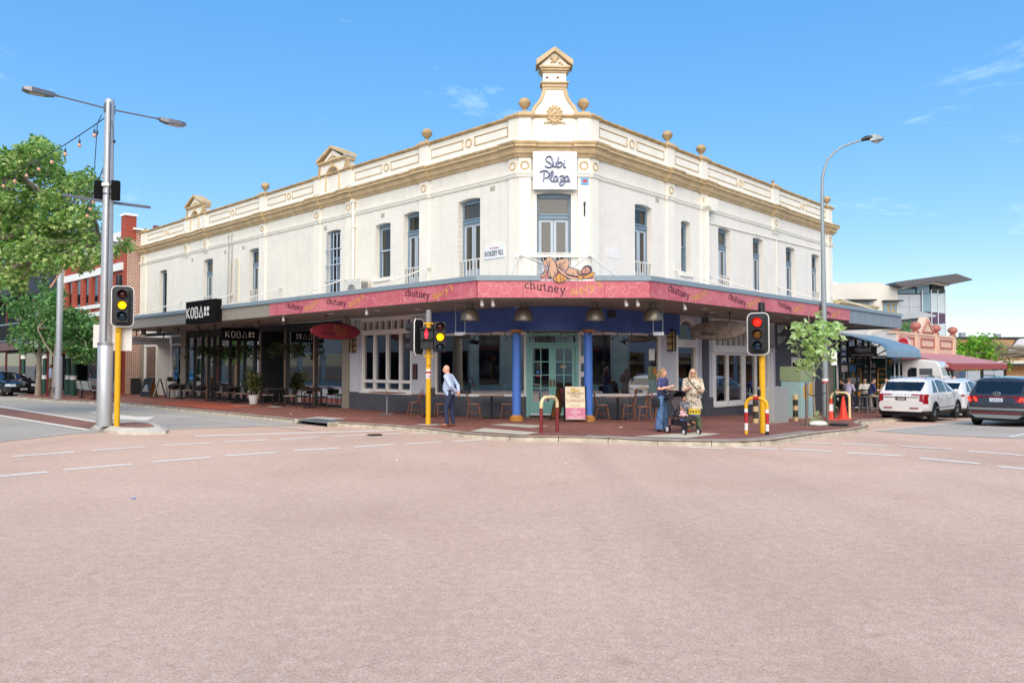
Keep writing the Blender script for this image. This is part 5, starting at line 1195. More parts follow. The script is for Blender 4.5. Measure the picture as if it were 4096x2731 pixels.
for x, lab in ((-1.22, 'leftmost bronze dome lamp under the canopy, beside the bracketed floodlight'), (.33, 'bronze dome lamp hanging left of the double doors'), (2.41, 'bronze dome lamp hanging right of the double doors'), (4.08, 'rightmost bronze dome lamp under the canopy beside a speaker')): dome(x, 22.0, lab)
def spot(fr, s_, o, lab, tilt=.25):
 x, y, _ = fr.P(s_, o, 0); S_ = empty('spotlight', lab, 'lamp', (x, y, 3.6), group='small white spotlights under the canopy')
 mb = MB(); mb.tube([(x, y, 3.67), (x, y, 3.6)], .02, 6); mb.build('stem', m_wht, S_)
 mb = MB(); mb.tube([(x, y, 3.62), (x+.02, y-.06*tilt*4, 3.46)], [.04, .055], 10); mb.build('head', m_wht, S_, smooth=50)
for a, q, lab in ((.12, .32, 'white spotlight below the left canopy corner, left of a pair'), (.42, .32, 'white spotlight below the left canopy corner, right of a pair'), (4.1, .3, 'white spotlight below the right canopy corner, left of a pair'), (4.42, .3, 'white spotlight below the right canopy corner, right of a pair')):
 spot(FCA, a, -q, lab)
spot(FL, 3.9, 3.0, 'white spotlight behind the left fascia between dome lamp and oval sign'); spot(FR_, .6, 3.0, 'white spotlight under the right fascia near the oval sign'); spot(FR_, 5.7, 3.0, 'white spotlight under the right fascia behind the red signal'); spot(FL, 9.1, 3.0, 'white spotlight where the pink fascia begins on the left')
for x, y, sg, lab in ((-1.55, 22.7, 1, 'floodlight on a hanging bracket left of the entrance'), (4.35, 22.6, -1, 'floodlight on a hanging bracket right of the entrance')):
 Fd = empty('floodlight', lab, 'lamp', (x, y, 2.8), group='bracketed floodlights at the entrance')
 mb = MB()
 for a in (-.14, .14): mb.tube([(x+a, y, 3.67), (x+a, y, 2.78)], .016, 6)
 mb.tube([(x-.22, y, 3.64), (x+.22, y, 3.64)], .016, 6); mb.tube([(x-.14, y, 3.6), (x+.14, y, 3.2)], .012, 6); mb.build('bracket', m_steel, Fd)
 mb = MB(); mb.box(x-.16, x+.16, y-.1, y+.1, 2.72, 2.82); mb.build('housing', m_lgrey, Fd)
 mb = MB(); mb.hull8([(x-.1, y-.05, 2.66), (x+.2*sg+.1, y-.12, 2.6), (x+.2*sg+.1, y+.12, 2.6), (x-.1, y+.1, 2.66)], [(x-.12, y-.05, 2.72), (x+.3*sg, y-.16, 2.76), (x+.3*sg, y+.16, 2.76), (x-.12, y+.1, 2.72)]); mb.build('lamp_head', m_blackm, Fd)
mb = MB(); mb.box(2.95, 3.2, 23.3, 23.5, 3.3, 3.52); tag(mb.build('loudspeaker', m_black, bevel=.02), 'small black loudspeaker on the blue bulkhead near right dome lamp', 'loudspeaker')
# festoon along the porch soffit
FSt = empty('festoon_lights', 'string of unlit bulbs looped along the blue bulkhead above the doors', 'string lights', (1.2, 23.3, 2.9))
ps = []
for i in range(49):
 t = i/48; x = -1.3+5.2*t; ps.append((x, 23.36, 2.9-.07*abs(math.sin(t*math.pi*6))))
mb = MB(); mb.tube(ps, .009, 5); mb.build('cable', m_black, FSt)
for i in range(2, 48, 4): mb = MB(); x, y, z = ps[i]; mb.ball((x, y, z-.07), .028, .028, .04, 8, 6); mb.cyl(.016, z-.05, z, 8, (x, y)); mb.build('bulb', mat('bulb_grey', '5c5850', .15), FSt)
# air conditioners on the canopy deck
def aircon(fr, s_, o, lab, k=1.):
 x, y, _ = fr.P(s_, o, 0); A = empty('air_conditioner', lab, 'air conditioner', (x, y, 4.12))
 P = perp(fr, s_, o)
 mb = MB(P); mb.box(-.2*k, .2*k, -.48*k, .48*k, 4.16, 4.16+1.0*k); mb.build('case', mat('ac_white', 'cfccc5', .45), A, bevel=.015)
 P2 = lambda a, b, c: fr.P(s_+a, o+.205*k+b, c)
 mb = MB(P2);
 for r_ in (.1, .19, .28): mb.ring((.1*k, .004, 4.16+.52*k), r_*k, .009, n=20)
 mb.ball((.1*k, .01, 4.16+.52*k), .06*k, .02, .06*k, 10, 5); mb.build('fan_guard', m_wht, A)
 mb = MB(P2); mb.prism([(.1*k+.3*k*math.cos(t), 4.16+.52*k+.3*k*math.sin(t)) for t in [i*math.pi/10 for i in range(20)]], .0, .003); mb.build('fan_opening', m_char, A)
 mb = MB(P)
 for i in range(6): mb.box(-.14*k+.05*k*i, -.12*k+.05*k*i, .485*k, .495*k, 4.3, 4.3+.75*k)
 for i in range(7): mb.box(-.17*k, .17*k, .482*k, .488*k, 4.32+.1*k*i, 4.34+.1*k*i)
 mb.build('coil_grille', m_char, A)
aircon(FL, 8.25, .35, 'white air conditioner unit with round fan above pink fascia')
aircon(FL, 18.3, .55, 'small white air conditioner behind the black box sign', .62)
# ---------------------------------------------------------------- street furniture
def P_at(x, y, add=0.): return gz(x, y)+add
UP = lambda P0, rz: (lambda a, b, c: (P0[0]+a*math.cos(rz)-b*math.sin(rz), P0[1]+a*math.sin(rz)+b*math.cos(rz), P0[2]+c))
# silver double lamp pole on the island
LPx, LPy = -11.35, 21.2
LP = empty('street_lamp', 'tall silver double arm lamp pole on the traffic island with black boxes', 'street lamp', (LPx, LPy, .15))
mb = MB(); mb.lathe([(.2, .15), (.2, 2.42), (.185, 2.44), (.185, 2.46)], 24, (LPx, LPy, 0)); mb.build('base_sleeve', m_steel_p, LP, smooth=40)
mb = MB(); mb.lathe([(.165, 2.46), (.12, 9.22), (.125, 9.22), (.125, 9.3), (.1, 9.32)], 24, (LPx, LPy, 0)); PL = mb.build('pole', m_steel_p, LP, smooth=40)
mb = MB(); mb.box(LPx+.06, LPx+.1, LPy-.17, LPy-.105, 2.5, 9.2); mb.build('cable_channel', m_alu, LP)
mb = MB(); mb.lathe([(.21, 2.4), (.21, 2.46)], 24, (LPx, LPy, 0)); mb.build('collar', m_steel, LP)
nL = FL.n
for sg in (1, -1):
 q = lambda d, z, sd=0: (LPx+nL[0]*d*sg+uL[0]*sd, LPy+nL[1]*d*sg+uL[1]*sd, z)
 mb = MB(); mb.tube([q(.12, 9.05), q(1.32, 9.09)], .022, 8); mb.tube([q(1.28, 9.09), q(1.42, 9.095)], .035, 8); mb.build('lamp_arm', m_alu, LP)
 mb = MB(); mb.hull8([q(.1, 8.93, -.05), q(.1, 8.93, .05), q(.1, 9.18, .05), q(.1, 9.18, -.05)], [q(.14, 8.93, -.05), q(.14, 8.93, .05), q(.14, 9.18, .05), q(.14, 9.18, -.05)]); mb.build('bracket', m_alu, LP)
 mb = MB(); mb.loft([[q(d, 9.04+dz0, -w), q(d, 9.04+dz0, w), q(d, 9.04+dz1, w*.85), q(d, 9.04+dz1, -w*.85)] for d, w, dz0, dz1 in ((1.38, .07, 0, .1), (1.6, .13, -.03, .1), (1.95, .17, -.03, .1), (2.12, .12, 0, .08))]); H = mb.build('lamp_head', m_alu, LP)
 mb = MB(); mb.quad(q(1.62, 9.003, -.1), q(1.62, 9.003, .1), q(1.98, 9.003, .14), q(1.98, 9.003, -.14)); mb.build('lens', mat('lamp_lens', 'b9b6ad', .15), H, normals=False)
 mb = MB(); mb.hull8([q(.12, 6.38, -.03), q(.12, 6.38, .03), q(.12, 6.45, .03), q(.12, 6.45, -.03)], [q(1.15, 6.4, -.03), q(1.15, 6.4, .03), q(1.15, 6.47, .03), q(1.15, 6.47, -.03)]); mb.build('banner_arm', m_alu, LP)
 mb = MB(UP((LPx-.24*sg, LPy-.05, 6.5), .2)); mb.box(-.1, .1, -.09, .09, -.05, .5); mb.build('battery_box', m_matt, LP, bevel=.02)
mb = MB(); mb.lathe([(.168, 6.62), (.168, 6.64)], 20, (LPx, LPy, 0)); mb.lathe([(.165, 6.82), (.165, 6.84)], 20, (LPx, LPy, 0)); mb.build('strap', m_black, LP)
mb = MB(); mb.box(LPx-.08, LPx+.12, LPy-.2, LPy-.13, 6.83, 6.92); mb.build('junction_box', m_rail, LP)
# festoon strings tied to it
m_bulb = mat('festoon_bulb', 'd8a283', .25, var=.08);
def festoon(a, b, sag, n, lab):
 a, b = V(a), V(b); Fo = empty('festoon_lights', lab, 'string lights', tuple(a), group='festoon strings from the lamp pole')
 f = lambda t: a.lerp(b, t)-V((0, 0, sag*4*t*(1-t)))
 mb = MB(); mb.tube([tuple(f(i/40)) for i in range(41)], .014, 5); mb.build('cable', m_black, Fo)
 for i in range(n):
  p = f((i+.6)/n); mb = MB(); mb.ball((p.x, p.y, p.z-.3), .05, .05, .06, 10, 8); mb.build('bulb', m_bulb, Fo, smooth=60)
  mb = MB(); mb.cyl(.028, p.z-.25, p.z-.14, 8, (p.x, p.y)); mb.tube([(p.x, p.y, p.z-.14), (p.x, p.y, p.z)], .006, 4); mb.build('bulb_holder', m_black, Fo)
festoon((LPx-.1, LPy-.1, 8.75), (-24.0, 30.5, 8.6), .55, 17, 'bulb string running from lamp pole up left in front of the big tree')
festoon((LPx-.1, LPy+.05, 7.6), (-23.6, 38.7, 6.1), .3, 26, 'bulb string hanging from lamp pole back to the second silver pole')
mb = MB(); mb.tube([(LPx-.17, LPy-.1, 8.85), (LPx-.28, LPy-.1, 8.6), (LPx-.3, LPy-.1, 8.2), (LPx-.34, LPy-.1, 7.3)], .012, 5); mb.ball((LPx-.28, LPy-.1, 8.35), .03, .03, .07, 8, 6); mb.ball((LPx+.2, LPy-.1, 8.1), .04, .04, .05, 8, 6); mb.tube([(LPx+.12, LPy-.1, 8.7), (LPx+.2, LPy-.1, 8.1)], .006, 4); mb.build('loose_cable', m_black, LP)
# second silver pole
mb = MB(); mb.lathe([(.2, .12), (.2, .22), (.185, .22), (.185, 2.25), (.15, 2.28), (.14, 9)], 20, (-23.25, 38.96, 0)); SPo = tag(mb.build('street_lamp', m_steel_p, smooth=40), 'second silver pole by kerb behind the two small trees', 'street lamp')
mb = MB(); mb.box(-23.45, -23.33, 38.74, 38.8, .42, .72); mb.build('service_door', m_alu, SPo)
mb = MB(); mb.box(-24.1, -22.4, 38.9, 39.0, 9, 9.08); mb.build('lamp_arm', m_alu, SPo)
# curved-arm lamp on the right
Rx, Ry = 11.9, 28.9
RLp = empty('street_lamp', 'tall galvanised lamp post with curved arm right of the cream building', 'street lamp', (Rx, Ry, gz(Rx, Ry)+PAVE))
sclR = Ry/29.3
pl = [(12.07, -.15), (12.06, 2.7), (12.04, 8.3), (12.06, 9.05), (12.15, 9.5), (12.3, 9.85), (12.55, 10.12), (12.85, 10.32), (13.2, 10.46), (13.62, 10.58)]
m_lampg = mat('lamp_post_grey', '8d979c', .5, metal=.2, var=.05)
PR = lambda x, z, dy=0: (x*sclR+dy*.69, Ry+(x-12.07)*(-.0)+dy*.72, 1.84+(z-1.84)*sclR)
mb = MB(); mb.tube([PR(x, z) for x, z in pl[:4]], [.125, .11, .06, .055], 14); mb.build('pole', m_lampg, RLp, smooth=40)
mb = MB(); mb.tube([PR(x, z) for x, z in pl[3:]], [.055, .05, .045, .042, .04, .04, .036], 10); mb.build('curved_arm', m_lampg, RLp, smooth=40)
mb = MB(); mb.tube([PR(13.6, 10.58), PR(13.75, 10.65), PR(14.0, 10.68)], [.06, .09, .1], 10); mb.build('driver_cap', m_blackm, RLp, smooth=50)
mb = MB(); mb.loft([[PR(x, z0, -w), PR(x, z0, w), PR(x, z1, w*.7), PR(x, z1, -w*.7)] for x, z0, z1, w in ((13.98, 10.52, 10.76, .13), (14.2, 10.56, 10.8, .16), (14.45, 10.62, 10.72, .1))]); mb.build('lamp_head', m_lampg, RLp)
mb = MB(); mb.hull8([PR(14.14, 10.52, -.1), PR(14.34, 10.56, -.1), PR(14.34, 10.56, .1), PR(14.14, 10.52, .1)], [PR(14.1, 10.47, -.08), PR(14.2, 10.47, -.08), PR(14.2, 10.47, .08), PR(14.1, 10.47, .08)]); mb.build('lens', m_steel, RLp)
mb = MB(); mb.lathe([(.125, 1.17), (.125, 1.23)], 16, (12.06*sclR, Ry, 0)); mb.build('red_band', m_red, RLp); mb = MB(); mb.lathe([(.124, 1.23), (.124, 1.33)], 16, (12.06*sclR, Ry, 0)); mb.build('white_band', m_wht, RLp)
# ---- traffic signals
m_lens_r = mat('lens_red_off', '4a1015', .2); m_lens_a = mat('lens_amber_off', '8a5a18', .2); m_lens_g = mat('lens_green_off', '17364f', .2)
m_on_r = mat('lens_red_on', 'ff2a1c', .4, emit='ff1408', estr=1.6); m_on_a = mat('lens_amber_on', 'ffc400', .4, emit='ffa800', estr=1.5); m_man = mat('red_man_on', 'ff3040', .4, emit='ff1024', estr=1.6)
def head(P, zt, lit, root, back=True, w=.56, h=1.06):
 """three-aspect head facing -b; P(a, b, c) local, top of the board at zt"""
 if back:
  rr = .13
  def rnd(o, k): return [(x*k, zt-h/2+z*k) for x, z in [(w/2-rr+rr*math.cos(t), h/2-rr+rr*math.sin(t)) for t in [i*math.pi/10 for i in range(6)]] + [(-w/2+rr-rr*math.sin(t), h/2-rr+rr*math.cos(t)) for t in [i*math.pi/10 for i in range(6)]] + [(-w/2+rr-rr*math.cos(t), -h/2+rr-rr*math.sin(t)) for t in [i*math.pi/10 for i in range(6)]] + [(w/2-rr+rr*math.sin(t), -h/2+rr-rr*math.cos(t)) for t in [i*math.pi/10 for i in range(6)]]]
  mb = MB(P); mb.prism(rnd(0, 1.0), .0, .012); mb.build('target_board', m_black, root)
  o = rnd(0, 1.0); mb = MB(P); mb.tube([(x, .006, z) for x, z in o+[o[0]]], .016, 6, False); mb.build('white_border', m_wht, root, smooth=60)
 mb = MB(P); mb.box(-.17, .17, -.14, .15, zt-h+.1, zt-.1); mb.build('housing', m_black, root, bevel=.02)
 for i, (mo, mn) in enumerate(((m_lens_r, m_on_r), (m_lens_a, m_on_a), (m_lens_g, None))):
  z = zt-.24-.295*i
  mb = MB(P); n = 18
  mb.loft([[(.125*math.cos(t), b, z+.125*math.sin(t)) for t in [math.pi*2*k/n for k in range(n)]] for b in (-.14, -.18)], False)
  mb.loft([[(r_*math.cos(t), b, z+r_*math.sin(t)) for t in [R(-35)+R(250)*k/n for k in range(n+1)]] for b, r_ in ((-.14, .126), (-.34, .118))], False, False); mb.build('visor', m_black, root, normals=False, smooth=40)
  mb = MB(P); mb.ball((0, -.15, z), .105, .03, .105, 18, 8); mb.build('lens', mn if (lit == i) else mo, root, smooth=60)
def sig_pole(x, y, lab, zt=3.1, cap=.38, zc=3.08, num=None, tilt=0):
 z0 = P_at(x, y, PAVE if y < 20.5 or x > -5 else .15); S = empty('traffic_signal', lab, 'traffic light', (x, y, z0), group='yellow traffic signal poles at the crossing')
 mb = MB(); mb.lathe([(.075, z0-.05), (.075, zc)], 18, (x, y, 0)); mb.build('pole', m_yellow, S, smooth=40)
 mb = MB(); mb.lathe([(.085, zc), (.09, zc+.03), (.078, zc+cap), (.06, zc+cap+.01)], 16, (x, y, 0)); mb.build('finial_cap', m_black if num != '10' else mat('cap_grey', '85878a', .6), S, smooth=40)
 mb = MB()
 for z in (zc-.06, zt-1.03): mb.lathe([(.095, z), (.1, z+.03), (.095, z+.06)], 14, (x, y, 0)); mb.box(x-.14, x+.14, y-.03, y+.03, z+.01, z+.05)
 mb.build('clamp', m_yellow, S)
 return S
# left: signal with blank sign backs
S9 = sig_pole(-10.95, 21.1, 'yellow signal pole showing amber on the traffic island beside white sign backs', 4.0, .36, 3.98, '9')
head(UP((-10.78, 20.98, 0), .4), 4.02, 1, S9, w=.55, h=1.12)
lettering('pole_number', '9', .1, lambda a, b, c: (-10.93+a, 21.02-b, 2.73+c), m_black, S9)
for x, y, w, zb, zt, nm in ((-10.98, 21.22, .73, 2.24, 2.93, 'a'), ):
 mb = MB(UP((x, y, 0), -.05)); mb.box(-.36, .36, 0, .006, zb, zt); mb.build('sign_back', mat('sign_back_white', 'd5d3cf', .5, var=.03), S9, bevel=.002)
mb = MB(UP((-11.55, 21.42, 0), .1)); mb.box(-.26, .26, 0, .006, 2.33, 2.98); mb.build('sign_back', MATS['sign_back_white'], LP)
# middle: pedestrian man and amber
S10 = sig_pole(-2.43, 22.1, 'yellow signal pole with red pedestrian figure and amber light before the blue beam', 3.1, .36, 3.08, '10')
P10 = UP((-2.43, 22.1, 0), 0)
head(UP((-2.1, 21.97, 0), .2), 3.18, 1, S10, back=False)
mb = MB(UP((-2.43, 22.0, 0), .0)); mb.box(-.2, .17, -.2, .0, 2.3, 2.92); mb.build('pedestrian_housing', m_black, S10, bevel=.015)
mb = MB(UP((-2.46, 21.8, 0), 0)); mb.ball((0, -.01, 2.83), .034, .012, .036, 8, 6); mb.prism([(-.045, 2.79), (.045, 2.79), (.05, 2.7), (.035, 2.69), (.035, 2.6), (.01, 2.6), (.0, 2.67), (-.01, 2.6), (-.035, 2.6), (-.035, 2.69), (-.05, 2.7)], -.02, -.008); mb.build('red_figure', m_man, S10)
mb = MB(UP((-2.46, 21.8, 0), 0)); mb.prism([(-.05, 2.5), (.05, 2.5), (.06, 2.4), (.04, 2.36), (-.04, 2.36), (-.06, 2.4)], -.02, -.008); mb.build('unlit_figure', mat('figure_off', '2b3338', .3), S10)
for z in (2.62, 2.32): mb = MB(UP((-2.43, 21.8, 0), 0)); mb.hull8([(-.2, 0, z+.3), (.17, 0, z+.3), (.17, 0, z+.28), (-.2, 0, z+.28)], [(-.2, -.16, z+.27), (.17, -.16, z+.27), (.17, -.16, z+.255), (-.2, -.16, z+.255)]); mb.build('visor', m_black, S10)
mb = MB(UP((-2.72, 22.2, 0), 1.2)); rr = [(-.28, 2.25), (-.2, 2.14), (.2, 2.14), (.28, 2.25), (.28, 3.08), (.2, 3.18), (-.2, 3.18), (-.28, 3.08)]; mb.prism(rr, 0, .012); mb.build('target_board', m_black, S10)
mb = MB(UP((-2.72, 22.2, 0), 1.2)); mb.tube([(a, .006, c) for a, c in rr+[rr[0]]], .016, 6, False); mb.build('white_border', m_wht, S10)
mb = MB(UP((-2.74, 22.25, 0), 1.2)); mb.box(-.17, .17, .0, .18, 2.25, 3.1); mb.build('housing', m_black, S10, bevel=.02)
for k in range(3): mb = MB(UP((-2.9, 22.3, 0), 1.2)); mb.loft([[(.12*math.cos(t), b, 2.38+.29*k+.12*math.sin(t)) for t in [math.pi*2*i/14 for i in range(14)]] for b in (0, .2)], False); mb.build('visor', m_black, S10, normals=False)
lettering('pole_number', '10', .09, lambda a, b, c: (-2.42+a, 22.02-b, 1.8+c), m_black, S10)
mb = MB(); mb.lathe([(.077, 1.66), (.077, 1.72)], 16, (-2.43, 22.1, 0)); mb.lathe([(.077, 1.45), (.077, 1.6)], 16, (-2.43, 22.1, 0)); mb.build('sticker', m_wht, S10)
mb = MB(); mb.lathe([(.0775, 1.6), (.0775, 1.66)], 16, (-2.43, 22.1, 0)); mb.build('sticker', m_red, S10); lettering('sticker_letter', 'H', .15, lambda a, b, c: (-2.4+a, 22.017-b, 1.47+c), m_red, S10)
mb = MB(); mb.box(-2.36, -2.24, 22.1, 22.2, .95, 1.2); mb.build('push_button_box', m_black, S10, bevel=.03)
# right: red
S1 = sig_pole(6.41, 19.47, 'yellow signal pole showing red in front of the right shop window', 3.15, .34, 3.1, '1')
head(UP((6.26, 19.3, 0), -.42), 3.16, 0, S1, w=.52, h=1.06)
P1 = UP((6.68, 19.5, 0), 0); mb = MB(UP((6.62, 19.55, 0), 1.35)); mb.box(-.16, .16, -.12, .12, 2.28, 2.9); mb.build('side_housing', m_black, S1, bevel=.02)
for k in range(2):
 mb = MB(UP((6.7, 19.5, 0), 1.35)); z = 2.74-.29*k; mb.hull8([(-.14, -.1, z-.1), (.14, -.1, z-.1), (.14, -.1, z+.13), (-.14, -.1, z+.13)], [(-.12, -.2, z-.06), (.12, -.2, z-.06), (.13, -.34, z+.12), (-.13, -.34, z+.12)]); mb.build('visor', m_black, S1)
lettering('pole_number', '1', .1, lambda a, b, c: (6.41+a, 19.39-b, 1.75+c), m_black, S1)
mb = MB(); mb.box(6.3, 6.36, 19.42, 19.56, .95, 1.22); mb.build('push_button_box', m_black, S1, bevel=.02)
# kerb hoops
def hoop(a, b, h, r, segs, lab, grp):
 za, zb = gz(*a)+PAVE, gz(*b)+PAVE; H = empty('kerb_hoop_rail', lab, 'bollard', ((a[0]+b[0])/2, (a[1]+b[1])/2, za), group=grp)
 A, B_ = V((a[0], a[1], za)), V((b[0], b[1], zb)); d = (B_-A); L = d.length; path = []
 rad = min(.19, L/2)
 path = [A+V((0, 0, t)) for t in [0, .1*h, .2*h, .3*h, .4*h, .5*h, .6*h, .7*h, h-rad]]
 for i in range(1, 7): t = math.pi/2*i/7; path.append(A+d*(rad*(1-math.cos(t))/L)+V((0, 0, h-rad+rad*math.sin(t))))
 path += [A+d*(rad/L)+V((0, 0, h)), B_-d*(rad/L)+V((0, 0, h))]
 for i in range(1, 7): t = math.pi/2*(1-i/7); path.append(B_-d*(rad*(1-math.cos(t))/L)+V((0, 0, h-rad+rad*math.sin(t))))
 path += [B_+V((0, 0, t)) for t in [h-rad, .7*h, .6*h, .5*h, .4*h, .3*h, .2*h, .1*h, 0]]
 for m, i0, i1, nm in segs:
  mb = MB(); mb.tube([tuple(p) for p in path[i0:i1+1]], r, 12); mb.build(nm, m, H, smooth=50)
 return len(path)
m_cream_p = mat('cream_band', 'dccb9c', .45, var=.04); m_maroon = mat('maroon_paint', '7c2a2c', .45, var=.06)
hoop((.74, 19.3), (1.17, 19.72), .9, .045, [(m_maroon, 0, 7, 'post'), (m_cream_p, 7, 24, 'bend'), (m_maroon, 24, 31, 'post')], 'maroon and cream hoop rail on the paving before the doors', 'hoop rails along the kerb')
hoop((5.88, 19.12), (6.3, 18.8), .9, .045, [(m_yellow, 0, 1, 'post'), (m_wht, 1, 3, 'band'), (m_red, 3, 6, 'band'), (m_wht, 6, 7, 'band'), (m_yellow, 7, 15, 'bend'), (m_red, 15, 16, 'band'), (m_yellow, 16, 24, 'bend'), (m_wht, 24, 25, 'band'), (m_red, 25, 28, 'band'), (m_wht, 28, 30, 'band'), (m_black, 30, 31, 'foot')], 'yellow hoop rail with red and white bands by the right signal pole', 'hoop rails along the kerb')
hoop((11.75, 28.0), (12.2, 27.5), .95, .045, [(m_cream_p, 0, 31, 'rail')], 'cream hoop rail behind the traffic cones', 'hoop rails along the kerb')
# cabinets
def cabinet(x, y, rz, w, d, h, m, lab, roof=None, name='service_cabinet'):
 z = gz(x, y)+PAVE; Cb = empty(name, lab, 'cabinet', (x, y, z), rz)
 mb = MB(); mb.box(-w/2, w/2, 0, d, 0, .05); mb.build('plinth', m_conc, Cb, local=True)
 mb = MB(); mb.box(-w/2, w/2, 0, d, .05, h); mb.build('case', m, Cb, local=True, bevel=.015)
 return Cb
Gc = cabinet(8.6, 24.3, .75, .95, .55, 1.14, mat('cabinet_grey', 'a9aaa8', .5, var=.04), 'plain pale grey cabinet beside the right signal pole')
Gn = cabinet(10.95, 28.1, .75, 1.05, .8, 1.36, mat('cabinet_mint', '93b5b5', .5, var=.05), 'mint service cabinet with green upper box and yellow notices')
m_cg = mat('cabinet_green', '8a9c78', .5, var=.05)
mb = MB(); mb.box(-.54, .54, -.02, .84, 1.36, 1.9); mb.build('upper_box', m_cg, Gn, local=True, bevel=.015)
mb = MB(); mb.box(-.01, .01, -.012, 0, .1, 1.34); mb.build('door_seam', mat('seam', '6f8d8d', .6), Gn, local=True)
mb = MB(); mb.box(-.38, .02, -.006, 0, .75, 1.2); NP = mb.build('notice', mat('notice_yellow', 'd09a1e', .5), Gn, local=True)
lettering('notice_words', '138 138', .09, lambda a, b, c: wm(Gn) @ V((-.18+a, -.008-b, .93+c)), m_black, NP); lettering('notice_words', 'FAULTS', .07, lambda a, b, c: wm(Gn) @ V((-.18+a, -.008-b, 1.11+c)), m_black, NP)
mb = MB(); mb.box(.1, .3, -.006, 0, .8, 1.3); mb.build('notice', MATS['notice_yellow'], Gn, local=True)
# bollards
for x, y, lab in ((9.5, 25.5, 'worn cream bollard with black bands before the mint cabinet'), (7.65, 23.9, 'worn cream bollard with black bands behind the red signal pole')):
 z = gz(x, y)+PAVE; Bo = empty('bollard', lab, 'bollard', (x, y, z), group='worn banded bollards by the cabinets')
 for i, m in enumerate((mat('worn_cream', 'c9b082', .7, var=.15, scale=9), mat('worn_black', '35322e', .7, var=.5, scale=14), MATS['worn_cream'], MATS['worn_black'], MATS['worn_cream'])):
  z0, z1 = (0, .14, .36, .52, .72, .86)[i], (0, .14, .36, .52, .72, .86)[i+1]
  mb = MB(); mb.lathe([(.085, z0), (.085, z1)] + ([(.05, z1+.03)] if i == 4 else []), 16); mb.build('band', m, Bo, local=True, smooth=40)
# cones
def cone(x, y, lab, bands, h=.75):
 z = gz(x, y)+PAVE; Co = empty('traffic_cone', lab, 'traffic cone', (x, y, z), group='orange traffic cones')
 mb = MB(); mb.box(-.21, .21, -.21, .21, 0, .035); mb.build('base', m_or, Co, local=True, bevel=.01)
 mb = MB(); mb.lathe([(.16, .03), (.035, h), (.02, h)], 18); mb.build('cone_body', m_or, Co, local=True, smooth=40)
 if bands:
  r_ = lambda t: .162-.125*(t-.03)/(h-.03)
  mb = MB(); mb.lathe([(r_(.3)+.002, .3), (r_(.55)+.002, .55)], 18, caps=False); mb.build('white_band', m_wht, Co, local=True, smooth=40)
m_or = mat('cone_orange', 'e0402a', .5)
cone(11.35, 27.05, 'orange traffic cone with white band at foot of the green sign post', 1); cone(11.95, 27.45, 'plain taller orange traffic cone right of the banded one', 0, .82); cone(-32.0, 54.3, 'orange cone with white band in shade beyond the bench', 1)
# parking sign post
z = gz(11.4, 26.89)+PAVE; SG = empty('parking_sign', 'green post with white parking sign beside the traffic cones', 'sign', (11.4, 26.89, z))
mb = MB(); mb.lathe([(.03, z), (.03, 2.3)], 10, (11.4, 26.89, 0)); mb.build('post', mat('post_green', '29523a', .45), SG)
mb = MB(UP((11.38, 26.84, 0), .2)); mb.box(-.11, .11, -.008, 0, 1.84, 2.28); PP = mb.build('plate', m_wht, SG)
lettering('plate_letter', 'P', .16, lambda a, b, c: UP((11.38, 26.83, 0), .2)(a, -b-.003, 2.12+c), mat('sign_green', '2f7d4a', .5), PP)
mb = MB(UP((11.38, 26.83, 0), .2)); mb.box(-.08, .08, -.004, 0, 2.04, 2.06); mb.box(-.06, .07, -.004, 0, 1.96, 1.98); mb.build('plate_lines', MATS['sign_green'], PP)
# rubbish and lid by the young tree
mb = MB(); mb.ball((9.12, 22.66, .1), .3, .16, .09, 9, 5); tag(mb.build('litter_bag', m_wht), 'crumpled white bag at the foot of the young street tree', 'litter')
mb = MB(); mb.lathe([(.3, .05), (.3, .07), (.02, .08)], 18, (9.72, 22.7, .02)); tag(mb.build('black_lid', m_black), 'flat black lid lying beside the young street tree', 'litter')
# ---- cafe furniture
m_cane = mat('bentwood', '86573e', .38, var=.15, scale=20)
def bentwood(loc, rz, lab, first=[None]):
 if first[0] is not None: return copy_tree(first[0], loc, rz, lab)
 Ch = empty('bentwood_chair', lab, 'chair', loc, rz, 'bentwood chairs outside the restaurant'); first[0] = Ch
 mb = MB(); mb.lathe([(.2, .44), (.21, .455), (.2, .475), (.01, .478)], 20); mb.build('seat', m_cane, Ch, local=True, smooth=50)
 for x, y in ((-.15, .15), (.15, .15)): mb = MB(); mb.tube([(x, y, .44), (x*1.2, y*1.25, .2), (x*1.28, y*1.4, 0)], [.018, .016, .013], 8); mb.build('leg', m_cane, Ch, local=True, smooth=50)
 for sx in (-1, 1): mb = MB(); mb.tube([(sx*.2, -.24, 0), (sx*.19, -.17, .3), (sx*.185, -.16, .46), (sx*.19, -.2, .62), (sx*.165, -.24, .78), (sx*.09, -.26, .87), (0, -.265, .89)], [.014, .017, .017, .015, .014, .014, .014], 8); mb.build('rear_post', m_cane, Ch, local=True, smooth=50)
 mb = MB(); mb.tube([(-.11, -.165, .47), (-.12, -.2, .62), (-.08, -.235, .74), (0, -.245, .78), (.08, -.235, .74), (.12, -.2, .62), (.11, -.165, .47)], .011, 8); mb.build('inner_hoop', m_cane, Ch, local=True, smooth=50)
 mb = MB(lambda a, b, c: (a, c, b+.2)); mb.ring((0, 0, 0), .17, .01); mb.build('leg_ring', m_cane, Ch, local=True, smooth=50)
 return Ch
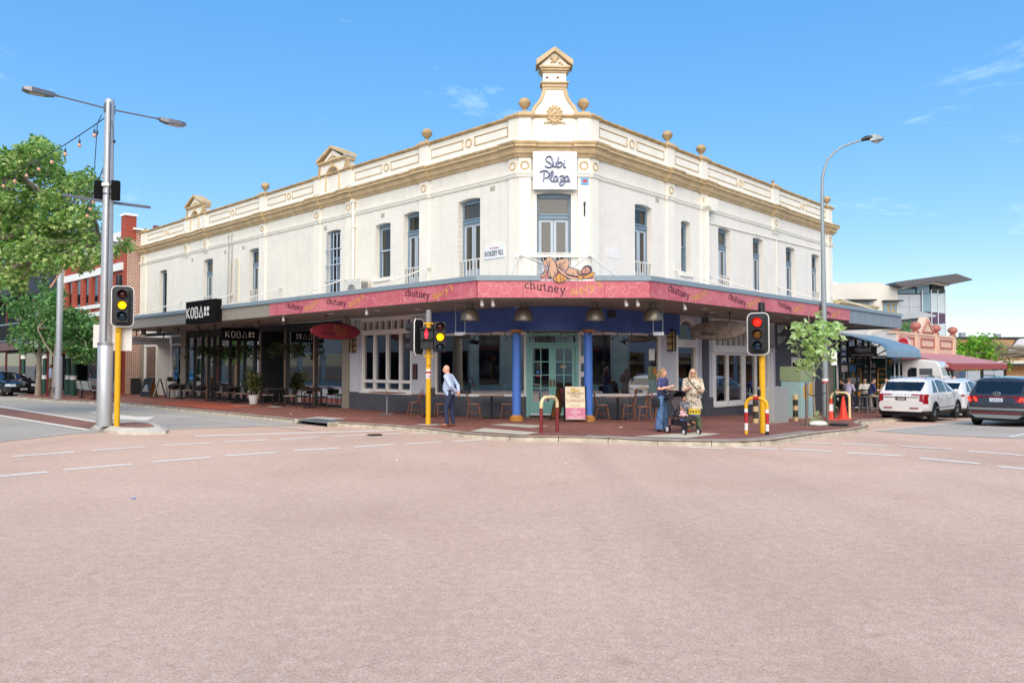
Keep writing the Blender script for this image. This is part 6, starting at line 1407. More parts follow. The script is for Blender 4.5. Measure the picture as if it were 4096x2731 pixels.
def table(loc, rz, lab, w=.75, d=.7, h=.75, top=None, base=None, grp='cafe tables on the pavement', flat=False):
 T = empty('cafe_table', lab, 'table', loc, rz, grp)
 mb = MB(); mb.box(-w/2, w/2, -d/2, d/2, h-.03, h); mb.build('tabletop', top or m_wood, T, local=True, bevel=.006)
 mb = MB(); mb.cyl(.035, .04, h-.03, 12); mb.build('pedestal', base or m_blackm, T, local=True, smooth=50)
 mb = MB()
 for a in (0, 1): mb.box(*((-.3, .3, -.03, .03) if a == 0 else (-.03, .03, -.3, .3)), 0, .045)
 mb.build('foot', base or m_blackm, T, local=True)
 return T
A45 = math.atan2(uL[1], uL[0])
gp = lambda x, y: (x, y, gz(x, y)+PAVE)
table(gp(-4.35, 26.5), A45, 'empty brown table on silver pedestal under the white window', 1.3, .62, .78, base=m_steel)
table(gp(-2.75, 25.35), A45, 'brown table behind the middle signal pole', 1.05, .62)
table(gp(-.66, 24.6), 0, 'brown table left of the blue columns under the shop window', .8, .6)
table(gp(3.4, 24.47), 0, 'brown table right of the blue columns under the shop window', .95, .6)
bentwood(gp(-3.3, 25.9), 2.0, 'bentwood chair left of the middle signal pole')
bentwood(gp(-2.3, 24.85), -1.2+math.pi, 'bentwood chair between the middle signal pole and the bald man')
bentwood(gp(-1.22, 24.55), -math.pi/2, 'bentwood chair right of the bald man, at left end of its table'); bentwood(gp(-.15, 24.55), math.pi/2, 'bentwood chair against the left blue column')
bentwood(gp(2.9, 24.5), -math.pi/2, 'bentwood chair beside the right blue column'); bentwood(gp(3.75, 24.55), math.pi/2, 'bentwood chair at right end of the table right of the doors')
bentwood(gp(4.05, 23.6), -math.pi/2+.25+math.pi, 'bentwood chair standing apart, nearest the pram'); bentwood(gp(4.55, 24.2), -.9, 'bentwood chair behind the woman in jeans')
m_seatst = stripes('seat_stripe', 'b3a294', '4a3438', .05, .5, 'X', .8)
def tub(loc, rz, lab, first=[None]):
 if first[0] is not None: return copy_tree(first[0], loc, rz, lab)
 Ch = empty('tub_chair', lab, 'chair', loc, rz, 'black woven tub chairs outside the cafe'); first[0] = Ch
 mb = MB(); n = 14
 rg = []
 for z, r_, k in ((.46, .25, 0), (.62, .285, 0), (.78, .29, 0)):
  rg.append([(r_*math.cos(t), -r_*math.sin(t)*.95, z - (0 if z < .7 else .12*abs(math.cos(t))**2)) for t in [R(-20)+R(220)*i/n for i in range(n+1)]])
 o2 = [[(x*.9, y*.9, z) for x, y, z in q] for q in rg]
 mb.loft(rg, False, False); mb.loft(o2, False, False); mb.loft([rg[-1], o2[-1]], False, False); mb.build('back', m_blackm, Ch, local=True, normals=False, smooth=60)
 mb = MB(); mb.box(-.23, .23, -.22, .24, .42, .475); mb.build('cushion', m_seatst, Ch, local=True, bevel=.02)
 for x, y in ((-.2, .22), (.2, .22), (-.18, -.2), (.18, -.2)): mb = MB(); mb.tube([(x, y, .43), (x*1.15, y*1.15, 0)], .014, 6); mb.build('leg', m_blackm, Ch, local=True)
 return Ch
dt = m_koba
for s_, lab in ((22.9, 'dark cafe table nearest the white jeweller shop'), (19.4, 'dark cafe table in the middle of the folding front'), (16.9, 'dark cafe table left of the potted plant'), (13.0, 'dark cafe table right of the white plant pot'), (10.6, 'dark cafe table at the right end under the glazing')):
 x, y, _ = FL.P(s_, .95, 0); table((x, y, PAVE), A45, lab, .7, .65, .73, mat('table_dark', '3b3633', .4), m_blackm)
for s_, o, rz, lab in ((23.75, .95, 1.2, 'woven tub chair at far left beside the jeweller window'), (22.1, 1.0, -2.0, 'woven tub chair right of the far left cafe table'), (20.4, 1.05, 1.4, 'woven tub chair left of the middle cafe table'), (18.5, .95, -1.9, 'woven tub chair right of the middle cafe table'), (17.75, .9, 1.3, 'woven tub chair left of the table by the plant'), (16.1, 1.1, -2.1, 'woven tub chair right of the table by the plant, nearest the pot'), (13.9, 1.0, 1.2, 'woven tub chair just right of the white plant pot'), (12.1, 1.0, -2.0, 'woven tub chair right of the pot side table')):
 x, y, _ = FL.P(s_, o, 0); tub((x, y, PAVE), A45+rz+math.pi, lab)
def woodchair(loc, rz, lab, first=[None]):
 if first[0] is not None: return copy_tree(first[0], loc, rz, lab)
 Ch = empty('wooden_chair', lab, 'chair', loc, rz, 'dark wooden chairs outside the cafe'); first[0] = Ch
 mb = MB(); mb.box(-.2, .2, -.2, .2, .43, .48); mb.build('seat', m_black, Ch, local=True, bevel=.015)
 for x, y, h in ((-.18, .18, .43), (.18, .18, .43), (-.18, -.19, .86), (.18, -.19, .86)): mb = MB(); mb.tube([(x, y*1.08, 0), (x, y, .43), (x, y*(1.2 if h > .5 else 1), h)], .018, 6); mb.build('leg', m_wood_d, Ch, local=True)
 mb = MB(); mb.hull8([(-.19, -.235, .66), (.19, -.235, .66), (.19, -.215, .66), (-.19, -.215, .66)], [(-.19, -.25, .86), (.19, -.25, .86), (.19, -.23, .86), (-.19, -.23, .86)]); mb.build('back_rail', m_wood_d, Ch, local=True)
 return Ch
for s_, rz, lab in ((11.2, 1.5, 'dark wooden chair left of the right end cafe table'), (9.95, -1.5, 'dark wooden chair right of the right end cafe table')):
 x, y, _ = FL.P(s_, .9, 0); woodchair((x, y, PAVE), A45+rz+math.pi, lab)
# sandwich boards
def aboard(x, y, rz, w, h, m, lab, frame=m_blackm):
 A = empty('sandwich_board', lab, 'sign', gp(x, y), rz)
 for sg in (-1, 1):
  yb, yt = sg*.3, sg*.03
  q = lambda a, t, o=0: (a, yb+(yt-yb)*t+sg*o, h*t)
  mb = MB(); mb.hull8([q(-w/2, .07), q(w/2, .07), q(w/2, .99), q(-w/2, .99)], [q(-w/2, .07, .02), q(w/2, .07, .02), q(w/2, .99, .02), q(-w/2, .99, .02)]); mb.build('panel', m if sg < 0 else m_or2, A, local=True)
  mb = MB()
  for a in (-w/2-.015, w/2+.015): mb.tube([q(a, 0), q(a, 1)], .018, 6)
  mb.tube([q(-w/2, .07), q(w/2, .07)], .014, 6); mb.tube([q(-w/2, .99), q(w/2, .99)], .014, 6); mb.build('frame', frame, A, local=True)
 return A, (lambda a, b, c: wm(A) @ V((a, -.3+(.27)*c/h-.024-b, c)))
m_or2 = mat('board_ochre', 'b07c38', .5)
AB, PA = aboard(1.93, 23.4, 0, .6, 1.08, mat('board_cream', 'e6d6b8', .5), 'cream and pink sandwich board reading Open Tonight against the right column')
m_ltr = mat('board_letter', 'a5836a', .5); mb = MB(PA); mb.box(-.3, .3, .001, .004, .09, .43); mb.build('pink_half', mat('board_pink', 'c9718f', .5), AB)
for t_, s_, c, m in (('OPEN', .13, .73, m_ltr), ('TONIGHT', .13, .6, m_ltr), ('FROM 5.30PM', .055, .48, mat('board_faint', 'c7ae8c', .5)), ('FOR', .07, .35, m_wht), ('DINNER', .09, .27, m_wht), ('AND', .06, .2, m_wht), ('TAKE-AWAY', .09, .11, m_wht)): lettering('lettering', t_, s_, lambda a, b, d, c=c: PA(a*.95, .006+b, c+d), m, AB)
small_figure(lambda a, b, c: PA(a, b, c), 0, .96, .0002, mat('board_yellow', 'd8b85a', .5), AB, o=.004)
st, e = pen_word("chutney mary's", .045, -.27, .85, -.02, 6, gap=.1); stroke_letters('lettering', st, .01, lambda a, b, c: PA(a*.9, b, c), m_ltr, AB, out=.004, depth=.003)
AB2, PA2 = aboard(1.6, 23.95, 1.0, .55, 1.02, m_maroon, 'ochre sandwich board half hidden behind the Open Tonight board')
x, y, _ = FL.P(25.6, 1.5, 0); AB3, PA3 = aboard(x, y, A45+math.pi*1.0+.35, .6, 1.0, m_black, 'black sandwich board outside the far left jeweller')
mb = MB(PA3);
for k in range(4): mb.box(-.22+.03*k, .2-.04*k, .004, .006, .35+.09*k, .38+.09*k)
mb.build('printed_lines', m_lgrey, AB3)
x, y, _ = FL.P(24.7, 1.3, 0); AB4, PA4 = aboard(x, y, A45+math.pi*1.0-.3, .5, 1.0, mat('board_silver', 'a8a79f', .5), 'pale grey sandwich board beside the black one at the jeweller')
# white pot with plant is in the planting section
# bench and posts on the far left pavement
Bx, By = -21.9, 38.9; BN = empty('bench', 'grey slatted public bench with black frame by the far left kerb', 'bench', (Bx, By, PAVE), A45+math.pi)
for i in range(5): mb = MB(); mb.box(-1.1, 1.1, -.02-.02*i, .01-.02*i, .5+.085*i, .57+.085*i); mb.build('back_slat', mat('bench_slat', '9aa09f', .55, var=.06), BN, local=True)
for i in range(4): mb = MB(); mb.box(-1.1, 1.1, .05+.1*i, .13+.1*i, .43, .455); mb.build('seat_slat', MATS['bench_slat'], BN, local=True)
for x in (-.95, -.2, .95): mb = MB(); mb.tube([(x, .4, .43), (x, .02, .42), (x, -.13, .95)], .028, 6); mb.build('bracket', m_blackm, BN, local=True)
for x in (-.95, .95):
 mb = MB(); mb.tube([(x, .2, .42), (x, .2, 0)], .045, 8); mb.box(x-.09, x+.09, .05, .35, 0, .05); mb.build('leg', m_blackm, BN, local=True)
 mb = MB(); mb.tube([(x, -.08, .66), (x, .35, .64), (x, .4, .43)], .025, 6); mb.build('armrest', m_blackm, BN, local=True)
mb = MB(); mb.lathe([(.05, PAVE), (.05, 3.0), (.06, 3.02), (.0, 3.1)], 10, (-25.76, 42.16, 0)); tag(mb.build('sign_post', mat('post_maroon', '6d1f27', .45)), 'slim maroon post between the two small left trees', 'post')
mb = MB(); mb.box(-22.55, -22.0, 46.3, 46.85, .2, 1.1);
xb, yb, _ = FL.P(30.7, .35, 0); mb = MB(UP((xb, yb, PAVE), A45)); mb.box(-.25, .25, -.2, .2, 0, .95); tag(mb.build('litter_bin', m_black, bevel=.03), 'black bin against the brick side wall by the jeweller', 'bin')
# ---------------------------------------------------------------- people
def organic(name, parts, m, parent, vox=.012, it=3, **k):
 """limbs, rings and balls fused into one continuous skin"""
 mb = MB()
 for p in parts:
  if p[0] == 'limb': mb.tube(p[1], p[2], 10)
  elif p[0] == 'ball': mb.ball(p[1], *p[2], n=14, m=10)
  elif p[0] == 'rings':
   mb.loft([[(cx+rx*math.cos(2*math.pi*i/18), cy+ry*math.sin(2*math.pi*i/18), z) for i in range(18)] for z, cx, cy, rx, ry in p[1]])
 me = bpy.data.meshes.new(name); me.from_pydata(mb.v, [], mb.f)
 bm = bmesh.new(); bm.from_mesh(me); bmesh.ops.recalc_face_normals(bm, faces=bm.faces); bm.to_mesh(me); bm.free()
 o = bpy.data.objects.new(name, me); COL.objects.link(o)
 r = o.modifiers.new('r', 'REMESH'); r.mode = 'VOXEL'; r.voxel_size = vox
 s = o.modifiers.new('s', 'SMOOTH'); s.iterations = it; s.factor = .5
 dg = bpy.context.evaluated_depsgraph_get(); m2 = bpy.data.meshes.new_from_object(o.evaluated_get(dg))
 bpy.data.objects.remove(o); bpy.data.meshes.remove(me)
 for p in m2.polygons: p.use_smooth = True
 m2.name = name; m2.materials.clear(); m2.materials.append(m)
 return tag(obj(name, m2, parent), **k)
def hand(w, d, side, curl, k):
 """palm, four fingers and a thumb from wrist w along d"""
 w, d, side, curl = V(w), V(d).normalized(), V(side).normalized(), V(curl)
 out = [('limb', [w, w+d*.05*k, w+d*.085*k], [.026*k, .036*k, .034*k])]
 for i, L in enumerate((.062, .075, .07, .052)):
  a = w+d*.08*k+side*(.03-.02*i)*k; b = a+(d*.6+curl*.5)*L*.55*k; c = b+(d*.3+curl*.9)*L*.5*k
  out.append(('limb', [a-d*.02*k, a, b, c], [.012*k, .0105*k, .0095*k, .0085*k]))
 t = w+d*.03*k+side*.03*k
 out.append(('limb', [t, t+(side*.7+d*.7)*.035*k, t+(side*.5+d*.9+curl*.4)*.06*k], [.014*k, .012*k, .01*k]))
 return out
def person(lab, loc, rz, H=1.7, arms=None, legs=None, lean=(0, 0), torso_w=1., belly=0., skin=None, top=None, sleeve=1, bottom=None, shoe=None, hair=None, hair_m=None, vox=.012, head_yaw=0., head_pitch=0., seat=None, tunic=None, glasses=False, wide_leg=0., group=None, flip_feet=None, face=True, long_hair=False):
 k = H/1.7; Pn = empty('person', lab, 'person', loc, rz, group)
 skin = skin or m_skin
 hz = .92 if seat is None else seat/k+.06
 L0 = lambda x, y, z: V((x*k+lean[0]*k*max(0, z-.92), y*k+lean[1]*k*max(0, z-.92), (z+hz-.92)*k))
 hip = {s: L0(s*.09, 0, .9) for s in (-1, 1)}
 sh = {s: L0(s*.175*torso_w, 0, 1.405) for s in (-1, 1)}
 arms = arms or {}; legs = legs or {}
 A, Lg = {}, {}
 for s in (-1, 1):
  e, w = arms.get(s, ((s*.24, -.02, 1.13), (s*.25, .06, .88))); A[s] = (L0(*e), L0(*w))
  kn, an = legs.get(s, ((s*.095, .02, .5), (s*.1, -.03, .09))); Lg[s] = (V(kn)*k, V(an)*k)
 neck, hc = L0(0, .0, 1.46), L0(0, .025, 1.585)
 cy_, sy_ = math.cos(head_yaw), math.sin(head_yaw)
 def hp(x, y, z):
  y2, z2 = y*math.cos(head_pitch)-z*math.sin(head_pitch), y*math.sin(head_pitch)+z*math.cos(head_pitch)
  return hc+V((x*cy_-y2*sy_, x*sy_+y2*cy_, z2))*k
 parts = [('ball', hc, (.078*k, .094*k, .115*k)), ('ball', hp(0, .03, -.05), (.058*k, .06*k, .07*k)), ('limb', [hp(0, .08, .0), hp(0, .108, -.025)], [.012*k, .017*k]), ('limb', [L0(0, -.01, 1.38), neck, hc], [.07*k, .054*k, .056*k]),
    ('limb', [hp(-.076, -.005, .01), hp(-.088, -.015, -.03)], [.012*k, .012*k]), ('limb', [hp(.076, -.005, .01), hp(.088, -.015, -.03)], [.012*k, .012*k]),
    ('limb', [L0(0, 0, .93), L0(0, .0, 1.1), L0(0, 0, 1.38)], [.1*k, .1*k, .1*k])]
 for s in (-1, 1):
  e, w = A[s]; kn, an = Lg[s]
  parts += [('limb', [L0(0, 0, 1.38), sh[s]], [.06*k, .05*k]), ('limb', [sh[s], sh[s].lerp(e, .5), e, e.lerp(w, .3), w], [.05*k, .046*k, .039*k, .042*k, .027*k])]
  d = (w-e).normalized(); parts += hand(w, d, V((-s, .2, 0)) if abs(d.x) < .7 else V((0, .2, 1)), V((-s*.3, .3, -.2)), k)
  parts += [('limb', [L0(0, 0, .93), hip[s]], [.09*k, .08*k]), ('limb', [hip[s], hip[s].lerp(kn, .5), kn, kn.lerp(an, .35), an], [.08*k, .068*k, .05*k, .052*k, .036*k])]
  f = V((s*.02, .1, -.05)).normalized(); toe = an+V((s*.025, .15, -.055))*k
  parts.append(('limb', [an+V((0, -.03, -.045))*k, an+V((s*.01, .06, -.045))*k, toe], [.038*k, .04*k, .03*k]))
 organic('body', parts, skin, Pn, vox)
 # clothes
 tw = torso_w; T = lambda z, rx, ry, dy=0.: (L0(0, 0, z).z, L0(0, 0, z).x, L0(0, 0, z).y+dy*k, rx*k*tw, ry*k)
 hem = .86 if not tunic else tunic
 rings = [T(.93, .165, .115+belly*.6, belly*.4), T(1.02, .16, .115+belly, belly*.8), T(1.15, .155, .115+belly*.7, belly*.5), T(1.28, .168, .112), T(1.37, .16, .095), T(1.43, .1, .075), T(1.465, .064, .064)]
 low = [T(hem, .165+.03*bool(tunic)*2, .12+.05*bool(tunic), belly*.2)] + ([T(hem+.12, .21, .16)] if tunic else [])
 sp = [('rings', low+rings)]
 for s in (-1, 1):
  e, w = A[s]; end = e.lerp(w, .8) if sleeve == 2 else (e.lerp(w, .25) if sleeve > 1 else sh[s].lerp(e, .72))
  pts_ = [sh[s]+V((-s*.05, 0, -.01))*k, sh[s], sh[s].lerp(e, .6)] + ([e, end] if sleeve > 1 else [end])
  sp.append(('limb', pts_, [.075*k, .068*k, .06*k]+([.054*k, .048*k] if sleeve > 1 else [.062*k])))
 organic('top', sp, top, Pn, vox, 4)
 bp = [('rings', [T(.86, .15, .115), T(.93, .162, .118), T(1.0, .155, .112)])] if seat is None else [('rings', [T(.84, .16, .13), T(.93, .162, .12), T(1.0, .155, .112)])]
 for s in (-1, 1):
  kn, an = Lg[s]; wl = wide_leg
  bp.append(('limb', [L0(s*.06, 0, .94), hip[s], hip[s].lerp(kn, .5), kn, kn.lerp(an, .5), an+V((0, 0, -.02))*k], [.1*k, .098*k, (.084+wl*.3)*k, (.066+wl*.6)*k, (.06+wl)*k, (.055+wl*1.25)*k]))
 organic('trousers', bp, bottom, Pn, vox, 4)
 for s in (-1, 1):
  kn, an = Lg[s]; organic('shoe', [('limb', [an+V((0, -.035, -.05))*k, an+V((s*.01, .07, -.055))*k, an+V((s*.03, .17, -.062))*k], [.045*k, .044*k, .036*k])], shoe or m_black, Pn, vox, 2)
 if hair:
  hh = [('ball', hp(0, -.02, .025), (.088*k, .095*k, .105*k))]
  if hair == 'long': hh += [('limb', [hp(0, -.07, .02), hp(0, -.1, -.12), L0(0, -.11, 1.32)], [.07*k, .075*k, .05*k]), ('limb', [hp(.075, 0, .02), hp(.085, .0, -.1), hp(.08, .06, -.24)], [.025*k, .032*k, .024*k]), ('limb', [hp(-.075, 0, .02), hp(-.09, .0, -.1), hp(-.1, .02, -.2)], [.025*k, .034*k, .026*k])]
  if hair == 'bun': hh += [('ball', hp(0, -.12, .03), (.04*k, .04*k, .04*k))]
  organic('hair', hh, hair_m, Pn, vox, 2)
  # the face stays clear of it
 if face:
  for s in (-1, 1):
   q = hp(s*.032, .088, .008); mb = MB(); mb.ball(tuple(q), .012*k, .008*k, .008*k, 8, 6); mb.build('eye', mat('eye_dark', '2a211d', .3), Pn, local=True)
  q = hp(0, .094, -.062); mb = MB(); mb.ball(tuple(q), .024*k, .008*k, .009*k, 8, 6); mb.build('mouth', mat('lips', 'a8574e', .5), Pn, local=True)
 if glasses:
  mb = MB()
  for s in (-1, 1): c = hp(s*.036, .105, .005); mb.tube([tuple(c+V((.028*k*math.cos(t), 0, .022*k*math.sin(t)))) for t in [i*math.pi/5 for i in range(11)]], .005, 5, False)
  mb.tube([tuple(hp(-.012, .108, .01)), tuple(hp(.012, .108, .01))], .005, 5)
  mb.build('glasses', mat('glasses_red', '6a3030', .3) if glasses == 1 else m_black, Pn, local=True)
  if glasses == 2:
   mb = MB()
   for s in (-1, 1): mb.ball(tuple(hp(s*.036, .1, .005)), .03*k, .012*k, .022*k, 8, 6)
   mb.build('dark_lenses', m_black, Pn, local=True)
 return Pn, k, L0, hp
def spots(name, base, ink, scale, r0=.25, r1=.35, ring=False):
 if name in MATS: return MATS[name]
 m = bpy.data.materials.new(name); m.use_nodes = True; n, l, b = nodes_of(m); b.inputs['Roughness'].default_value = .8
 geo = n.new('ShaderNodeNewGeometry'); v = n.new('ShaderNodeTexVoronoi'); v.inputs['Scale'].default_value = scale; l.new(geo.outputs['Position'], v.inputs['Vector'])
 r = n.new('ShaderNodeValToRGB'); e = r.color_ramp.elements; e[0].position = r0; e[1].position = r0+.04
 e[0].color = lin(base if ring else ink); e[1].color = lin(ink if ring else base)
 if ring:
  x = e.new(r1); x.color = lin(ink); x = e.new(r1+.04); x.color = lin(base); x = e.new(.1); x.color = lin(base); x = e.new(.07); x.color = lin(ink)
 l.new(v.outputs['Distance'], r.inputs[0]); l.new(r.outputs[0], b.inputs['Base Color']); MATS[name] = m; return m
m_denim = mat('denim_blue', '3f5f8c', .85, var=.25, scale=7, detail=5, col2='5f80a8'); m_denim_d = mat('denim_dark', '2a3450', .85, var=.2, scale=8)
m_shirt = stripes('shirt_check', '9fb4d8', 'c3d0e6', .03, .5, 'Z', .8); m_tan_shoe = mat('tan_leather', '8a4a28', .4, var=.1)
m_blouse = spots('blouse_navy', '353a6e', 'a8a6c4', 38, .22); m_tunic = spots('tunic_flowers', 'cfc3b0', '24201f', 10.5, .36, .46, True)
m_green_t = mat('trousers_green', '5b6b4e', .85, var=.1); m_hair_b = mat('hair_blonde', '9a7c58', .6, var=.25, scale=25); m_hair_d = mat('hair_dark', '2a1f1a', .6, var=.15)
# bald man, seen from behind at the kerb
Mn, k, L0, hp = person('bald man in pale blue shirt and dark jeans standing with hands behind his back', gp(-1.72, 21.35), R(72), 1.72, {1: ((.26, -.14, 1.13), (.1, -.2, .92)), -1: ((-.26, -.14, 1.13), (-.04, -.22, .93))}, {1: ((.1, .03, .5), (.1, -.04, .09)), -1: ((-.1, .1, .5), (-.1, .06, .09))}, lean=(0, .16), torso_w=1.12, belly=.055, top=m_shirt, sleeve=2, bottom=m_denim_d, shoe=m_tan_shoe, vox=.010, head_yaw=.35)
mb = MB(); mb.lathe([(.17, .985), (.172, 1.02)], 20, caps=False);
organic('belt', [('rings', [(z*k, 0, .012, .168*1.12*k, .15*k) for z in (.985, 1.0, 1.02)])], m_wood_d, Mn, .012, 1)
# two women with the pram
Wa, k, L0, hp = person('younger woman in navy spotted blouse and wide blue jeans eating from a paper plate', gp(3.88, 19.75), R(-125), 1.63, {1: ((.24, .02, 1.14), (.06, .27, 1.22)), -1: ((-.22, .1, 1.12), (-.07, .3, 1.12))}, {1: ((.11, .02, .5), (.12, -.02, .09)), -1: ((-.11, .03, .5), (-.13, .02, .09))}, lean=(0, .05), torso_w=.95, top=m_blouse, sleeve=1, bottom=m_denim, shoe=m_wood_d, hair='long', hair_m=m_hair_b, vox=.010, head_pitch=-.35, wide_leg=.05)
def plate(Pn, x, y, z, nm, lab):
 w = wm(Pn) @ V((x, y, z)); Pt = empty('paper_plate', lab, 'plate', tuple(w))
 mb = MB(); mb.lathe([(.03, 0), (.085, .004), (.11, .02), (.108, .022), (.08, .008), (.01, .006)], 18); mb.build('plate', m_wht, Pt, local=True)
 mb = MB()
 for i in range(7): mb.ball((random.uniform(-.05, .05), random.uniform(-.05, .05), .025), .025, .02, .016, 7, 5)
 mb.build('food', mat('food_ochre', 'c9a24e', .7, var=.3, scale=60), Pt, local=True)
plate(Wa, -.02, .36, 1.07, 'a', 'white paper plate of food held by the woman in jeans')
mb = MB(); mb.tube([(-.15, .13, 1.36), (0, .15, 1.2), (.16, .1, .98), (.2, -.02, .93)], .012, 6); mb.build('bag_strap', m_black, Wa, local=True)
def on(Pn, x, y, z): return wm(Pn) @ V((x, y, z))
q = on(Wa, .24, -.06, .78); mb = MB(UP(tuple(q), R(-125))); mb.box(-.05, .05, -.11, .11, -.14, .1); tag(mb.build('shoulder_bag', m_black, bevel=.04), 'black shoulder bag at the hip of the woman in jeans', 'bag')
Wb, k, L0, hp = person('blonde woman in glasses and cream tunic with black flower print holding food', gp(4.72, 19.85), R(172), 1.62, {1: ((.26, .04, 1.1), (.1, .24, 1.18)), -1: ((-.27, .06, 1.1), (-.15, .28, 1.08))}, {1: ((.1, .03, .5), (.1, .0, .09)), -1: ((-.1, .05, .5), (-.16, .02, .09))}, torso_w=1.18, belly=.03, top=m_tunic, sleeve=1.5, bottom=m_green_t, shoe=mat('shoe_red', 'a03a2c', .5), hair='long', hair_m=mat('hair_ash', 'b19a78', .6, var=.25, scale=25), vox=.010, glasses=1, tunic=.6, wide_leg=.02)
plate(Wb, -.12, .38, 1.05, 'b', 'open white food wrapper held by the woman in the tunic')
mb = MB(); mb.tube([(.14, .1, 1.4), (.0, .16, 1.2), (-.18, .13, 1.0), (-.24, .02, .92)], .012, 6); mb.build('bag_strap', m_black, Wb, local=True)
# pram and child
PrA = math.atan2(-.94, .35); Px, Py = 4.3, 19.15
PR_ = empty('pram', 'black folding pram with hood and white wheels in front of the two women', 'pram', gp(Px, Py), PrA)   # +x is forward
m_fab = mat('pram_fabric', '2e2a2d', .85, var=.1, scale=12); m_fab2 = mat('pram_lining', '4a4145', .85)
for y in (-.2, .2):
 mb = MB(); mb.tube([(-.42, y, 1.0), (-.3, y, .85), (.0, y, .5), (.36, y, .17)], .014, 8); mb.tube([(-.32, y, .1), (-.05, y, .5), (.05, y, .62)], .014, 8); mb.build('frame_tube', m_blackm, PR_, local=True, smooth=50)
mb = MB(); mb.tube([(-.42, -.2, 1.0), (-.48, -.2, 1.04), (-.48, .2, 1.04), (-.42, .2, 1.0)], .018, 8); mb.build('handle', m_blackm, PR_, local=True)
mb = MB(); mb.tube([(.3, -.2, .3), (.4, -.2, .4), (.42, 0, .42), (.4, .2, .4), (.3, .2, .3)], .012, 6); mb.build('footrest', m_blackm, PR_, local=True)
mb = MB(); mb.hull8([(-.32, -.19, .9), (-.32, .19, .9), (-.05, .19, .42), (-.05, -.19, .42)], [(-.28, -.19, .92), (-.28, .19, .92), (-.01, .19, .45), (-.01, -.19, .45)]); mb.hull8([(-.05, -.19, .42), (-.05, .19, .42), (.26, .19, .46), (.26, -.19, .46)], [(-.05, -.19, .46), (-.05, .19, .46), (.26, .19, .5), (.26, -.19, .5)]); mb.build('seat', m_fab2, PR_, local=True, bevel=.01)
mb = MB(); n = 8; rg = [[(-.3+.02+r_*math.sin(t)*.95*1.0, .2*math.cos(u), .82+ (.2*math.sin(u)+.06)*1.0*math.cos(t)+r_*0) for u in [math.pi*i/10 for i in range(11)]] for t, r_ in [(R(-88+108*j/n), .38) for j in range(n+1)]]
mb.loft(rg, False, False); mb.loft([[(x*.98, y*.95, z-.012) for x, y, z in g_] for g_ in rg], False, False); mb.build('hood', m_fab, PR_, local=True, normals=False, smooth=60)
mb = MB(); mb.hull8([(-.25, -.16, .2), (.25, -.16, .2), (.25, .16, .2), (-.25, .16, .2)], [(-.3, -.18, .34), (.28, -.18, .34), (.28, .18, .34), (-.3, .18, .34)]); mb.build('basket', m_fab, PR_, local=True)
mb = MB(); mb.ball((.1, -.06, .34), .13, .09, .06, 10, 6); mb.build('blue_bundle', mat('bundle_blue', '7d93c9', .8, var=.2, scale=20), PR_, local=True)
for x, y, r_ in ((-.32, -.24, .095), (-.32, .24, .095), (.38, -.21, .075), (.38, .21, .075)):
 mb = MB(lambda a, b, c: (x+a, y+c, r_+b)); mb.lathe([(r_*.6, -.022), (r_, -.022), (r_, .022), (r_*.6, .022)], 18); Wh = mb.build('wheel', m_black, PR_, local=True, smooth=40)
 mb = MB(lambda a, b, c: (x+a, y+c, r_+b)); mb.lathe([(.01, -.024), (r_*.72, -.024), (r_*.72, .024), (.01, .024)], 16); mb.build('hub', m_wht, Wh, local=True, smooth=40)
 if x > 0: mb = MB(); mb.tube([(x, y, r_), (x-.02, y*.98, .2)], .02, 6); mb.build('fork', m_blackm, PR_, local=True)
cp = wm(PR_) @ V((.08, 0, 0))
Kd, k, L0, hp = person('toddler in grey t-shirt sitting barefoot in the pram', (cp.x, cp.y, cp.z), PrA-math.pi/2, .95, {1: ((.24, .1, 1.15), (.2, .3, 1.05)), -1: ((-.24, .1, 1.15), (-.16, .28, 1.06))}, {1: ((.14, .36, .85), (.16, .5, .52)), -1: ((-.1, .34, .85), (-.12, .42, .6))}, top=mat('tee_grey', '5a5d66', .85, var=.06), sleeve=1, bottom=mat('shorts_dark', '3c3f48', .85), shoe=m_skin2, skin=m_skin2, hair='short', hair_m=m_hair_d, vox=.008, seat=.47, lean=(0, -.1))
q = wm(Kd) @ V((0, .1, .68));
mb = MB(lambda a, b, c: tuple(wm(Kd) @ V((a, .085+b, .66+c))))
for i in range(9): t = math.pi*i/8; mb.tube([(.035*math.cos(t), 0, .035*math.sin(t)), (.07*math.cos(t), 0, .07*math.sin(t))], .004, 4)
mb.build('shirt_print', m_wht, Kd)
q = wm(Kd) @ V((-.13, .24, .5)); TB = empty('toy_bus', 'yellow open toy bus with blue base held by the toddler', 'toy', tuple(q), PrA+.5)
m_ty = mat('toy_yellow', 'e6c93a', .35)
mb = MB()
for y in (-.06, .06):
 mb.box(-.12, .12, y-.008, y+.008, 0, .03); mb.box(-.12, .12, y-.008, y+.008, .1, .13)
 for x in (-.115, -.04, .04, .115): mb.box(x-.01, x+.01, y-.008, y+.008, .03, .1)
for x in (-.12, .12): mb.box(x-.008, x+.008, -.06, .06, 0, .05); mb.box(x-.008, x+.008, -.06, .06, .1, .13)
mb.build('shell', m_ty, TB, local=True); mb = MB(); mb.box(-.125, .125, -.065, .065, -.03, -.001); mb.build('base', mat('toy_blue', '2f62b0', .4), TB, local=True)
q = wm(Kd) @ V((.17, .2, .5)); Bn = empty('soft_toy', 'pale pink soft toy beside the toddler in the pram', 'toy', tuple(q))
organic('body', [('ball', V((0, 0, 0)), (.07, .06, .06)), ('ball', V((-.05, -.03, .06)), (.05, .045, .045)), ('limb', [V((.03, -.04, 0)), V((.1, -.07, -.02))], [.022, .02]), ('limb', [V((-.06, -.03, .0)), V((-.11, -.08, -.02))], [.022, .02])], mat('toy_pink', 'd9b2b4', .9), Bn, .01)
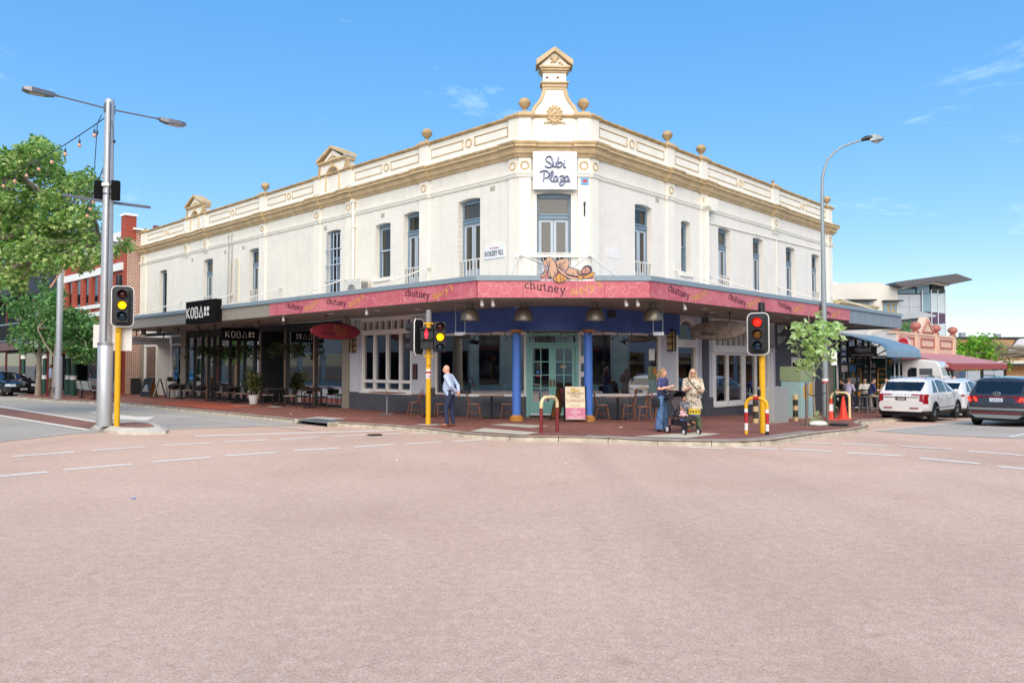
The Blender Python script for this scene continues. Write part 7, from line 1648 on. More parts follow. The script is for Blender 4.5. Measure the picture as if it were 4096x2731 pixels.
# people further off
m_lil = mat('shirt_lilac', 'b9b3d2', .8, var=.05); m_nvy = mat('polo_navy', '2b3268', .8, var=.08); m_tw = mat('tee_white', 'd2cfc8', .8, var=.05); m_khaki = mat('khaki', '8c7c62', .85)
person('man in pale blue shirt and khaki trousers walking between the two small left trees', (-29.3, 48.3, PAVE), R(20), 1.75, {1: ((.25, .1, 1.15), (.2, .25, 1.25))}, {1: ((.1, .1, .5), (.1, -.1, .1))}, top=mat('shirt_blue', '9fabd0', .8), sleeve=2, bottom=m_khaki, hair='short', hair_m=mat('hair_brown', '5a3d2c', .6), vox=.02, face=False)
person('fair haired woman dressed in black walking away behind the bench', (-27.6, 50.2, PAVE), R(15), 1.68, None, {1: ((.09, .08, .5), (.09, .02, .09))}, top=m_black, bottom=m_black, sleeve=1, hair='bun', hair_m=m_hair_b, vox=.02, face=False)
person('man in dark clothes in the shade beside the far green posts', (-31.2, 49.9, PAVE), R(-40), 1.75, top=m_denim_d, bottom=m_black, sleeve=2, hair='short', hair_m=m_hair_d, vox=.02)
sit = {1: ((.1, .4, .72), (.1, .42, .28)), -1: ((-.1, .4, .72), (-.1, .36, .28))}
def diner(s_, o, rz, lab, tp, bt, hr, **kw):
 x, y, _ = FR_.P(s_, o, 0); z = gz(x, y)+PAVE
 return person(lab, (x, y, z), rz, 1.74, {1: ((.25, .12, 1.14), (.12, .36, 1.15)), -1: ((-.25, .12, 1.14), (-.12, .38, 1.15))}, sit, lean=(0, .12), top=tp, bottom=bt, shoe=m_wht, sleeve=1.3, hair=hr, hair_m=kw.pop('hm', m_hair_d), seat=.76, vox=.018, group=None, **kw)
# ---------------------------------------------------------------- vehicles
def cr(pts, t):
 """smooth value through (x, y) points, monotone enough for body lines"""
 if t <= pts[0][0]: return pts[0][1]
 for (x0, y0), (x1, y1) in zip(pts, pts[1:]):
  if t <= x1:
   u = (t-x0)/(x1-x0); return y0+(y1-y0)*u
 return pts[-1][1]
m_tyre = mat('tyre_rubber', '1c1c1d', .8, var=.1); m_rim = mat('alloy_rim', 'a9acae', .3, metal=.8, var=.05); m_carglass = mat('car_glass', '0f1416', .04, var=0, spec=.9)
m_tail = mat('tail_red', '8c1420', .15, var=0, coat=.5); m_tail_on = mat('tail_red_on', 'ff3018', .3, emit='ff2a10', estr=1.2); m_clad = mat('cladding_black', '26282b', .55, var=.05)
def car(lab, loc, hdg, sp, paint, group=None):
 """local x forward from the rear bumper, y to the left, z up"""
 C_ = empty('parked_car', lab, 'car', loc, hdg, group)
 L, W_, belt = sp['L'], sp['W'], sp['belt']
 top = sp['top']; R_ = sp.get('wr', .34); ax = sp['axles']
 xs = []
 x = 0.0
 while x < L: xs.append(x); x += .015 if (x < .8 or x > L-.3) else .03
 xs.append(L)
 def hw(x):
  e = min(x, L-x); return W_/2*(1-.16*max(0, 1-e/.55)**2.2)
 def sect(x):
  t = cr(top, x); w = hw(x); zb = sp.get('zb', .27)+(.12*max(0, 1-x/.35) if x < .35 else 0)+(.06*max(0, 1-(L-x)/.4) if L-x < .4 else 0)
  g_ = max(0, min(1, (t-belt)/.42))
  P_ = [(w*.9, zb), (w*.985, zb+.14), (w, .6), (w*.985, min(.82, t-.09)), (w*(.955+.0*g_), min(belt, t-.05)),
     (w*(.90*(1-g_)+.80*g_), (t-.025)*(1-g_)+(belt+.72*(t-belt))*g_), (w*(.8*(1-g_)+.70*g_), (t-.01)*(1-g_)+(t-.045)*g_), (w*.42, t), (0, t+.012)]
  out = []
  for i in range(len(P_)-1):
   p0, p1, p2, p3 = P_[max(i-1, 0)], P_[i], P_[i+1], P_[min(i+2, len(P_)-1)]
   for q in range(8):
    u = q/8; out.append(tuple(.5*((2*b)+(c-a)*u+(2*a-5*b+4*c-d)*u*u+(-a+3*b-3*c+d)*u**3) for a, b, c, d in zip(p0, p1, p2, p3)))
  return out+[P_[-1]]
 secs = [sect(x) for x in xs]; n = len(secs[0])
 full = [[(x, y, z) for y, z in s] + [(x, -y, z) for y, z in reversed(s[:-1])] for x, s in zip(xs, secs)]
 m = len(full[0]); faces = {}
 def put(part, q): faces.setdefault(part, []).append(q)
 for i in range(len(full)-1):
  for j in range(m-1):
   q = [full[i][j], full[i][j+1], full[i+1][j+1], full[i+1][j]]
   c = [sum(p[a] for p in q)/4 for a in range(3)]
   if abs(c[1]) > W_*.3 and c[2] < .85 and any((c[0]-a)**2+(c[2]-R_)**2 < (R_+.055)**2 for a in ax): continue
   rg_ = sp['region'](c, cr(top, c[0]), hw(c[0])) or 'body'
   if rg_ in ('side_window', 'tail_light', 'head_light'): rg_ += ('#l' if c[1] > 0 else '#r')+(str(sum(c[0] > p for p in sp.get('pil', (1.35, 2.35)))) if rg_ == 'side_window' else '')
   put(rg_, q)
 cap0 = full[0]; capL = full[-1]
 mats = dict(body=paint, cladding=m_clad, rear_window=m_carglass, windscreen=m_carglass, side_window=m_carglass, tail_light=m_tail, head_light=mat('headlight_glass', 'b9c4cc', .08, var=0, coat=.6), grille=m_black, door_seam=m_black, roof_black=m_black, lower_silver=m_rim)
 for part, qs in faces.items():
  part = part.split('#')[0]
  mb = MB()
  idx = {}
  for q in qs:
   ids = []
   for p in q:
    kk = (round(p[0], 4), round(p[1], 4), round(p[2], 4))
    if kk not in idx: idx[kk] = len(mb.v); mb.v.append(p)
    ids.append(idx[kk])
   if len(set(ids)) >= 3: mb.f.append(tuple(dict.fromkeys(ids)))
  if part == 'body':
   for cp_, rev in ((cap0, True), (capL, False)):
    k0 = len(mb.v); mb.v += cp_; mb.f.append(tuple(range(k0, k0+m)))
  mb.build(part, mats.get(part, paint), C_, local=True, smooth=38)
 # underside, wheels
 mb = MB(); mb.box(.3, L-.3, -W_*.42, W_*.42, .2, .5);
 for a in ax: mb.box(a-R_-.06, a+R_+.06, -W_*.45, W_*.45, .3, .78)
 mb.build('underbody', m_black, C_, local=True)
 for a in ax:
  for s in (-1, 1):
   P_ = lambda u, v, w, a=a, s=s: (a+u, s*(W_/2-.12)+w*s, R_+v)
   mb = MB(P_); mb.lathe([(R_*.66, -.1), (R_*.9, -.11), (R_, -.08), (R_, .08), (R_*.92, .105), (R_*.68, .1)], 28); Wh = mb.build('wheel', m_tyre, C_, local=True, smooth=40)
   mb = MB(P_); mb.lathe([(R_*.7, .06), (R_*.68, .1), (R_*.62, .09), (R_*.6, .0)], 28, caps=False)
   for k in range(5):
    t = 2*math.pi*k/5; ct, st = math.cos(t), math.sin(t)
    for dt in (-.17, .17):
     c2, s2 = math.cos(t+dt), math.sin(t+dt)
     mb.tube([(.05*ct, .05*st, .09), (R_*.64*c2, R_*.64*s2, .075)], .02, 5)
   mb.lathe([(.06, .07), (.06, .1), (.01, .105)], 12); mb.build('rim', m_rim, Wh, local=True)
   mb = MB(P_); mb.lathe([(R_*.64, .02), (.01, .02)], 20, caps=False); mb.build('brake_disc', m_black, Wh, local=True)
   mb = MB(); mb.tube([(a+(R_+.055)*math.cos(t), s*(W_/2-.012), max(.24, R_+(R_+.055)*math.sin(t))) for t in [R(-18)+R(216)*k/22 for k in range(23)]], .024, 6); mb.build('wheel_arch', sp.get('arch', m_clad), C_, local=True)
 for s in (-1, 1):
  for x in (1.42, 2.45): mb = MB(); mb.box(x, x+.2, s*W_/2-.03, s*W_/2+.015, belt-.17, belt-.135); mb.build('door_handle', paint, C_, local=True)
 # mirrors
 for s in (-1, 1):
  mb = MB(); mb.ball((sp['mirror'], s*(W_/2+.08), belt+.06), .07, .1, .08, 10, 8); mb.build('door_mirror', paint, C_, local=True, smooth=60)
 return C_, (lambda x, y, z: wm(C_) @ V((x, y, z)))
def plate_(C_, PW, txt, bg, ink, w=.38, h=.12, front=False):
 mb = MB(PW); mb.box(-w/2, w/2, 0, .012, -h/2, h/2); Pl = mb.build('number_plate', bg, C_)
 lettering('plate_characters', txt, h*.82, lambda a, b, c: PW(a*.92, .014+b, c-h*.3), ink, Pl, sx=.9)
def suv_region(belt, Lr, tail, clad_z=.42, rw=(1.1, 1.52), rx=.75, pil=(1.35, 2.35), sx=(.75, 3.05), ws=(2.55, 3.5)):
 def f(c, t, w):
  x, y, z = c
  if z < clad_z: return 'cladding'
  if x < .16 and z < clad_z+.16 and abs(y) < w*.86: return 'cladding'
  if tail(x, y, z, w): return 'tail_light'
  if abs(y) > w*.88 and clad_z+.06 < z < belt-.02 and any(abs(x-p) < .016 for p in (1.28, 2.32, 3.2)): return 'door_seam'
  if x < rx and rw[0] < z < rw[1] and abs(y) < w*.73: return 'rear_window'
  if x > ws[0] and x < ws[1] and belt+.04 < z < t+.02 and abs(y) < w*.69 and z < 1.52: return 'windscreen'
  if sx[0] < x < sx[1] and belt+.03 < z < t-.1 and abs(y) > w*.6:
   for p in pil:
    if abs(x-p) < .05: return None
   if x > ws[0]-.05 and z > belt+.03+(sx[1]-x)*.9: return None
   if x < sx[0]+.35 and z > belt+.06+(x-sx[0])*1.1: return None
   return 'side_window'
  if L_front(x, Lr) and .62 < z < .78 and abs(y) > w*.55: return 'head_light'
  if L_front(x, Lr) and .3 < z < .6 and abs(y) < w*.6: return 'grille'
 return f
def L_front(x, L): return x > L-.16
H_AZ = math.atan2(.70, .714)
m_wcar = mat('car_white', 'd6d7d8', .3, var=.04, scale=2, coat=.6); m_gcar = mat('car_graphite', '3b3d42', .3, metal=.4, var=.05, scale=2, coat=.65); m_bcar = mat('car_black', '121315', .22, metal=.2, var=0, coat=.9)
top_hav = [(0, .78), (.03, .98), (.09, 1.05), (.5, 1.5), (.62, 1.57), (.8, 1.6), (1.8, 1.63), (2.5, 1.58), (2.8, 1.5), (3.55, 1.06), (4.1, .97), (4.35, .84), (4.47, .7)]
hav = dict(L=4.47, W=1.84, belt=1.03, top=top_hav, axles=(.86, 3.56), wr=.345, mirror=3.0, arch=m_clad,
     region=suv_region(1.03, 4.47, lambda x, y, z, w: x < .5 and ((.93 < z < 1.03 and abs(y) > w*.42 and x < .3) or (.68 < z < 1.03 and abs(y) > w*.80 and x < .22)), rw=(1.14, 1.47)))
def from_wheel(px, py, hdg, ax, Wd, side=-1):
 """rear-bumper centre of a car whose rear wheel on that side touches the ground at px, py"""
 c, s = math.cos(hdg), math.sin(hdg); lx, ly = ax, side*(Wd/2-.1)
 x0, y0 = px-(lx*c-ly*s), py-(lx*s+ly*c); return (x0, y0, gz(px, py)+.01)
Hv, PH = car('white hatchback suv parked at the kerb beyond the notch, red tail lamps unlit', from_wheel(15.57, 28.15, H_AZ, .86, 1.84), H_AZ, hav, m_wcar, 'cars on the right street')
back = lambda C_, x0: (lambda a, b, c: wm(C_) @ V((x0-b, -a, c)))
plate_(Hv, lambda a, b, c: back(Hv, .0)(a, b, .86+c), '1FBG840', m_black, m_wht, .37, .11)
lettering('badge', 'HAVAL', .075, lambda a, b, c: back(Hv, .035)(a*1.9, b, .985+c), m_char, Hv, space=1.6)
mb = MB(lambda a, b, c: back(Hv, 0)(a, b, c)); mb.box(-.6, -.3, .005, .02, .5, .54); mb.box(.3, .6, .005, .02, .5, .54); mb.build('reflector', m_tail, Hv)
mb = MB(lambda a, b, c: back(Hv, 0)(a, b, c)); mb.box(-.62, .62, -.06, .015, .92, .935); mb.build('tailgate_strip', m_rim, Hv)
for s in (-1, 1): mb = MB(); mb.tube([(.75, s*.62, 1.6), (.9, s*.62, 1.65), (2.3, s*.62, 1.65), (2.5, s*.62, 1.6)], .018, 6); mb.build('roof_rail', m_rim, Hv, local=True)
mb = MB(); mb.box(.9, 3.6, -.935, -.915, .5, .54); mb.build('side_moulding', m_rim, Hv, local=True)
top_maz = [(0, .8), (.03, .98), (.12, 1.05), (.5, 1.45), (.7, 1.56), (1.8, 1.62), (2.6, 1.55), (3.55, 1.06), (4.2, .98), (4.5, .8), (4.58, .65)]
maz = dict(hav, L=4.58, W=1.84, top=top_maz, axles=(.9, 3.6), region=suv_region(1.03, 4.58, lambda x, y, z, w: x < .35 and .9 < z < .99 and abs(y) > w*.55, rw=(1.1, 1.46)))
Mz, PM = car('white suv with silver badge between the parked white car and the grey one', from_wheel(19.2, 32.1, H_AZ, .9, 1.84), H_AZ, maz, m_wcar, 'cars on the right street')
plate_(Mz, lambda a, b, c: back(Mz, .0)(a, b, .83+c), '1HKL208', mat('plate_blue', '2f4f8c', .4), m_wht, .37, .11)
mb = MB(lambda a, b, c: back(Mz, .04)(a, b, 1.03+c)); mb.ring((0, .01, 0), .075, .012, sx=1.25); mb.build('badge', m_rim, Mz)
top_tuc = [(0, .72), (.03, .95), (.08, 1.04), (.45, 1.42), (.62, 1.6), (.85, 1.63), (1.9, 1.66), (2.6, 1.59), (3.6, 1.1), (4.25, 1.0), (4.5, .85), (4.6, .7)]
tuc = dict(hav, L=4.6, W=1.865, belt=1.05, top=top_tuc, axles=(.93, 3.65), wr=.365, mirror=3.1, region=suv_region(1.05, 4.6, lambda x, y, z, w: x < .4 and ((.99 < z < 1.015) or (.84 < z < 1.0 and (.66 < abs(y)/w+ (z-.92)*.5 < .76 or .86 < abs(y)/w+(z-.92)*.5 < .98))), .42, rw=(1.1, 1.5)))
TA = H_AZ-.02
c_, s_ = math.cos(TA), math.sin(TA)
tp = from_wheel(16.05, 26.3, TA, .93, 1.865, 1)
Tc, PT = car('dark grey suv with lit brake lights nearest the camera at right edge', tp, TA, tuc, m_gcar, 'cars on the right street')
plate_(Tc, lambda a, b, c: back(Tc, .0)(a, b, .9+c), '1IAP 935', mat('plate_pale', 'cfd4dc', .4), mat('plate_ink', '3f5fa8', .4), .38, .12)
for s in (-1, 1):
 for y0 in (.62, .8):
  mb = MB(lambda a, b, c: back(Tc, .02)(a, b, c)); q = s*y0; mb.hull8([(q, .03, .85), (q+.07, .03, .85), (q+.07+s*.06, .0, .99), (q+s*.06, .0, .99)], [(q, -.06, .85), (q+.07, -.06, .85), (q+.07+s*.06, -.06, .99), (q+s*.06, -.06, .99)]); mb.build('brake_light', m_tail_on, Tc)
mb = MB(lambda a, b, c: back(Tc, .66)(a, b, c)); mb.box(-.2, .2, .0, .03, 1.57, 1.6); mb.build('high_brake_light', m_tail_on, Tc)
mb = MB(lambda a, b, c: back(Tc, .08)(a, b, 1.1+c)); mb.ring((0, .0, 0), .06, .012, sx=1.6); mb.tube([(-.03, .01, -.04), (-.03, .01, .04)], .009, 5); mb.tube([(.03, .01, -.04), (.03, .01, .04)], .009, 5); mb.tube([(-.03, .01, -.01), (.03, .01, .01)], .009, 5); mb.build('badge', m_rim, Tc)
mb = MB(lambda a, b, c: back(Tc, .0)(a, b, c)); mb.prism([(-.75, .42), (.75, .42), (.6, .3), (-.6, .3)], -.02, .03); mb.build('skid_plate', m_rim, Tc)
mb = MB(lambda a, b, c: back(Tc, .0)(a, b, c)); mb.box(-.7, .7, 0, .02, .46, .49); mb.build('reflector_strip', m_tail, Tc)
mb = MB(lambda a, b, c: back(Tc, .0)(a, b, c)); mb.box(-.8, .8, -.03, .012, .57, .64); mb.build('bumper_strip', m_rim, Tc)
mb = MB(lambda a, b, c: back(Tc, .05)(a, b, c)); mb.box(-.8, .8, -.06, .02, .985, 1.01); mb.build('tail_light_bar', m_tail, Tc)
for a in (.42, .55): mb = MB(lambda x, y, z: back(Tc, .0)(a+x, z, .34+y)); mb.lathe([(.05, -.05), (.05, .03), (.038, .03), (.036, -.02)], 14); mb.build('exhaust', m_rim, Tc)
mb = MB(); mb.prism([(.95, 1.67), (1.1, 1.67), (1.0, 1.76)], -.01, .01); mb.build('antenna', m_blackm, Tc, local=True)
for s in (-1, 1): mb = MB(); mb.tube([(.8, s*.63, 1.62), (1.0, s*.63, 1.69), (2.3, s*.63, 1.68), (2.6, s*.63, 1.6)], .018, 6); mb.build('roof_rail', m_black, Tc, local=True)
# black sedan on the far left
top_civ = [(0, .82), (.05, .98), (.5, 1.04), (1.2, 1.36), (1.7, 1.42), (2.3, 1.4), (2.6, 1.32), (3.45, .98), (4.2, .86), (4.45, .72), (4.55, .55)]
def civ_reg(c, t, w):
 x, y, z = c
 if z < .3: return 'cladding'
 if x > 2.45 and x < 3.4 and z > 1.0 and abs(y) < w*.7: return 'windscreen'
 if 1.0 < x < 3.1 and .98 < z < t-.07 and abs(y) > w*.6: return 'side_window'
 if x > 4.2 and .58 < z < .72 and abs(y) > w*.5: return 'head_light'
 if x > 4.38 and .3 < z < .52 and abs(y) < w*.7: return 'grille'
civ = dict(L=4.55, W=1.8, belt=.95, top=top_civ, axles=(.95, 3.65), wr=.32, mirror=2.95, zb=.2, arch=m_bcar, region=civ_reg)
A_L = math.atan2(-.56, .83)
cf = V((-28.9, 45.0)); hd = V((math.cos(A_L), math.sin(A_L)))
Cv, PC = car('black sedan parked nose towards the camera at the far left kerb', (cf.x-hd.x*4.5, cf.y-hd.y*4.5, .01), A_L, civ, m_bcar)
plate_(Cv, lambda a, b, c: wm(Cv) @ V((4.555+b, a, .42+c)), '1HAL708', mat('plate_pale', 'cfd4dc'), m_black, .37, .11)
mb = MB(lambda a, b, c: wm(Cv) @ V((4.5+b, a, .66+c))); mb.box(-.06, .06, 0, .03, -.05, .05); mb.build('badge', m_rim, Cv)
mb = MB(lambda a, b, c: wm(Cv) @ V((4.47+b, a, c))); mb.box(-.62, .62, 0, .03, .6, .625); mb.build('grille_bar', m_rim, Cv)
for s in (-1, 1): mb = MB(lambda a, b, c: wm(Cv) @ V((4.46+b, a, c))); mb.ball((s*.68, .0, .38), .05, .03, .05, 10, 6); mb.build('fog_lamp', m_wht, Cv)
mb = MB(lambda a, b, c: wm(Cv) @ V((2.9+b, a, c))); mb.hull8([(.15, .0, 1.16), (.55, .0, 1.16), (.5, -.15, 1.24), (.15, -.15, 1.24)], [(.15, .03, 1.16), (.55, .03, 1.16), (.5, -.12, 1.24), (.15, -.12, 1.24)]); mb.build('dash_paper', m_wht, Cv)
# rubbish truck nosing out of the lane: green body, white cab
TRh = R(-40)
TR = empty('works_truck', 'works truck with dark green body, yellow ladder rails and white cab behind the parked cars', 'truck', (23.45, 40.9, gz(23.45, 40.9)), TRh)
m_trk = mat('truck_green', '1f4444', .4, var=.08, scale=2); m_lad = mat('ladder_yellow', 'd99a2c', .4)
T_ = lambda a, b, c: wm(TR) @ V((a, -1.2-b, c))          # on the side towards the street corner
mb = MB(); mb.box(-7.2, -2.5, -1.2, 1.2, .75, 2.95); mb.build('body', m_trk, TR, local=True, bevel=.04)
mb = MB(); mb.box(-7.4, -.3, -.95, .95, .4, .75); mb.build('chassis', m_black, TR, local=True)
for x in (-3.17, -2.75): mb = MB(T_); mb.tube([(x, .04, .95), (x, .1, 1.15), (x, .1, 2.2), (x+(.06 if x < -3 else -.06), .1, 2.34)], .032, 6); mb.build('ladder_rail', m_lad, TR)
for z in (1.15, 1.45, 1.75, 2.05, 2.34): mb = MB(T_); mb.tube([(-3.13, .1, z), (-2.79, .1, z)], .026, 6); mb.build('ladder_rung', m_lad, TR)
mb = MB(T_); mb.tube([(-3.32, .06, 1.0), (-3.32, .06, 1.7)], .03, 6); mb.build('grab_rail', m_lad, TR)
mb = MB(T_); mb.box(-4.3, -2.51, .002, .03, .78, .88); mb.box(-2.75, -2.51, .002, .03, 2.75, 2.84); mb.box(-2.6, -2.51, .002, .035, 2.5, 2.74); mb.build('yellow_edging', m_lad, TR)
lettering('lettering', 'ds', .5, lambda a, b, c: T_(-3.5+a, .01+b, 2.42+c), m_wht, TR, bold=.02); lettering('lettering', 'Ltd', .24, lambda a, b, c: T_(-3.48+a, .01+b, 2.12+c), m_wht, TR, bold=.02)
mb = MB(T_); mb.box(-3.1, -2.8, .005, .02, .9, 1.08); mb.build('placard', m_lad, TR)
mb = MB(); mb.box(-2.48, -2.05, -.9, .9, .75, 2.6); mb.build('hoist_frame', m_black, TR, local=True)
for a in (-2.36, -2.14): mb = MB(T_); mb.tube([(a, -.1, .9), (a, -.1, 1.6), (a+.05, -.06, 1.7), (a, -.1, 1.8), (a, -.1, 2.8)], .07, 8); mb.build('hydraulic_ram', m_steel, TR)
prof = [(-1.98, .5), (-.05, .5), (.08, .95), (.05, 1.6), (-.12, 2.5), (-.3, 2.72), (-1.0, 2.85), (-1.9, 2.85), (-1.98, 2.7)]
mb = MB(); mb.prism(prof, -1.18, 1.18); mb.build('cab', m_wcar, TR, local=True, bevel=.06)
for s in (-1, 1):
 q = s*1.185; o = s*.012; Y0, Y1 = min(q, q+o), max(q, q+o)
 mb = MB(); mb.prism([(-1.66, 1.15), (-1.25, 1.15), (-1.25, 2.4), (-1.56, 2.4), (-1.68, 2.25), (-1.72, 1.3)], Y0, Y1); mb.build('rear_quarter_window', m_carglass, TR, local=True)
 mb = MB(); mb.box(-1.12, -.42, Y0, Y1, 1.1, 1.95); mb.build('door_window', m_carglass, TR, local=True)
 mb = MB(); mb.box(-1.12, -.5, Y0, Y1, 2.02, 2.36); mb.build('upper_window', mat('grey_pane', '50575c', .1), TR, local=True)
 mb = MB(); mb.box(-.62, -.4, q+s*.08, q+s*.3, 1.3, 1.62); mb.box(-.62, -.4, q+s*.08, q+s*.3, 1.68, 2.0); mb.build('door_mirror', m_black, TR, local=True, bevel=.04)
 for a in (-.7, -4.2, -5.6):
  mb = MB(lambda u, v, w: (a+u, s*1.0+w, .48+v)); mb.lathe([(.28, -.14), (.48, -.14), (.48, .14), (.28, .14)], 22); W2_ = mb.build('wheel', m_tyre, TR, local=True, smooth=40)
  mb = MB(lambda u, v, w: (a+u, s*1.0+w, .48+v)); mb.lathe([(.01, -.1), (.29, -.1), (.29, .1), (.01, .1)], 16); mb.build('rim', m_steel, W2_, local=True)
mb = MB(); mb.hull8([(.1, -1.05, 1.2), (.1, 1.05, 1.2), (-.09, 1.05, 2.42), (-.09, -1.05, 2.42)], [(.06, -1.05, 1.2), (.06, 1.05, 1.2), (-.14, 1.05, 2.42), (-.14, -1.05, 2.42)]); mb.build('windscreen', m_carglass, TR, local=True)
# ---------------------------------------------------------------- neighbours on the right-hand street
Wr = lambda s, o, z: FR_.P(s, o, z)
GF = -1.3
NB = empty('restaurant_building', 'glass fronted restaurant with dark frames under a curved blue awning', 'building', FR_.P(22.6, 0, -.5))
def nb(fr, name, m, boxes, root, **k):
 mb = fr.mb()
 for b in boxes: mb.box(*b)
 return mb.build(name, m, root, **k)
m_frame = mat('frame_darkgreen', '20272a', .45, var=.05); m_warmwall = mat('warm_wall', '8f5f3c', .7, var=.1)
nb(FR_, 'wall', m_cream_r, [(20.0, 25.6, -9, -.1, 3.35, 4.4), (20.0, 20.15, -9, -.1, GF, 3.35), (25.2, 25.6, -9, 0, GF, 3.6)], NB)
nb(FR_, 'interior', m_warmwall, [(20.2, 25.2, -6, -5.8, GF, 3.3), (20.2, 25.2, -5.8, -.3, 3.25, 3.3)], NB)
mb = FR_.mb(); mullions(FR_, (20.2, 20.9, 22.0, 23.2, 24.3, 25.15), .1, GF, 3.35, -.12, 0, mb); mb.box(20.2, 25.15, -.12, 0, 1.85, 1.95); mb.box(20.2, 25.15, -.12, 0, 3.2, 3.35); mb.build('window_frame', m_frame, NB)
for a, b in ((20.25, 20.85), (20.95, 21.95), (22.05, 23.15), (23.25, 24.25), (24.35, 25.1)):
 for z0, z1 in ((GF, 1.85), (1.95, 3.2)): mb = FR_.mb(); mb.box(a, b, -.07, -.06, z0, z1); mb.build('pane', m_glass_u, NB)
for s_ in (21.5, 22.6, 23.7): x, y, _ = FR_.P(s_, -1.5, 0); mb = MB(); mb.ball((x, y, 2.1), .09, .09, .13); mb.build('warm_lamp', MATS['warm_lamp'], NB)
lettering('window_lettering', 'nippon', .5, lambda a, b, c: FR_.P(23.0+a*1.1, -.05+b, .95+c), m_lgrey, NB)
nb(FR_, 'window_banner', m_wht, [(21.0, 23.1, -.055, -.05, 1.5, 1.82)], NB)
nb(FR_, 'window_banner', mat('banner_blue', '3d7fb8', .5), [(22.2, 23.1, -.049, -.045, 1.5, 1.82)], NB)
pr = [(0, 3.5), (.8, 3.28), (1.5, 3.06), (1.95, 2.93), (2.2, 2.82), (2.36, 2.66), (2.43, 2.48), (2.45, 2.24)]
AW = empty('curved_awning', 'blue curved metal awning over the restaurant tables', 'awning', FR_.P(22.9, 1.2, 2.3))
m_awb = mat('awning_blue', '748c9d', .45, var=.08, scale=2)
for i in range(10):
 a = 20.2+.55*i; mb = FR_.mb()
 mb.loft([[(a+.004, o, z) for o, z in pr]+[(a+.004, o-.01, z-.02) for o, z in reversed(pr)], [(a+.275, o+.012, z+.012) for o, z in pr]+[(a+.275, o-.01, z-.02) for o, z in reversed(pr)], [(a+.546, o, z) for o, z in pr]+[(a+.546, o-.01, z-.02) for o, z in reversed(pr)]]); mb.build('sheet_panel', m_awb, AW, smooth=30)
for s_ in (20.22, 23, 25.68):
 mb = FR_.mb(); mb.tube([(s_, .05, 2.3), (s_, 2.4, 2.28)], .03, 6); mb.tube([(s_, .05, 2.35), (s_, 1.5, 3.02)], .025, 6); mb.tube([(s_, 1.0, 2.3), (s_, 1.9, 2.9)], .025, 6); mb.tube([(s_, .8, 3.2), (s_, .05, 2.7)], .02, 6); mb.build('strut', m_frame, AW)
mb = FR_.mb(); mb.box(20.3, 25.6, 2.35, 2.42, 2.2, 2.26); mb.build('edge_beam', m_frame, AW)
for q in (20.35, 25.55): mb = FR_.mb(); mb.tube([(q, 2.35, GF), (q, 2.35, 2.2)], .04, 8); mb.build('post', m_frame, AW)
P_ = perp(FR_, 20.1, 1.35)
NS = empty('restaurant_sign', 'black hanging sign with oval logo reading nippon under blue awning', 'sign', P_(0, 0, 2.55))
mb = MB(P_); mb.box(-.66, .66, -.04, .04, 2.27, 2.79); mb.build('board', m_black, NS)
lettering('lettering', 'nippon', .2, lambda a, b, c: P_(a-.0, .045+b, 2.55+c), m_lgrey, NS); lettering('lettering', 'Japanese Catering & Takeaway', .085, lambda a, b, c: P_(a, .045+b, 2.32+c), m_lgrey, NS)
mb = MB(P_); mb.tube([(.36*math.cos(t), .046, 2.6+.13*math.sin(t)) for t in [i*math.pi/12 for i in range(25)]], .006, 5, False); mb.tube([(.3, .046, 2.46), (.42, .046, 2.76)], .006, 5); mb.tube([(.4, .046, 2.46), (.34, .046, 2.76)], .006, 5); mb.build('logo_ring', m_lgrey, NS)
# tables, stools, diners
def stool(s_, o, lab, first=[None]):
 x, y, _ = FR_.P(s_, o, 0); loc = (x, y, gz(x, y)+PAVE)
 if first[0] is not None: return copy_tree(first[0], loc, .75, lab)
 S_ = empty('bar_stool', lab, 'stool', loc, .75, 'metal bar stools outside the restaurant'); first[0] = S_
 mb = MB(); mb.box(-.17, .17, -.17, .17, .74, .77); mb.build('seat', m_steel, S_, local=True, bevel=.01)
 for a in (-1, 1):
  for b in (-1, 1): mb = MB(); mb.tube([(a*.15, b*.15, .75), (a*.2, b*.2, 0)], .02, 6); mb.build('leg', m_steel, S_, local=True)
 mb = MB()
 for a in (-1, 1): mb.tube([(a*.185, -.185, .25), (a*.185, .185, .25)], .014, 6); mb.tube([(-.185, a*.185, .25), (.185, a*.185, .25)], .014, 6)
 mb.build('foot_rail', m_steel, S_, local=True); return S_
for s_, o, lab in ((17.9, 1.4, 'bar stool under the man in the lilac shirt'), (19.1, 1.7, 'bar stool under the woman in sunglasses'), (17.4, 2.35, 'empty bar stool nearest the traffic cones'), (17.9, 2.6, 'bar stool under the man in the navy polo'), (17.5, 3.1, 'bar stool behind the navy polo, nearer the white car'), (19.2, 2.9, 'bar stool at the far side of the high table')): stool(s_, o, lab)
x, y, _ = FR_.P(18.5, 2.4, 0); T = empty('high_table', 'long dark high bar table between the diners', 'table', (x, y, gz(x, y)+PAVE), math.atan2(uR[1], uR[0])+math.pi/2)
mb = MB(); mb.box(-1.5, 1.5, -.27, .27, 1.03, 1.07); mb.build('tabletop', m_koba, T, local=True)
for a in (-1.3, 1.3): mb = MB(); mb.tube([(a, 0, 1.03), (a, 0, 0)], .04, 8); mb.box(a-.04, a+.04, -.28, .28, 0, .04); mb.build('leg', m_blackm, T, local=True)
rzR = math.atan2(uR[1], uR[0])
diner(17.9, 1.4, rzR-math.pi/2-.25, 'man in pale lilac shirt sitting with his back turned at the bar table', m_lil, m_denim_d, 'short', hm=mat('hair_sandy', '8a5f45', .6))
diner(19.1, 1.75, rzR+math.pi/2+.5, 'woman in cream t-shirt and sunglasses sitting at the bar table', m_tw, m_denim_d, 'short', glasses=2)
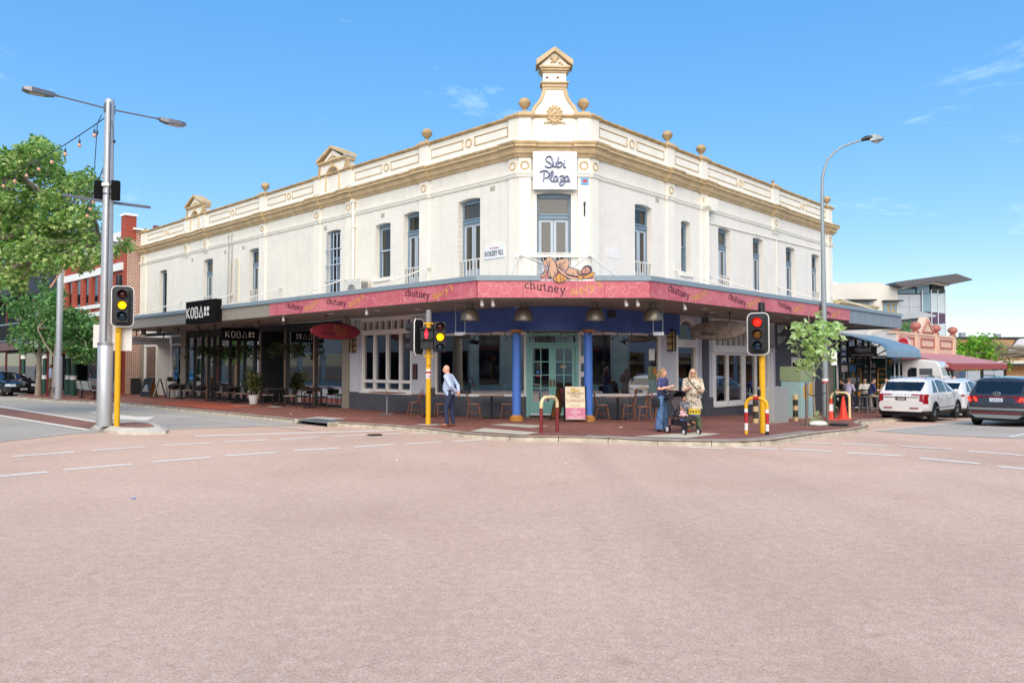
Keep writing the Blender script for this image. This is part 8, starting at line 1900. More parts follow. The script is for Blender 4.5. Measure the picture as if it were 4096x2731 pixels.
diner(17.9, 2.45, rzR-math.pi+.5, 'dark haired man in navy polo shirt and khaki trousers on a bar stool', m_nvy, m_khaki, 'short')
diner(19.2, 2.75, rzR+math.pi/2, 'person in brown top at the far side of the bar table', m_khaki, m_denim_d, 'short', hm=mat('hair_brown', '5a3d2c', .6))
diner(18.6, 3.45, rzR-math.pi/2-.2, 'man in navy shirt at the far end of the bar table beside the white car', m_nvy, m_denim_d, 'short')
diner(19.6, .6, rzR+.6, 'person in black sitting against the restaurant window', m_black, m_black, 'short')
person('bald man standing by the white truck cab, only head showing over the cars', (22.2, 38.2, gz(22.2, 38.2)+PAVE), R(180), 1.75, top=m_dgrey, bottom=m_denim_d, vox=.02)
person('fair haired person standing in front of the red awning, head showing over the white suv', (29.3, 44.5, gz(29.3, 44.5)+PAVE), R(180), 1.74, top=m_dgrey, bottom=m_denim_d, hair='short', hair_m=m_hair_b, vox=.02)
# pink parapet building
m_pinkw = mat('pink_render', 'd8b8a0', .7, var=.06, scale=2); m_terra = mat('terracotta_trim', 'a8685a', .6, var=.08)
PB = empty('pink_parapet_building', 'salmon pink shop with terracotta balls and triangular pediment on its parapet', 'building', FR_.P(36, 0, -.8))
nb(FR_, 'wall', m_pinkw, [(29.8, 42.7, -.4, 0, 2.2, 3.75), (29.8, 42.7, -12, -.4, 2.2, 2.3), (42.3, 42.7, -12, -.4, GF, 3.75)], PB)
nb(FR_, 'side_wall', mat('side_white', 'c9c9c7', .7, var=.06, bump=.2, bscale=9), [(29.7, 29.8, -12, 0, GF, 3.85)], PB)
nb(FR_, 'coping', m_pinkw, [(29.6, 42.8, -.45, .06, 3.75, 3.88)], PB)
for a, b in ((29.8, 30.0), (33.4, 33.9), (37.8, 38.4), (42.2, 42.7)): nb(FR_, 'pier', m_pinkw, [(a, b, 0, .09, 2.3, 3.95)], PB)
for a, b in ((30.3, 33.1), (34.5, 37.5), (38.9, 41.9)):
 mb = FR_.mb(); mb.box(a, b, 0, .07, 3.5, 3.6); mb.box(a, b, 0, .07, 2.98, 3.07); mb.box(a, a+.12, 0, .06, 3.07, 3.5); mb.box(b-.12, b, 0, .06, 3.07, 3.5); mb.build('panel_frame', m_terra, PB)
mb = FR_.mb(); mb.prism([(34.2, 3.88), (37.6, 3.88), (36.15, 5.0), (35.75, 5.0)], -.4, .05); PD = mb.build('pediment', m_pinkw, PB)
mb = FR_.mb(); mb.tube([(34.75, .06, 3.98), (37.15, .06, 3.98), (35.95, .06, 4.72), (34.75, .06, 3.98)], .07, 6); mb.build('pediment_moulding', m_terra, PD)
for s_, z in ((33.65, 3.95), (38.1, 3.95), (42.4, 3.95), (29.9, 3.95)):
 x, y, _ = FR_.P(s_, -.05, 0); mb = MB(); mb.lathe([(.3, 0), (.2, .06), (.12, .12), (.2, .16), (.3, .26), (.34, .38), (.3, .5), (.2, .6), (.05, .65)], 16, (x, y, z)); mb.build('ball_finial', m_terra, PB, smooth=50)
nb(FR_, 'shop_wall', mat('pink_brick', 'b98f86', .8, var=.15, scale=3), [(33.9, 35.2, -.4, 0, GF, 2.2), (29.8, 30.1, -.4, 0, GF, 2.2), (42.3, 42.6, -.4, .0, GF, 2.2)], PB)
nb(FR_, 'shop_window', m_pane, [(30.1, 33.9, -.3, -.2, GF, 2.2), (35.2, 42.3, -.3, -.2, GF, 2.2)], PB)
for s_ in (31.4, 32.7, 36.5, 38.0, 39.5, 41): nb(FR_, 'mullion', m_frame, [(s_-.06, s_+.06, -.2, -.1, GF, 2.2)], PB)
RA = empty('red_awning', 'faded red canvas awning along the pink building', 'awning', FR_.P(35, 2, 1.6)); m_ra = mat('awning_red', '9c4a4c', .75, var=.08);
mb = FR_.mb(); mb.add([(28.6, 0.02, 2.62), (43.4, .02, 2.62), (41.0, 3.5, 1.95), (27.6, 3.5, 1.95), (28.6, 0.02, 2.58), (43.4, .02, 2.58), (41.0, 3.5, 1.91), (27.6, 3.5, 1.91)], [(0,1,2,3), (7,6,5,4), (0,4,5,1), (1,5,6,2), (2,6,7,3), (3,7,4,0)]); mb.build('sloped_canvas', mat('awning_red_top', 'b98081', .75, var=.06), RA)
mb = FR_.mb(); mb.box(27.6, 41.0, 3.47, 3.51, 1.58, 1.93); mb.add([(27.6, 3.49, 1.58), (27.6, 3.49, 1.93), (28.6, .02, 2.6), (28.6, .02, 2.3)], [(0, 1, 2, 3)]); mb.build('valance', m_ra, RA)
for s_ in (27.7, 34.5, 40.9): mb = FR_.mb(); mb.tube([(s_, 3.45, GF), (s_, 3.45, 1.58)], .05, 8); mb.build('post', m_blackm, RA)
for a, b in ((28, 31), (31.1, 34.4), (34.6, 37.6), (37.7, 40.8)): nb(FR_, 'clear_blind', m_glass_u, [(a, b, 3.40, 3.41, GF+.8, 1.5)], RA)
P_ = perp(FR_, 29.4, .5); AS = empty('arched_sign', 'red arch topped sign with white edge on the pink building', 'sign', P_(0, 0, 2.9))
ap = [(-.32, 2.84), (.32, 2.84), (.32, 3.18)]+[(.32*math.cos(t), 3.18+.32*math.sin(t)) for t in [i*math.pi/8 for i in range(1, 8)]]+[(-.32, 3.18)]
mb = MB(P_); mb.prism(ap, -.09, .09); mb.build('box', mat('sign_pinkwhite', 'd8b4b8', .4), AS); mb = MB(P_); mb.prism([(a*.86, 3.16+(c-3.16)*.88) for a, c in ap], .09, .1); mb.build('face', m_red, AS)
stroke_letters('lettering', [[(-.22, 2.95), (-.17, 3.02), (-.12, 2.95), (-.07, 3.02), (-.02, 2.95), (.04, 3.02), (.09, 2.95), (.14, 3.01), (.22, 2.96)]], .025, P_, m_wht, AS, out=.1)
# modern block beyond, with its wing roof
m_mod = mat('modern_cream', 'c8c4bb', .7, var=.05, scale=.5); m_mod2 = mat('modern_tan', '9c8a66', .7, var=.05); m_met = mat('modern_metal', 'a3a8ad', .4, metal=.3, var=.06, scale=.4); m_gl2 = mat('blue_pane', '6d8793', .12, var=.15, scale=.6, spec=.8)
MO = empty('modern_block', 'cream and grey metal apartment block with oversailing wing roof and purple panels', 'building', (37, 78, -1.2))
X0, Yf = 31.0, 75.0
def fx(name, m, x0, x1, z0, z1, y0=0., y1=8., root=MO): mb = MB(); mb.box(x0, x1, Yf+y0, Yf+y1, z0, z1); return mb.build(name, m, root)
mb = MB(); mb.prism([(29, -1.4), (38.2, -1.4), (38.2, 9.44), (36.1, 10.04), (29, 9.75)], Yf, Yf+10); mb.build('wall', m_mod, MO)
fx('recess_panel', m_mod2, 32.4, 35.4, 6.3, 7.35, -.06, 0); fx('window', m_gl2, 32.5, 35.35, 7.35, 8.05, -.08, 0)
for x in (32.5, 33.45, 34.4, 35.35): fx('mullion', m_lgrey, x-.05, x+.05, 7.3, 8.1, -.12, -.08)
fx('sun_hood', m_frame, 32.2, 35.8, 8.15, 8.3, -.7, 0); fx('recess_panel', m_mod2, 36.7, 38.1, 6.0, 7.9, -.06, 0); fx('window', m_gl2, 36.75, 37.1, 6.9, 8.0, -.1, 0); fx('window', m_gl2, 37.35, 37.55, 7.2, 7.8, -.1, 0); fx('window', m_gl2, 37.8, 38.05, 7.2, 7.8, -.1, 0); fx('sun_hood', m_frame, 36.6, 38.4, 8.1, 8.22, -.7, 0)
fx('plant_box', m_lgrey, 31.6, 33.2, 9.9, 10.3, 2, 5)
for i, x in enumerate((38.2, 39.4)):
 for j, z in enumerate((-1.4, 3.2, 5.0, 6.3, 7.6)): z1 = (3.18, 4.98, 6.28, 7.58, 8.85)[j]; fx('metal_panel', m_met, x+.015, x+1.19, z, z1, .15, 8)
for x0, x1, m, zs in ((40.65, 41.45, 0, ((2.4, 4.9, m_gl2), (4.95, 5.9, m_gl2), (5.95, 7.05, mat('panel_purple', '4a3450', .4)), (7.1, 8.9, m_gl2))), (41.55, 42.1, 0, ((2.3, 3.3, MATS['panel_purple']), (3.35, 5.9, mat('pale_pane', 'aebdc4', .1, var=.2, scale=.5)), (5.95, 7.0, MATS['panel_purple']), (7.05, 8.95, MATS['pale_pane']), (9.0, 9.8, m_frame))), (42.2, 42.85, 0, ((2.3, 3.3, MATS['panel_purple']), (3.35, 5.9, MATS['pale_pane']), (5.95, 6.95, MATS['panel_purple']), (7.0, 8.9, MATS['pale_pane']), (8.95, 9.6, m_frame)))):
 for z0, z1, mm in zs: fx('facade_panel', mm, x0, x1, z0, z1, .0, 7)
for x in (40.6, 41.5, 42.15, 42.88): fx('frame_post', m_lgrey, x-.04, x+.04, -1.4, 9.3, -.06, .05)
for x0, x1, z0, z1 in ((38.3, 40.0, 8.95, 9.4), (40.15, 41.4, 8.95, 9.85)): fx('clerestory', m_gl2, x0, x1, z0, z1, .1, 7)
mb = MB(); mb.prism([(37.4, 9.7), (38.2, 9.45), (40, 9.7), (41.4, 9.98), (42.9, 9.7), (44.87, 10.1), (44.9, 10.2), (43.35, 10.75), (37.5, 9.95)], Yf-1.2, Yf+8); mb.build('wing_roof', mat('roof_dark', '4b4a4d', .5), MO)
mb = MB(); mb.prism([(38.2, 9.42), (40, 9.65), (41.4, 9.95), (42.8, 9.68), (42.8, 9.6), (41.4, 9.85), (38.2, 9.3)], Yf-.9, Yf+7.9); mb.build('roof_soffit', m_mod, MO)
mb = MB(); mb.prism([(36.4, 6.6), (39.2, 6.95), (40.6, 6.6), (40.5, 6.45), (39.2, 6.4), (36.4, 6.1)], Yf-2.5, Yf); mb.build('curved_canopy', m_met, MO)
fx('balcony_glass', m_gl2, 38.9, 41, 4.0, 4.9, -2.0, -1.95); fx('balcony_floor', m_lgrey, 36.5, 41, 3.85, 4.0, -2.0, .1); fx('wall_stub', m_lgrey, 42.9, 43.5, 5.2, 5.4, .5, 1)
# cornice of the low building behind the canopy end
mb = FR_.mb(); mb.extrude([(-.4, 4.62), (.05, 4.64), (.08, 4.74), (.2, 4.8), (.24, 4.94), (.36, 5.0), (.38, 5.1), (-.4, 5.16)], (20.0, 25.7)) ; LC = tag(mb.build('shop_cornice', mat('cream_cornice', 'c9b487', .65, var=.06)), 'cream moulded cornice of low shop behind the canopy end', 'cornice')
nb(FR_, 'wall', m_cream_r, [(20.4, 25.5, -.6, -.1, 4.4, 4.64)], LC)
# tan brick building at the end of the street
m_tanbrick = brick_mat('tan_brick', (1, -.02), 'b58a5a', 'a07446', 'bfa37a', .5, .19, .03, .3, .8, var=.15)
TBd = empty('tan_brick_building', 'long tan brick building with grey arched panel at the end of the right street', 'building', (58, 86, -1.3))
mb = MB(); mb.box(49.4, 75, 85, 95, -1.5, 4.75); mb.build('wall', m_tanbrick, TBd)
mb = MB(); mb.box(49.2, 75.2, 84.85, 95, 4.75, 4.98); mb.build('parapet_cap', m_frame, TBd)
mb = MB(); mb.box(49.3, 75, 84.9, 85, 2.0, 2.35); mb.build('band', m_mod, TBd)
mb = MB(); mb.box(49.4, 75, 83.2, 84.9, 1.75, 1.98); mb.build('awning_edge', m_frame, TBd)
ga = [(-1.7, 0), (1.7, 0), (1.7, .75), (1.25, .85), (1.1, 1.25)]+[(.95*math.cos(t), 1.25+.75*math.sin(t)) for t in [i*math.pi/8 for i in range(1, 8)]]+[(-1.1, 1.25), (-1.25, .85), (-1.7, .75)]
mb = MB(lambda a, b, c: (57.1+a, 84.9-b, 2.9+c)); mb.prism(ga, 0, .12); GP = mb.build('arched_panel', m_lgrey, TBd)
mb = MB(lambda a, b, c: (57.1+a, 84.9-b, 2.9+c)); mb.tube([(a, .1, c) for a, c in ga+[ga[0]]], .07, 6, False); mb.build('panel_moulding', m_frame, GP)
for x, z0, z1, w in ((54.3, -.2, 1.7, 1.2), (59, -.2, 1.7, 1.2), (50.3, 2.6, 3.2, 1.0)): mb = MB(); mb.box(x-w/2, x+w/2, 84.93, 84.99, z0, z1); mb.build('window', m_pane, TBd)
for x, h in ((51.2, .55), (53.6, .25), (55.2, .4)): mb = MB(); mb.box(x-.25, x+.25, 86, 86.6, 4.98, 4.98+h); mb.build('roof_vent', m_steel, TBd)
mb = MB(); mb.tube([(51.3, 84.7, 2.4), (51.3, 84.7, 4.9)], .25, 8); mb.build('flue', m_steel, TBd)
# ---------------------------------------------------------------- neighbours on the left-hand street
m_rb_s = brick_mat('red_brick_side', FL.n, '94482f', '7c3a26', 'd0c3b4', .24, .1, .022, .4, .85, var=.2)
m_rb_f = brick_mat('red_brick_front', uL, 'a03a28', '8c3222', 'b06a55', .24, .1, .012, .3, .8, var=.15)
RB = empty('red_brick_building', 'red brick two storey building with white bands beside the cream building', 'building', FL.P(36.5, 0, PAVE))
FB = Fr(FL.P(0, .8, 0)[:2], FL.u, FL.n)
nb(FL, 'side_wall', m_rb_s, [(31.06, 31.5, -10, .79, 0, 9.9)], RB)
nb(FB, 'wall', m_rb_f, [(31.5, 42.2, -.4, 0, 4.0, 9.3), (31.08, 31.6, -.3, .04, 0, 9.9)], RB)
nb(FB, 'corner_pier', m_rb_f, [(31.04, 31.75, -.5, .12, 9.3, 10.7)], RB); nb(FB, 'pier_cap', m_wht, [(30.98, 31.82, -.56, .18, 10.7, 10.85)], RB); nb(FB, 'pier_cap', m_wht, [(30.9, 31.3, -1.2, -.3, 9.9, 10.02)], RB)
for a in (33.6, 35.2, 37.0, 38.6, 40.4, 41.9): nb(FB, 'brick_pier', m_rb_f, [(a-.28, a+.28, 0, .14, 4.0, 9.3)], RB)
for z0, z1 in ((4.92, 5.2), (5.45, 5.68), (7.5, 7.95), (9.0, 9.3)): nb(FB, 'white_band', m_wht, [(31.5, 42.25, -.1, .18, z0, z1)], RB)
for s_ in (34.4, 36.1, 37.8, 39.5, 41.2): nb(FB, 'window', m_pane, [(s_-.36, s_+.36, .0, .03, 5.75, 7.45)], RB)
nb(FB, 'pale_gable', m_wht, [(31.9, 35.5, -.3, .02, 9.3, 9.9)], RB)
nb(FB, 'roof', mat('roof_maroon', '6d2a2c', .5), [(31.3, 42, -9, -.6, 8.7, 8.9), (30.9, 31.2, -9, -1.5, 9.9, 10.3)], RB)
nb(FB, 'maroon_pier', m_maroon, [(31.5, 31.75, 0, .1, 0, 3.2)], RB)
nb(FB, 'shop_front', m_lgrey, [(31.75, 35.8, -.5, -.3, 0, 3.6)], RB); nb(FB, 'shop_glass', m_pane, [(32.2, 33.6, -.3, -.28, .5, 2.9), (35.8, 41.9, -.5, -.4, .1, 3.4)], RB)
for k in range(7): nb(FB, 'window_slat', m_lgrey, [(33.85+.26*k, 33.95+.26*k, -.28, -.2, .75, 2.9)], RB)
nb(FB, 'slat_backing', m_pane, [(33.8, 35.6, -.3, -.27, .75, 2.9)], RB)
VR = empty('verandah', 'green posted verandah with white fascia in front of the red brick building', 'verandah', FL.P(36, 3.5, PAVE))
m_vg = mat('verandah_green', '1f4a3f', .5, var=.08); m_vr = mat('verandah_roof', '7f9a8c', .5)
nb(FL, 'roof_edge', m_vr, [(30.9, 41.5, 3.6, 3.75, 4.05, 4.3)], VR); nb(FL, 'roof', m_vr, [(30.9, 41.5, .95, 3.6, 4.1, 4.2)], VR)
nb(FL, 'fascia', m_wht, [(31.0, 41.4, 3.7, 3.76, 2.98, 3.9)], VR); nb(FL, 'fascia_sign', mat('sign_purpleblue', '4a4f9c', .5), [(39.2, 41.3, 3.77, 3.8, 3.0, 3.6)], VR)
nb(FL, 'fascia_line', mat('fascia_tan', 'a8835e', .6), [(31.0, 41.4, 3.765, 3.78, 3.62, 3.68)], VR)
for s_, o in ((33.2, 3.2), (35.9, 3.7), (40.6, 3.7), (31.2, 3.5)):
 x, y, _ = FL.P(s_, o, 0); mb = MB(); mb.lathe([(.2, PAVE), (.2, 1.0), (.12, 1.05), (.11, 3.0)], 14, (x, y, 0)); Po = mb.build('post', m_vg, VR, smooth=40)
 for z in (1.0, 2.25): mb = MB(); mb.lathe([(.17, z), (.17, z+.07), (.13, z+.12), (.17, z+.17), (.17, z+.24)], 14, (x, y, 0)); mb.build('collar', m_wht, Po, smooth=40)
P_ = perp(FL, 36.6, 2.4); HS = empty('yellow_sign', 'orange hanging sign with red letters HIDE beyond the small trees', 'sign', P_(0, 0, 2.7)); mb = MB(P_); mb.box(-.75, .75, -.05, .05, 2.55, 2.92); mb.build('board', mat('sign_orange', 'e0952a', .5), HS); lettering('lettering', 'HIDE', .36, lambda a, b, c: P_(-.3+a, .055+b, 2.6+c), m_red, HS, bold=.02)
for a in (-.6, .6): mb = MB(P_); mb.tube([(a, 0, 2.9), (a, 0, 4.1)], .02, 5); mb.build('hanger', m_blackm, HS)
HT = empty('hotel_building', 'dark hotel with iron balcony railings at the far left', 'building', FL.P(52, 0, PAVE))
m_hd = mat('hotel_dark', '2f3138', .7, var=.15, scale=1)
nb(FB, 'wall', m_hd, [(42.3, 66, -.4, 0, 0, 10.5)], HT); nb(FB, 'pier', mat('hotel_cream', 'b39a7c', .7), [(42.25, 42.6, 0, .3, 3.4, 10.5)], HT)
for s_ in (44, 46.5, 49, 51.5, 54): nb(FB, 'window', m_pane, [(s_-.5, s_+.5, .0, .03, 4.2, 6.3), (s_-.5, s_+.5, .0, .03, .6, 2.6)], HT)
nb(FL, 'balcony_fascia', mat('hotel_maroon', '571f24', .35), [(42.3, 64, 3.5, 3.6, 2.85, 3.4)], HT); nb(FL, 'balcony_floor', m_hd, [(42.3, 64, .8, 3.5, 3.25, 3.4)], HT); nb(FL, 'balcony_roof', m_hd, [(42.3, 64, .8, 3.8, 6.6, 6.8)], HT)
mb = FL.mb(); mb.box(42.3, 64, 3.5, 3.56, 4.62, 4.7); mb.box(42.3, 64, 3.5, 3.56, 3.5, 3.56); mb.build('handrail', m_gutter, HT)
for i in range(110): a = 42.4+.195*i; mb = FL.mb(); mb.box(a, a+.03, 3.52, 3.55, 3.56, 4.62); mb.build('baluster', m_blackm, HT)
for s_ in (42.4, 46, 50, 54, 58): mb = FL.mb(); mb.tube([(s_, 3.45, .1), (s_, 3.45, 6.6)], .07, 8); mb.build('post', mat('hotel_maroon_post', '5a2620', .5), HT)
lettering('lettering', 'CASA del', .5, lambda a, b, c: FL.P(45.5-a*1.2, 1.5+b, 2.3+c), m_wht, HT)
nb(FL, 'shop_glass', m_pane, [(42.3, 64, 1.35, 1.45, .1, 2.85)], HT)
# ---------------------------------------------------------------- across the junction, seen only in the panes
def far_block(name, lab, pts, h, m, wins, mw):
 Fk = empty(name, lab, 'building', (pts[0][0], pts[0][1], 0))
 mb = MB(); mb.slab(pts, -.1, h); mb.build('wall', m, Fk)
 mb = MB()
 for (x0, y0, x1, y1, z0, z1) in wins: mb.add([(x0, y0, z0), (x1, y1, z0), (x1, y1, z1), (x0, y0, z1)], [(0, 1, 2, 3)])
 if wins: mb.build('window', mw, Fk, normals=False)
m_sand = mat('sandstone', 'c9bfa6', .8, var=.15, scale=1.2, detail=5)
far_block('bank_building', 'pale stone bank with dark arched openings across the junction behind the viewer', [(-9, -9), (11, -9), (26, -3), (30, -30), (-30, -30), (-24, -4)], 8, m_sand, [(-7+4.4*k, -8.95, -5.4+4.4*k, -8.95, .3, 4.5) for k in range(4)]+[(-7+4.4*k, -8.95, -5.8+4.4*k, -8.95, 6, 8.6) for k in range(4)], m_pane)
far_block('white_row', 'white shop row across the left street behind the viewer', [FL.P(4, 21, 0)[:2], FL.P(112, 21, 0)[:2], FL.P(112, 30, 0)[:2], FL.P(4, 30, 0)[:2]], 6.5, mat('row_white', '98948c', .8, var=.1), [(*FL.P(5+4*k, 20.95, 0)[:2], *FL.P(8+4*k, 20.95, 0)[:2], .4, 2.9) for k in range(26)]+[(*FL.P(5+4*k, 20.95, 0)[:2], *FL.P(6.5+4*k, 20.95, 0)[:2], 4.2, 5.8) for k in range(26)], m_pane)
far_block('grey_row', 'grey shop row across the right street behind the viewer', [FR_.P(4, 22, 0)[:2], FR_.P(112, 22, 0)[:2], FR_.P(112, 31, 0)[:2], FR_.P(4, 31, 0)[:2]], 7, mat('row_grey', '949496', .8, var=.1), [(*FR_.P(5+4*k, 21.95, 0)[:2], *FR_.P(8+4*k, 21.95, 0)[:2], .0, 2.9) for k in range(26)]+[(*FR_.P(5+4*k, 21.95, 0)[:2], *FR_.P(7+4*k, 21.95, 0)[:2], 4.0, 5.8) for k in range(26)], m_pane)
# ---------------------------------------------------------------- trees and plants
def leaf_mat(name, cols, trans=.35):
 if name in MATS: return MATS[name]
 m = bpy.data.materials.new(name); m.use_nodes = True; n, l, b = nodes_of(m)
 geo = n.new('ShaderNodeNewGeometry'); r = n.new('ShaderNodeValToRGB'); e = r.color_ramp.elements
 for i, c in enumerate(cols):
  x = e[i] if i < 2 else e.new(1)
  x.color = lin(c)
 for i, x in enumerate(sorted(e, key=lambda q: q.position)): pass
 k = len(cols)
 for i in range(k): e[i].position = i/(k-1)
 for i in range(k): e[i].color = lin(cols[i])
 l.new(geo.outputs['Random Per Island'], r.inputs[0]); l.new(r.outputs[0], b.inputs['Base Color'])
 b.inputs['Roughness'].default_value = .5; b.inputs['Specular IOR Level'].default_value = .35
 tr = n.new('ShaderNodeBsdfTranslucent'); mixc = n.new('ShaderNodeMixRGB'); mixc.blend_type = 'MULTIPLY'; mixc.inputs[0].default_value = 1; mixc.inputs[2].default_value = (1.35, 1.5, .7, 1); l.new(r.outputs[0], mixc.inputs[1]); l.new(mixc.outputs[0], tr.inputs[0])
 ms = n.new('ShaderNodeMixShader'); ms.inputs[0].default_value = trans; l.new(b.outputs[0], ms.inputs[1]); l.new(tr.outputs[0], ms.inputs[2]); l.new(ms.outputs[0], n['Material Output'].inputs[0])
 MATS[name] = m; return m
def leaves(clumps, per, size, rng, lobes=True, droop=.3):
 """leaf faces scattered through clumps: list of (centre, radius)"""
 vs, fs = [], []
 for c, r in clumps:
  for _ in range(per):
   d = V((rng.gauss(0, 1), rng.gauss(0, 1), rng.gauss(0, .8))); d.normalize(); p = V(c)+d*r*rng.uniform(.25, 1)**.6
   nrm = (d*.5+V((rng.gauss(0, .5), rng.gauss(0, .5), rng.uniform(.1, 1.1)))).normalized()
   a = nrm.cross(V((rng.gauss(0, 1), rng.gauss(0, 1), rng.gauss(0, .4)))).normalized(); b = nrm.cross(a)
   s = size*rng.uniform(.6, 1.25); k = len(vs)
   if lobes:
    out = [(-.1, 0), (.35, -.5), (.5, -.18), (1, 0), (.5, .18), (.35, .5)]
    for u, w in out: vs.append(tuple(p+a*u*s+b*w*s-nrm*(abs(w)*.25+u*u*droop*.4)*s))
    fs += [(k, k+1, k+2, k+3), (k, k+3, k+4, k+5)]
   else:
    for u, w in ((0, 0), (.5, -.28), (1, 0), (.5, .28)): vs.append(tuple(p+a*u*s+b*w*s-nrm*(u*u*droop)*s))
    fs.append((k, k+1, k+2, k+3))
 return vs, fs
m_bark = mat('bark_grey', '8c8274', .85, var=.25, scale=9, detail=6, bump=.4, bscale=30)
def tree(name, lab, base, trunk, limbs, clumps, per, size, lm, seed, group=None, lobes=True, wire=.04):
 rng = random.Random(seed); T = empty(name, lab, 'tree', base, 0, group)
 mb = MB(); mb.tube([p for p, r in trunk], [r for p, r in trunk], 12); mb.build('trunk', m_bark, T, smooth=50)
 mb = MB()
 for pts, r0, r1 in limbs:
  n = len(pts); mb.tube(pts, [r0+(r1-r0)*i/(n-1) for i in range(n)], 7)
 tips = [V(l[0][-1]) for l in limbs] or [V(trunk[-1][0])]
 for c, r in clumps:
  t = min(tips, key=lambda q: (q-V(c)).length); m_ = t.lerp(V(c), .5)+V((rng.uniform(-.2, .2), rng.uniform(-.2, .2), rng.uniform(-.1, .25)))*r
  mb.tube([tuple(t), tuple(m_), tuple(c)], [wire, wire*.7, wire*.35], 5)
 mb.build('branches', m_bark, T, smooth=50)
 vs, fs = leaves(clumps, per, size, rng, lobes)
 mb = MB(); mb.v, mb.f = vs, fs; mb.build('crown', lm, T, normals=False, kind='stuff')
 return T
m_leaf = leaf_mat('plane_leaf', ['4f783e', '688f4c', '86a85e', 'a4bc74', 'c8ce90'])
m_leaf2 = leaf_mat('bright_leaf', ['3f6e42', '527f4c', '6b975a', '8aad68'])
m_leaf3 = leaf_mat('young_leaf', ['88a666', 'a6c286', 'c2d6a4', 'dae6c2'])
m_leaf4 = leaf_mat('acid_leaf', ['4a7a24', '639628', '7fae34', '93bd45'])
rng = random.Random(11)
# big plane tree reaching in from the left
cl = []
zpx = lambda x, y, Y: ((x*1.7415-2048)/3037*Y, Y, 1.84+(1460-y*1.7415)/3037*Y)
for x, y, r, n in ((20, 380, 62, 16), (70, 345, 40, 8), (105, 350, 26, 4), (60, 450, 70, 18), (135, 440, 40, 6), (120, 400, 28, 4), (170, 425, 30, 5), (182, 410, 22, 3), (20, 520, 75, 18), (100, 520, 70, 16), (165, 500, 45, 8), (205, 490, 20, 2), (195, 545, 40, 6), (235, 565, 26, 3), (262, 572, 16, 1), (288, 555, 10, 1), (60, 590, 60, 12), (130, 590, 50, 9), (10, 610, 50, 8), (190, 590, 35, 5), (30, 640, 30, 4), (-60, 420, 80, 12), (-60, 560, 80, 12)):
 for _ in range(int(n*1.5) if x < 175 else n):
  Y = rng.uniform(25.2, 29.5); q = zpx(x+rng.gauss(0, r*.5), y+rng.gauss(0, r*.42), Y); cl.append((q, rng.uniform(.26, .5)))
tb = (-21.5, 26.5)
tree('plane_tree', 'large plane tree filling the upper left with bulb strings in front', (tb[0], tb[1], 0), [((tb[0], tb[1], 0), .34), ((tb[0], tb[1], 1.5), .3), ((tb[0]+.2, tb[1], 3.4), .27), ((tb[0]+.5, tb[1]+.2, 5), .2)],
  [([(tb[0]+.2, tb[1], 3.4), (-20, 26.8, 4.6), (-18.5, 27, 5.6), (-16.5, 27.2, 6.8)], .2, .06), ([(tb[0]+.5, tb[1], 5), (-20, 27, 7), (-18.8, 27, 9)], .17, .05), ([(tb[0]+.2, tb[1], 3.2), (-19.4, 26.2, 4.5), (-17.3, 26.4, 5.3), (-14.6, 26.8, 6.3)], .16, .04), ([(tb[0]+.4, tb[1], 4.6), (-22, 27.5, 7), (-22.5, 28, 9.5)], .16, .05), ([(-18.5, 27, 5.6), (-17.6, 26.2, 7.5), (-17.0, 26, 8.4)], .09, .04)], cl, 74, .16, m_leaf, 3, wire=.035)
# two small street trees
for (bx_, by_), lab, sd, box in (((-26.26, 42.16), 'small green street tree left of the maroon post', 5, ((50, 700), (110, 690), (75, 735), (130, 740), (60, 770), (105, 780), (150, 720))), ((-24.4, 40.6), 'small green street tree beside the second silver pole', 6, ((120, 690), (165, 730), (200, 745), (175, 790), (190, 800), (150, 765), (215, 770), (120, 740)))):
 cs = []
 for x, y in box:
  for _ in range(7): q = zpx(x*1.0+rng.gauss(0, 14), y+rng.gauss(0, 14), by_+rng.uniform(-1.2, 1.2)); cs.append((q, rng.uniform(.38, .6)))
 tree('street_tree', lab, (bx_, by_, PAVE), [((bx_, by_, PAVE), .19), ((bx_, by_, 1.0), .14), ((bx_+.02, by_, 2.3), .11), ((bx_+.05, by_, 3.4), .08)], [([(bx_, by_, 2.2), (bx_-.6, by_, 3.0), (bx_-1.0, by_, 3.8)], .06, .03), ([(bx_, by_, 2.3), (bx_+.8, by_, 3.0), (bx_+1.3, by_, 3.6)], .06, .03), ([(bx_, by_, 3.2), (bx_, by_+.2, 4.2), (bx_+.2, by_, 4.8)], .07, .03)], cs, 80, .19, m_leaf2, sd, 'small street trees on the left')
# distant greenery on the right
cs = [(zpx(x+rng.gauss(0, 16), y+rng.gauss(0, 10), 66+rng.uniform(-1.5, 1.5)), rng.uniform(.5, .9)) for x, y in ((2225, 800), (2250, 795), (2210, 820), (2260, 815), (2240, 825), (2200, 812), (2278, 812)) for _ in range(8)]
tree('street_tree', 'bright green spreading tree before the tan brick building', (48.5, 66, -1.2), [((48.5, 66, -1.3), .2), ((48.6, 66, 1), .14), ((48.7, 66, 2), .1)], [([(48.6, 66, 1.4), (47.4, 66, 2.4), (46.6, 66, 3)], .08, .03), ([(48.6, 66, 1.6), (49.6, 66, 2.3), (50.6, 66, 2.8)], .08, .03)], cs, 40, .3, m_leaf4, 9)
cs = [(zpx(x+rng.gauss(0, 6), y+rng.gauss(0, 5), 72+rng.uniform(-.5, .5)), .45) for x, y in ((2080, 755), (2088, 750), (2065, 757)) for _ in range(4)]
vs, fs = leaves(cs, 25, .28, rng, False); mb = MB(); mb.v, mb.f = vs, fs; tag(mb.build('balcony_plant', m_leaf2, normals=False), 'dark green plant on the modern block balcony', 'plant')
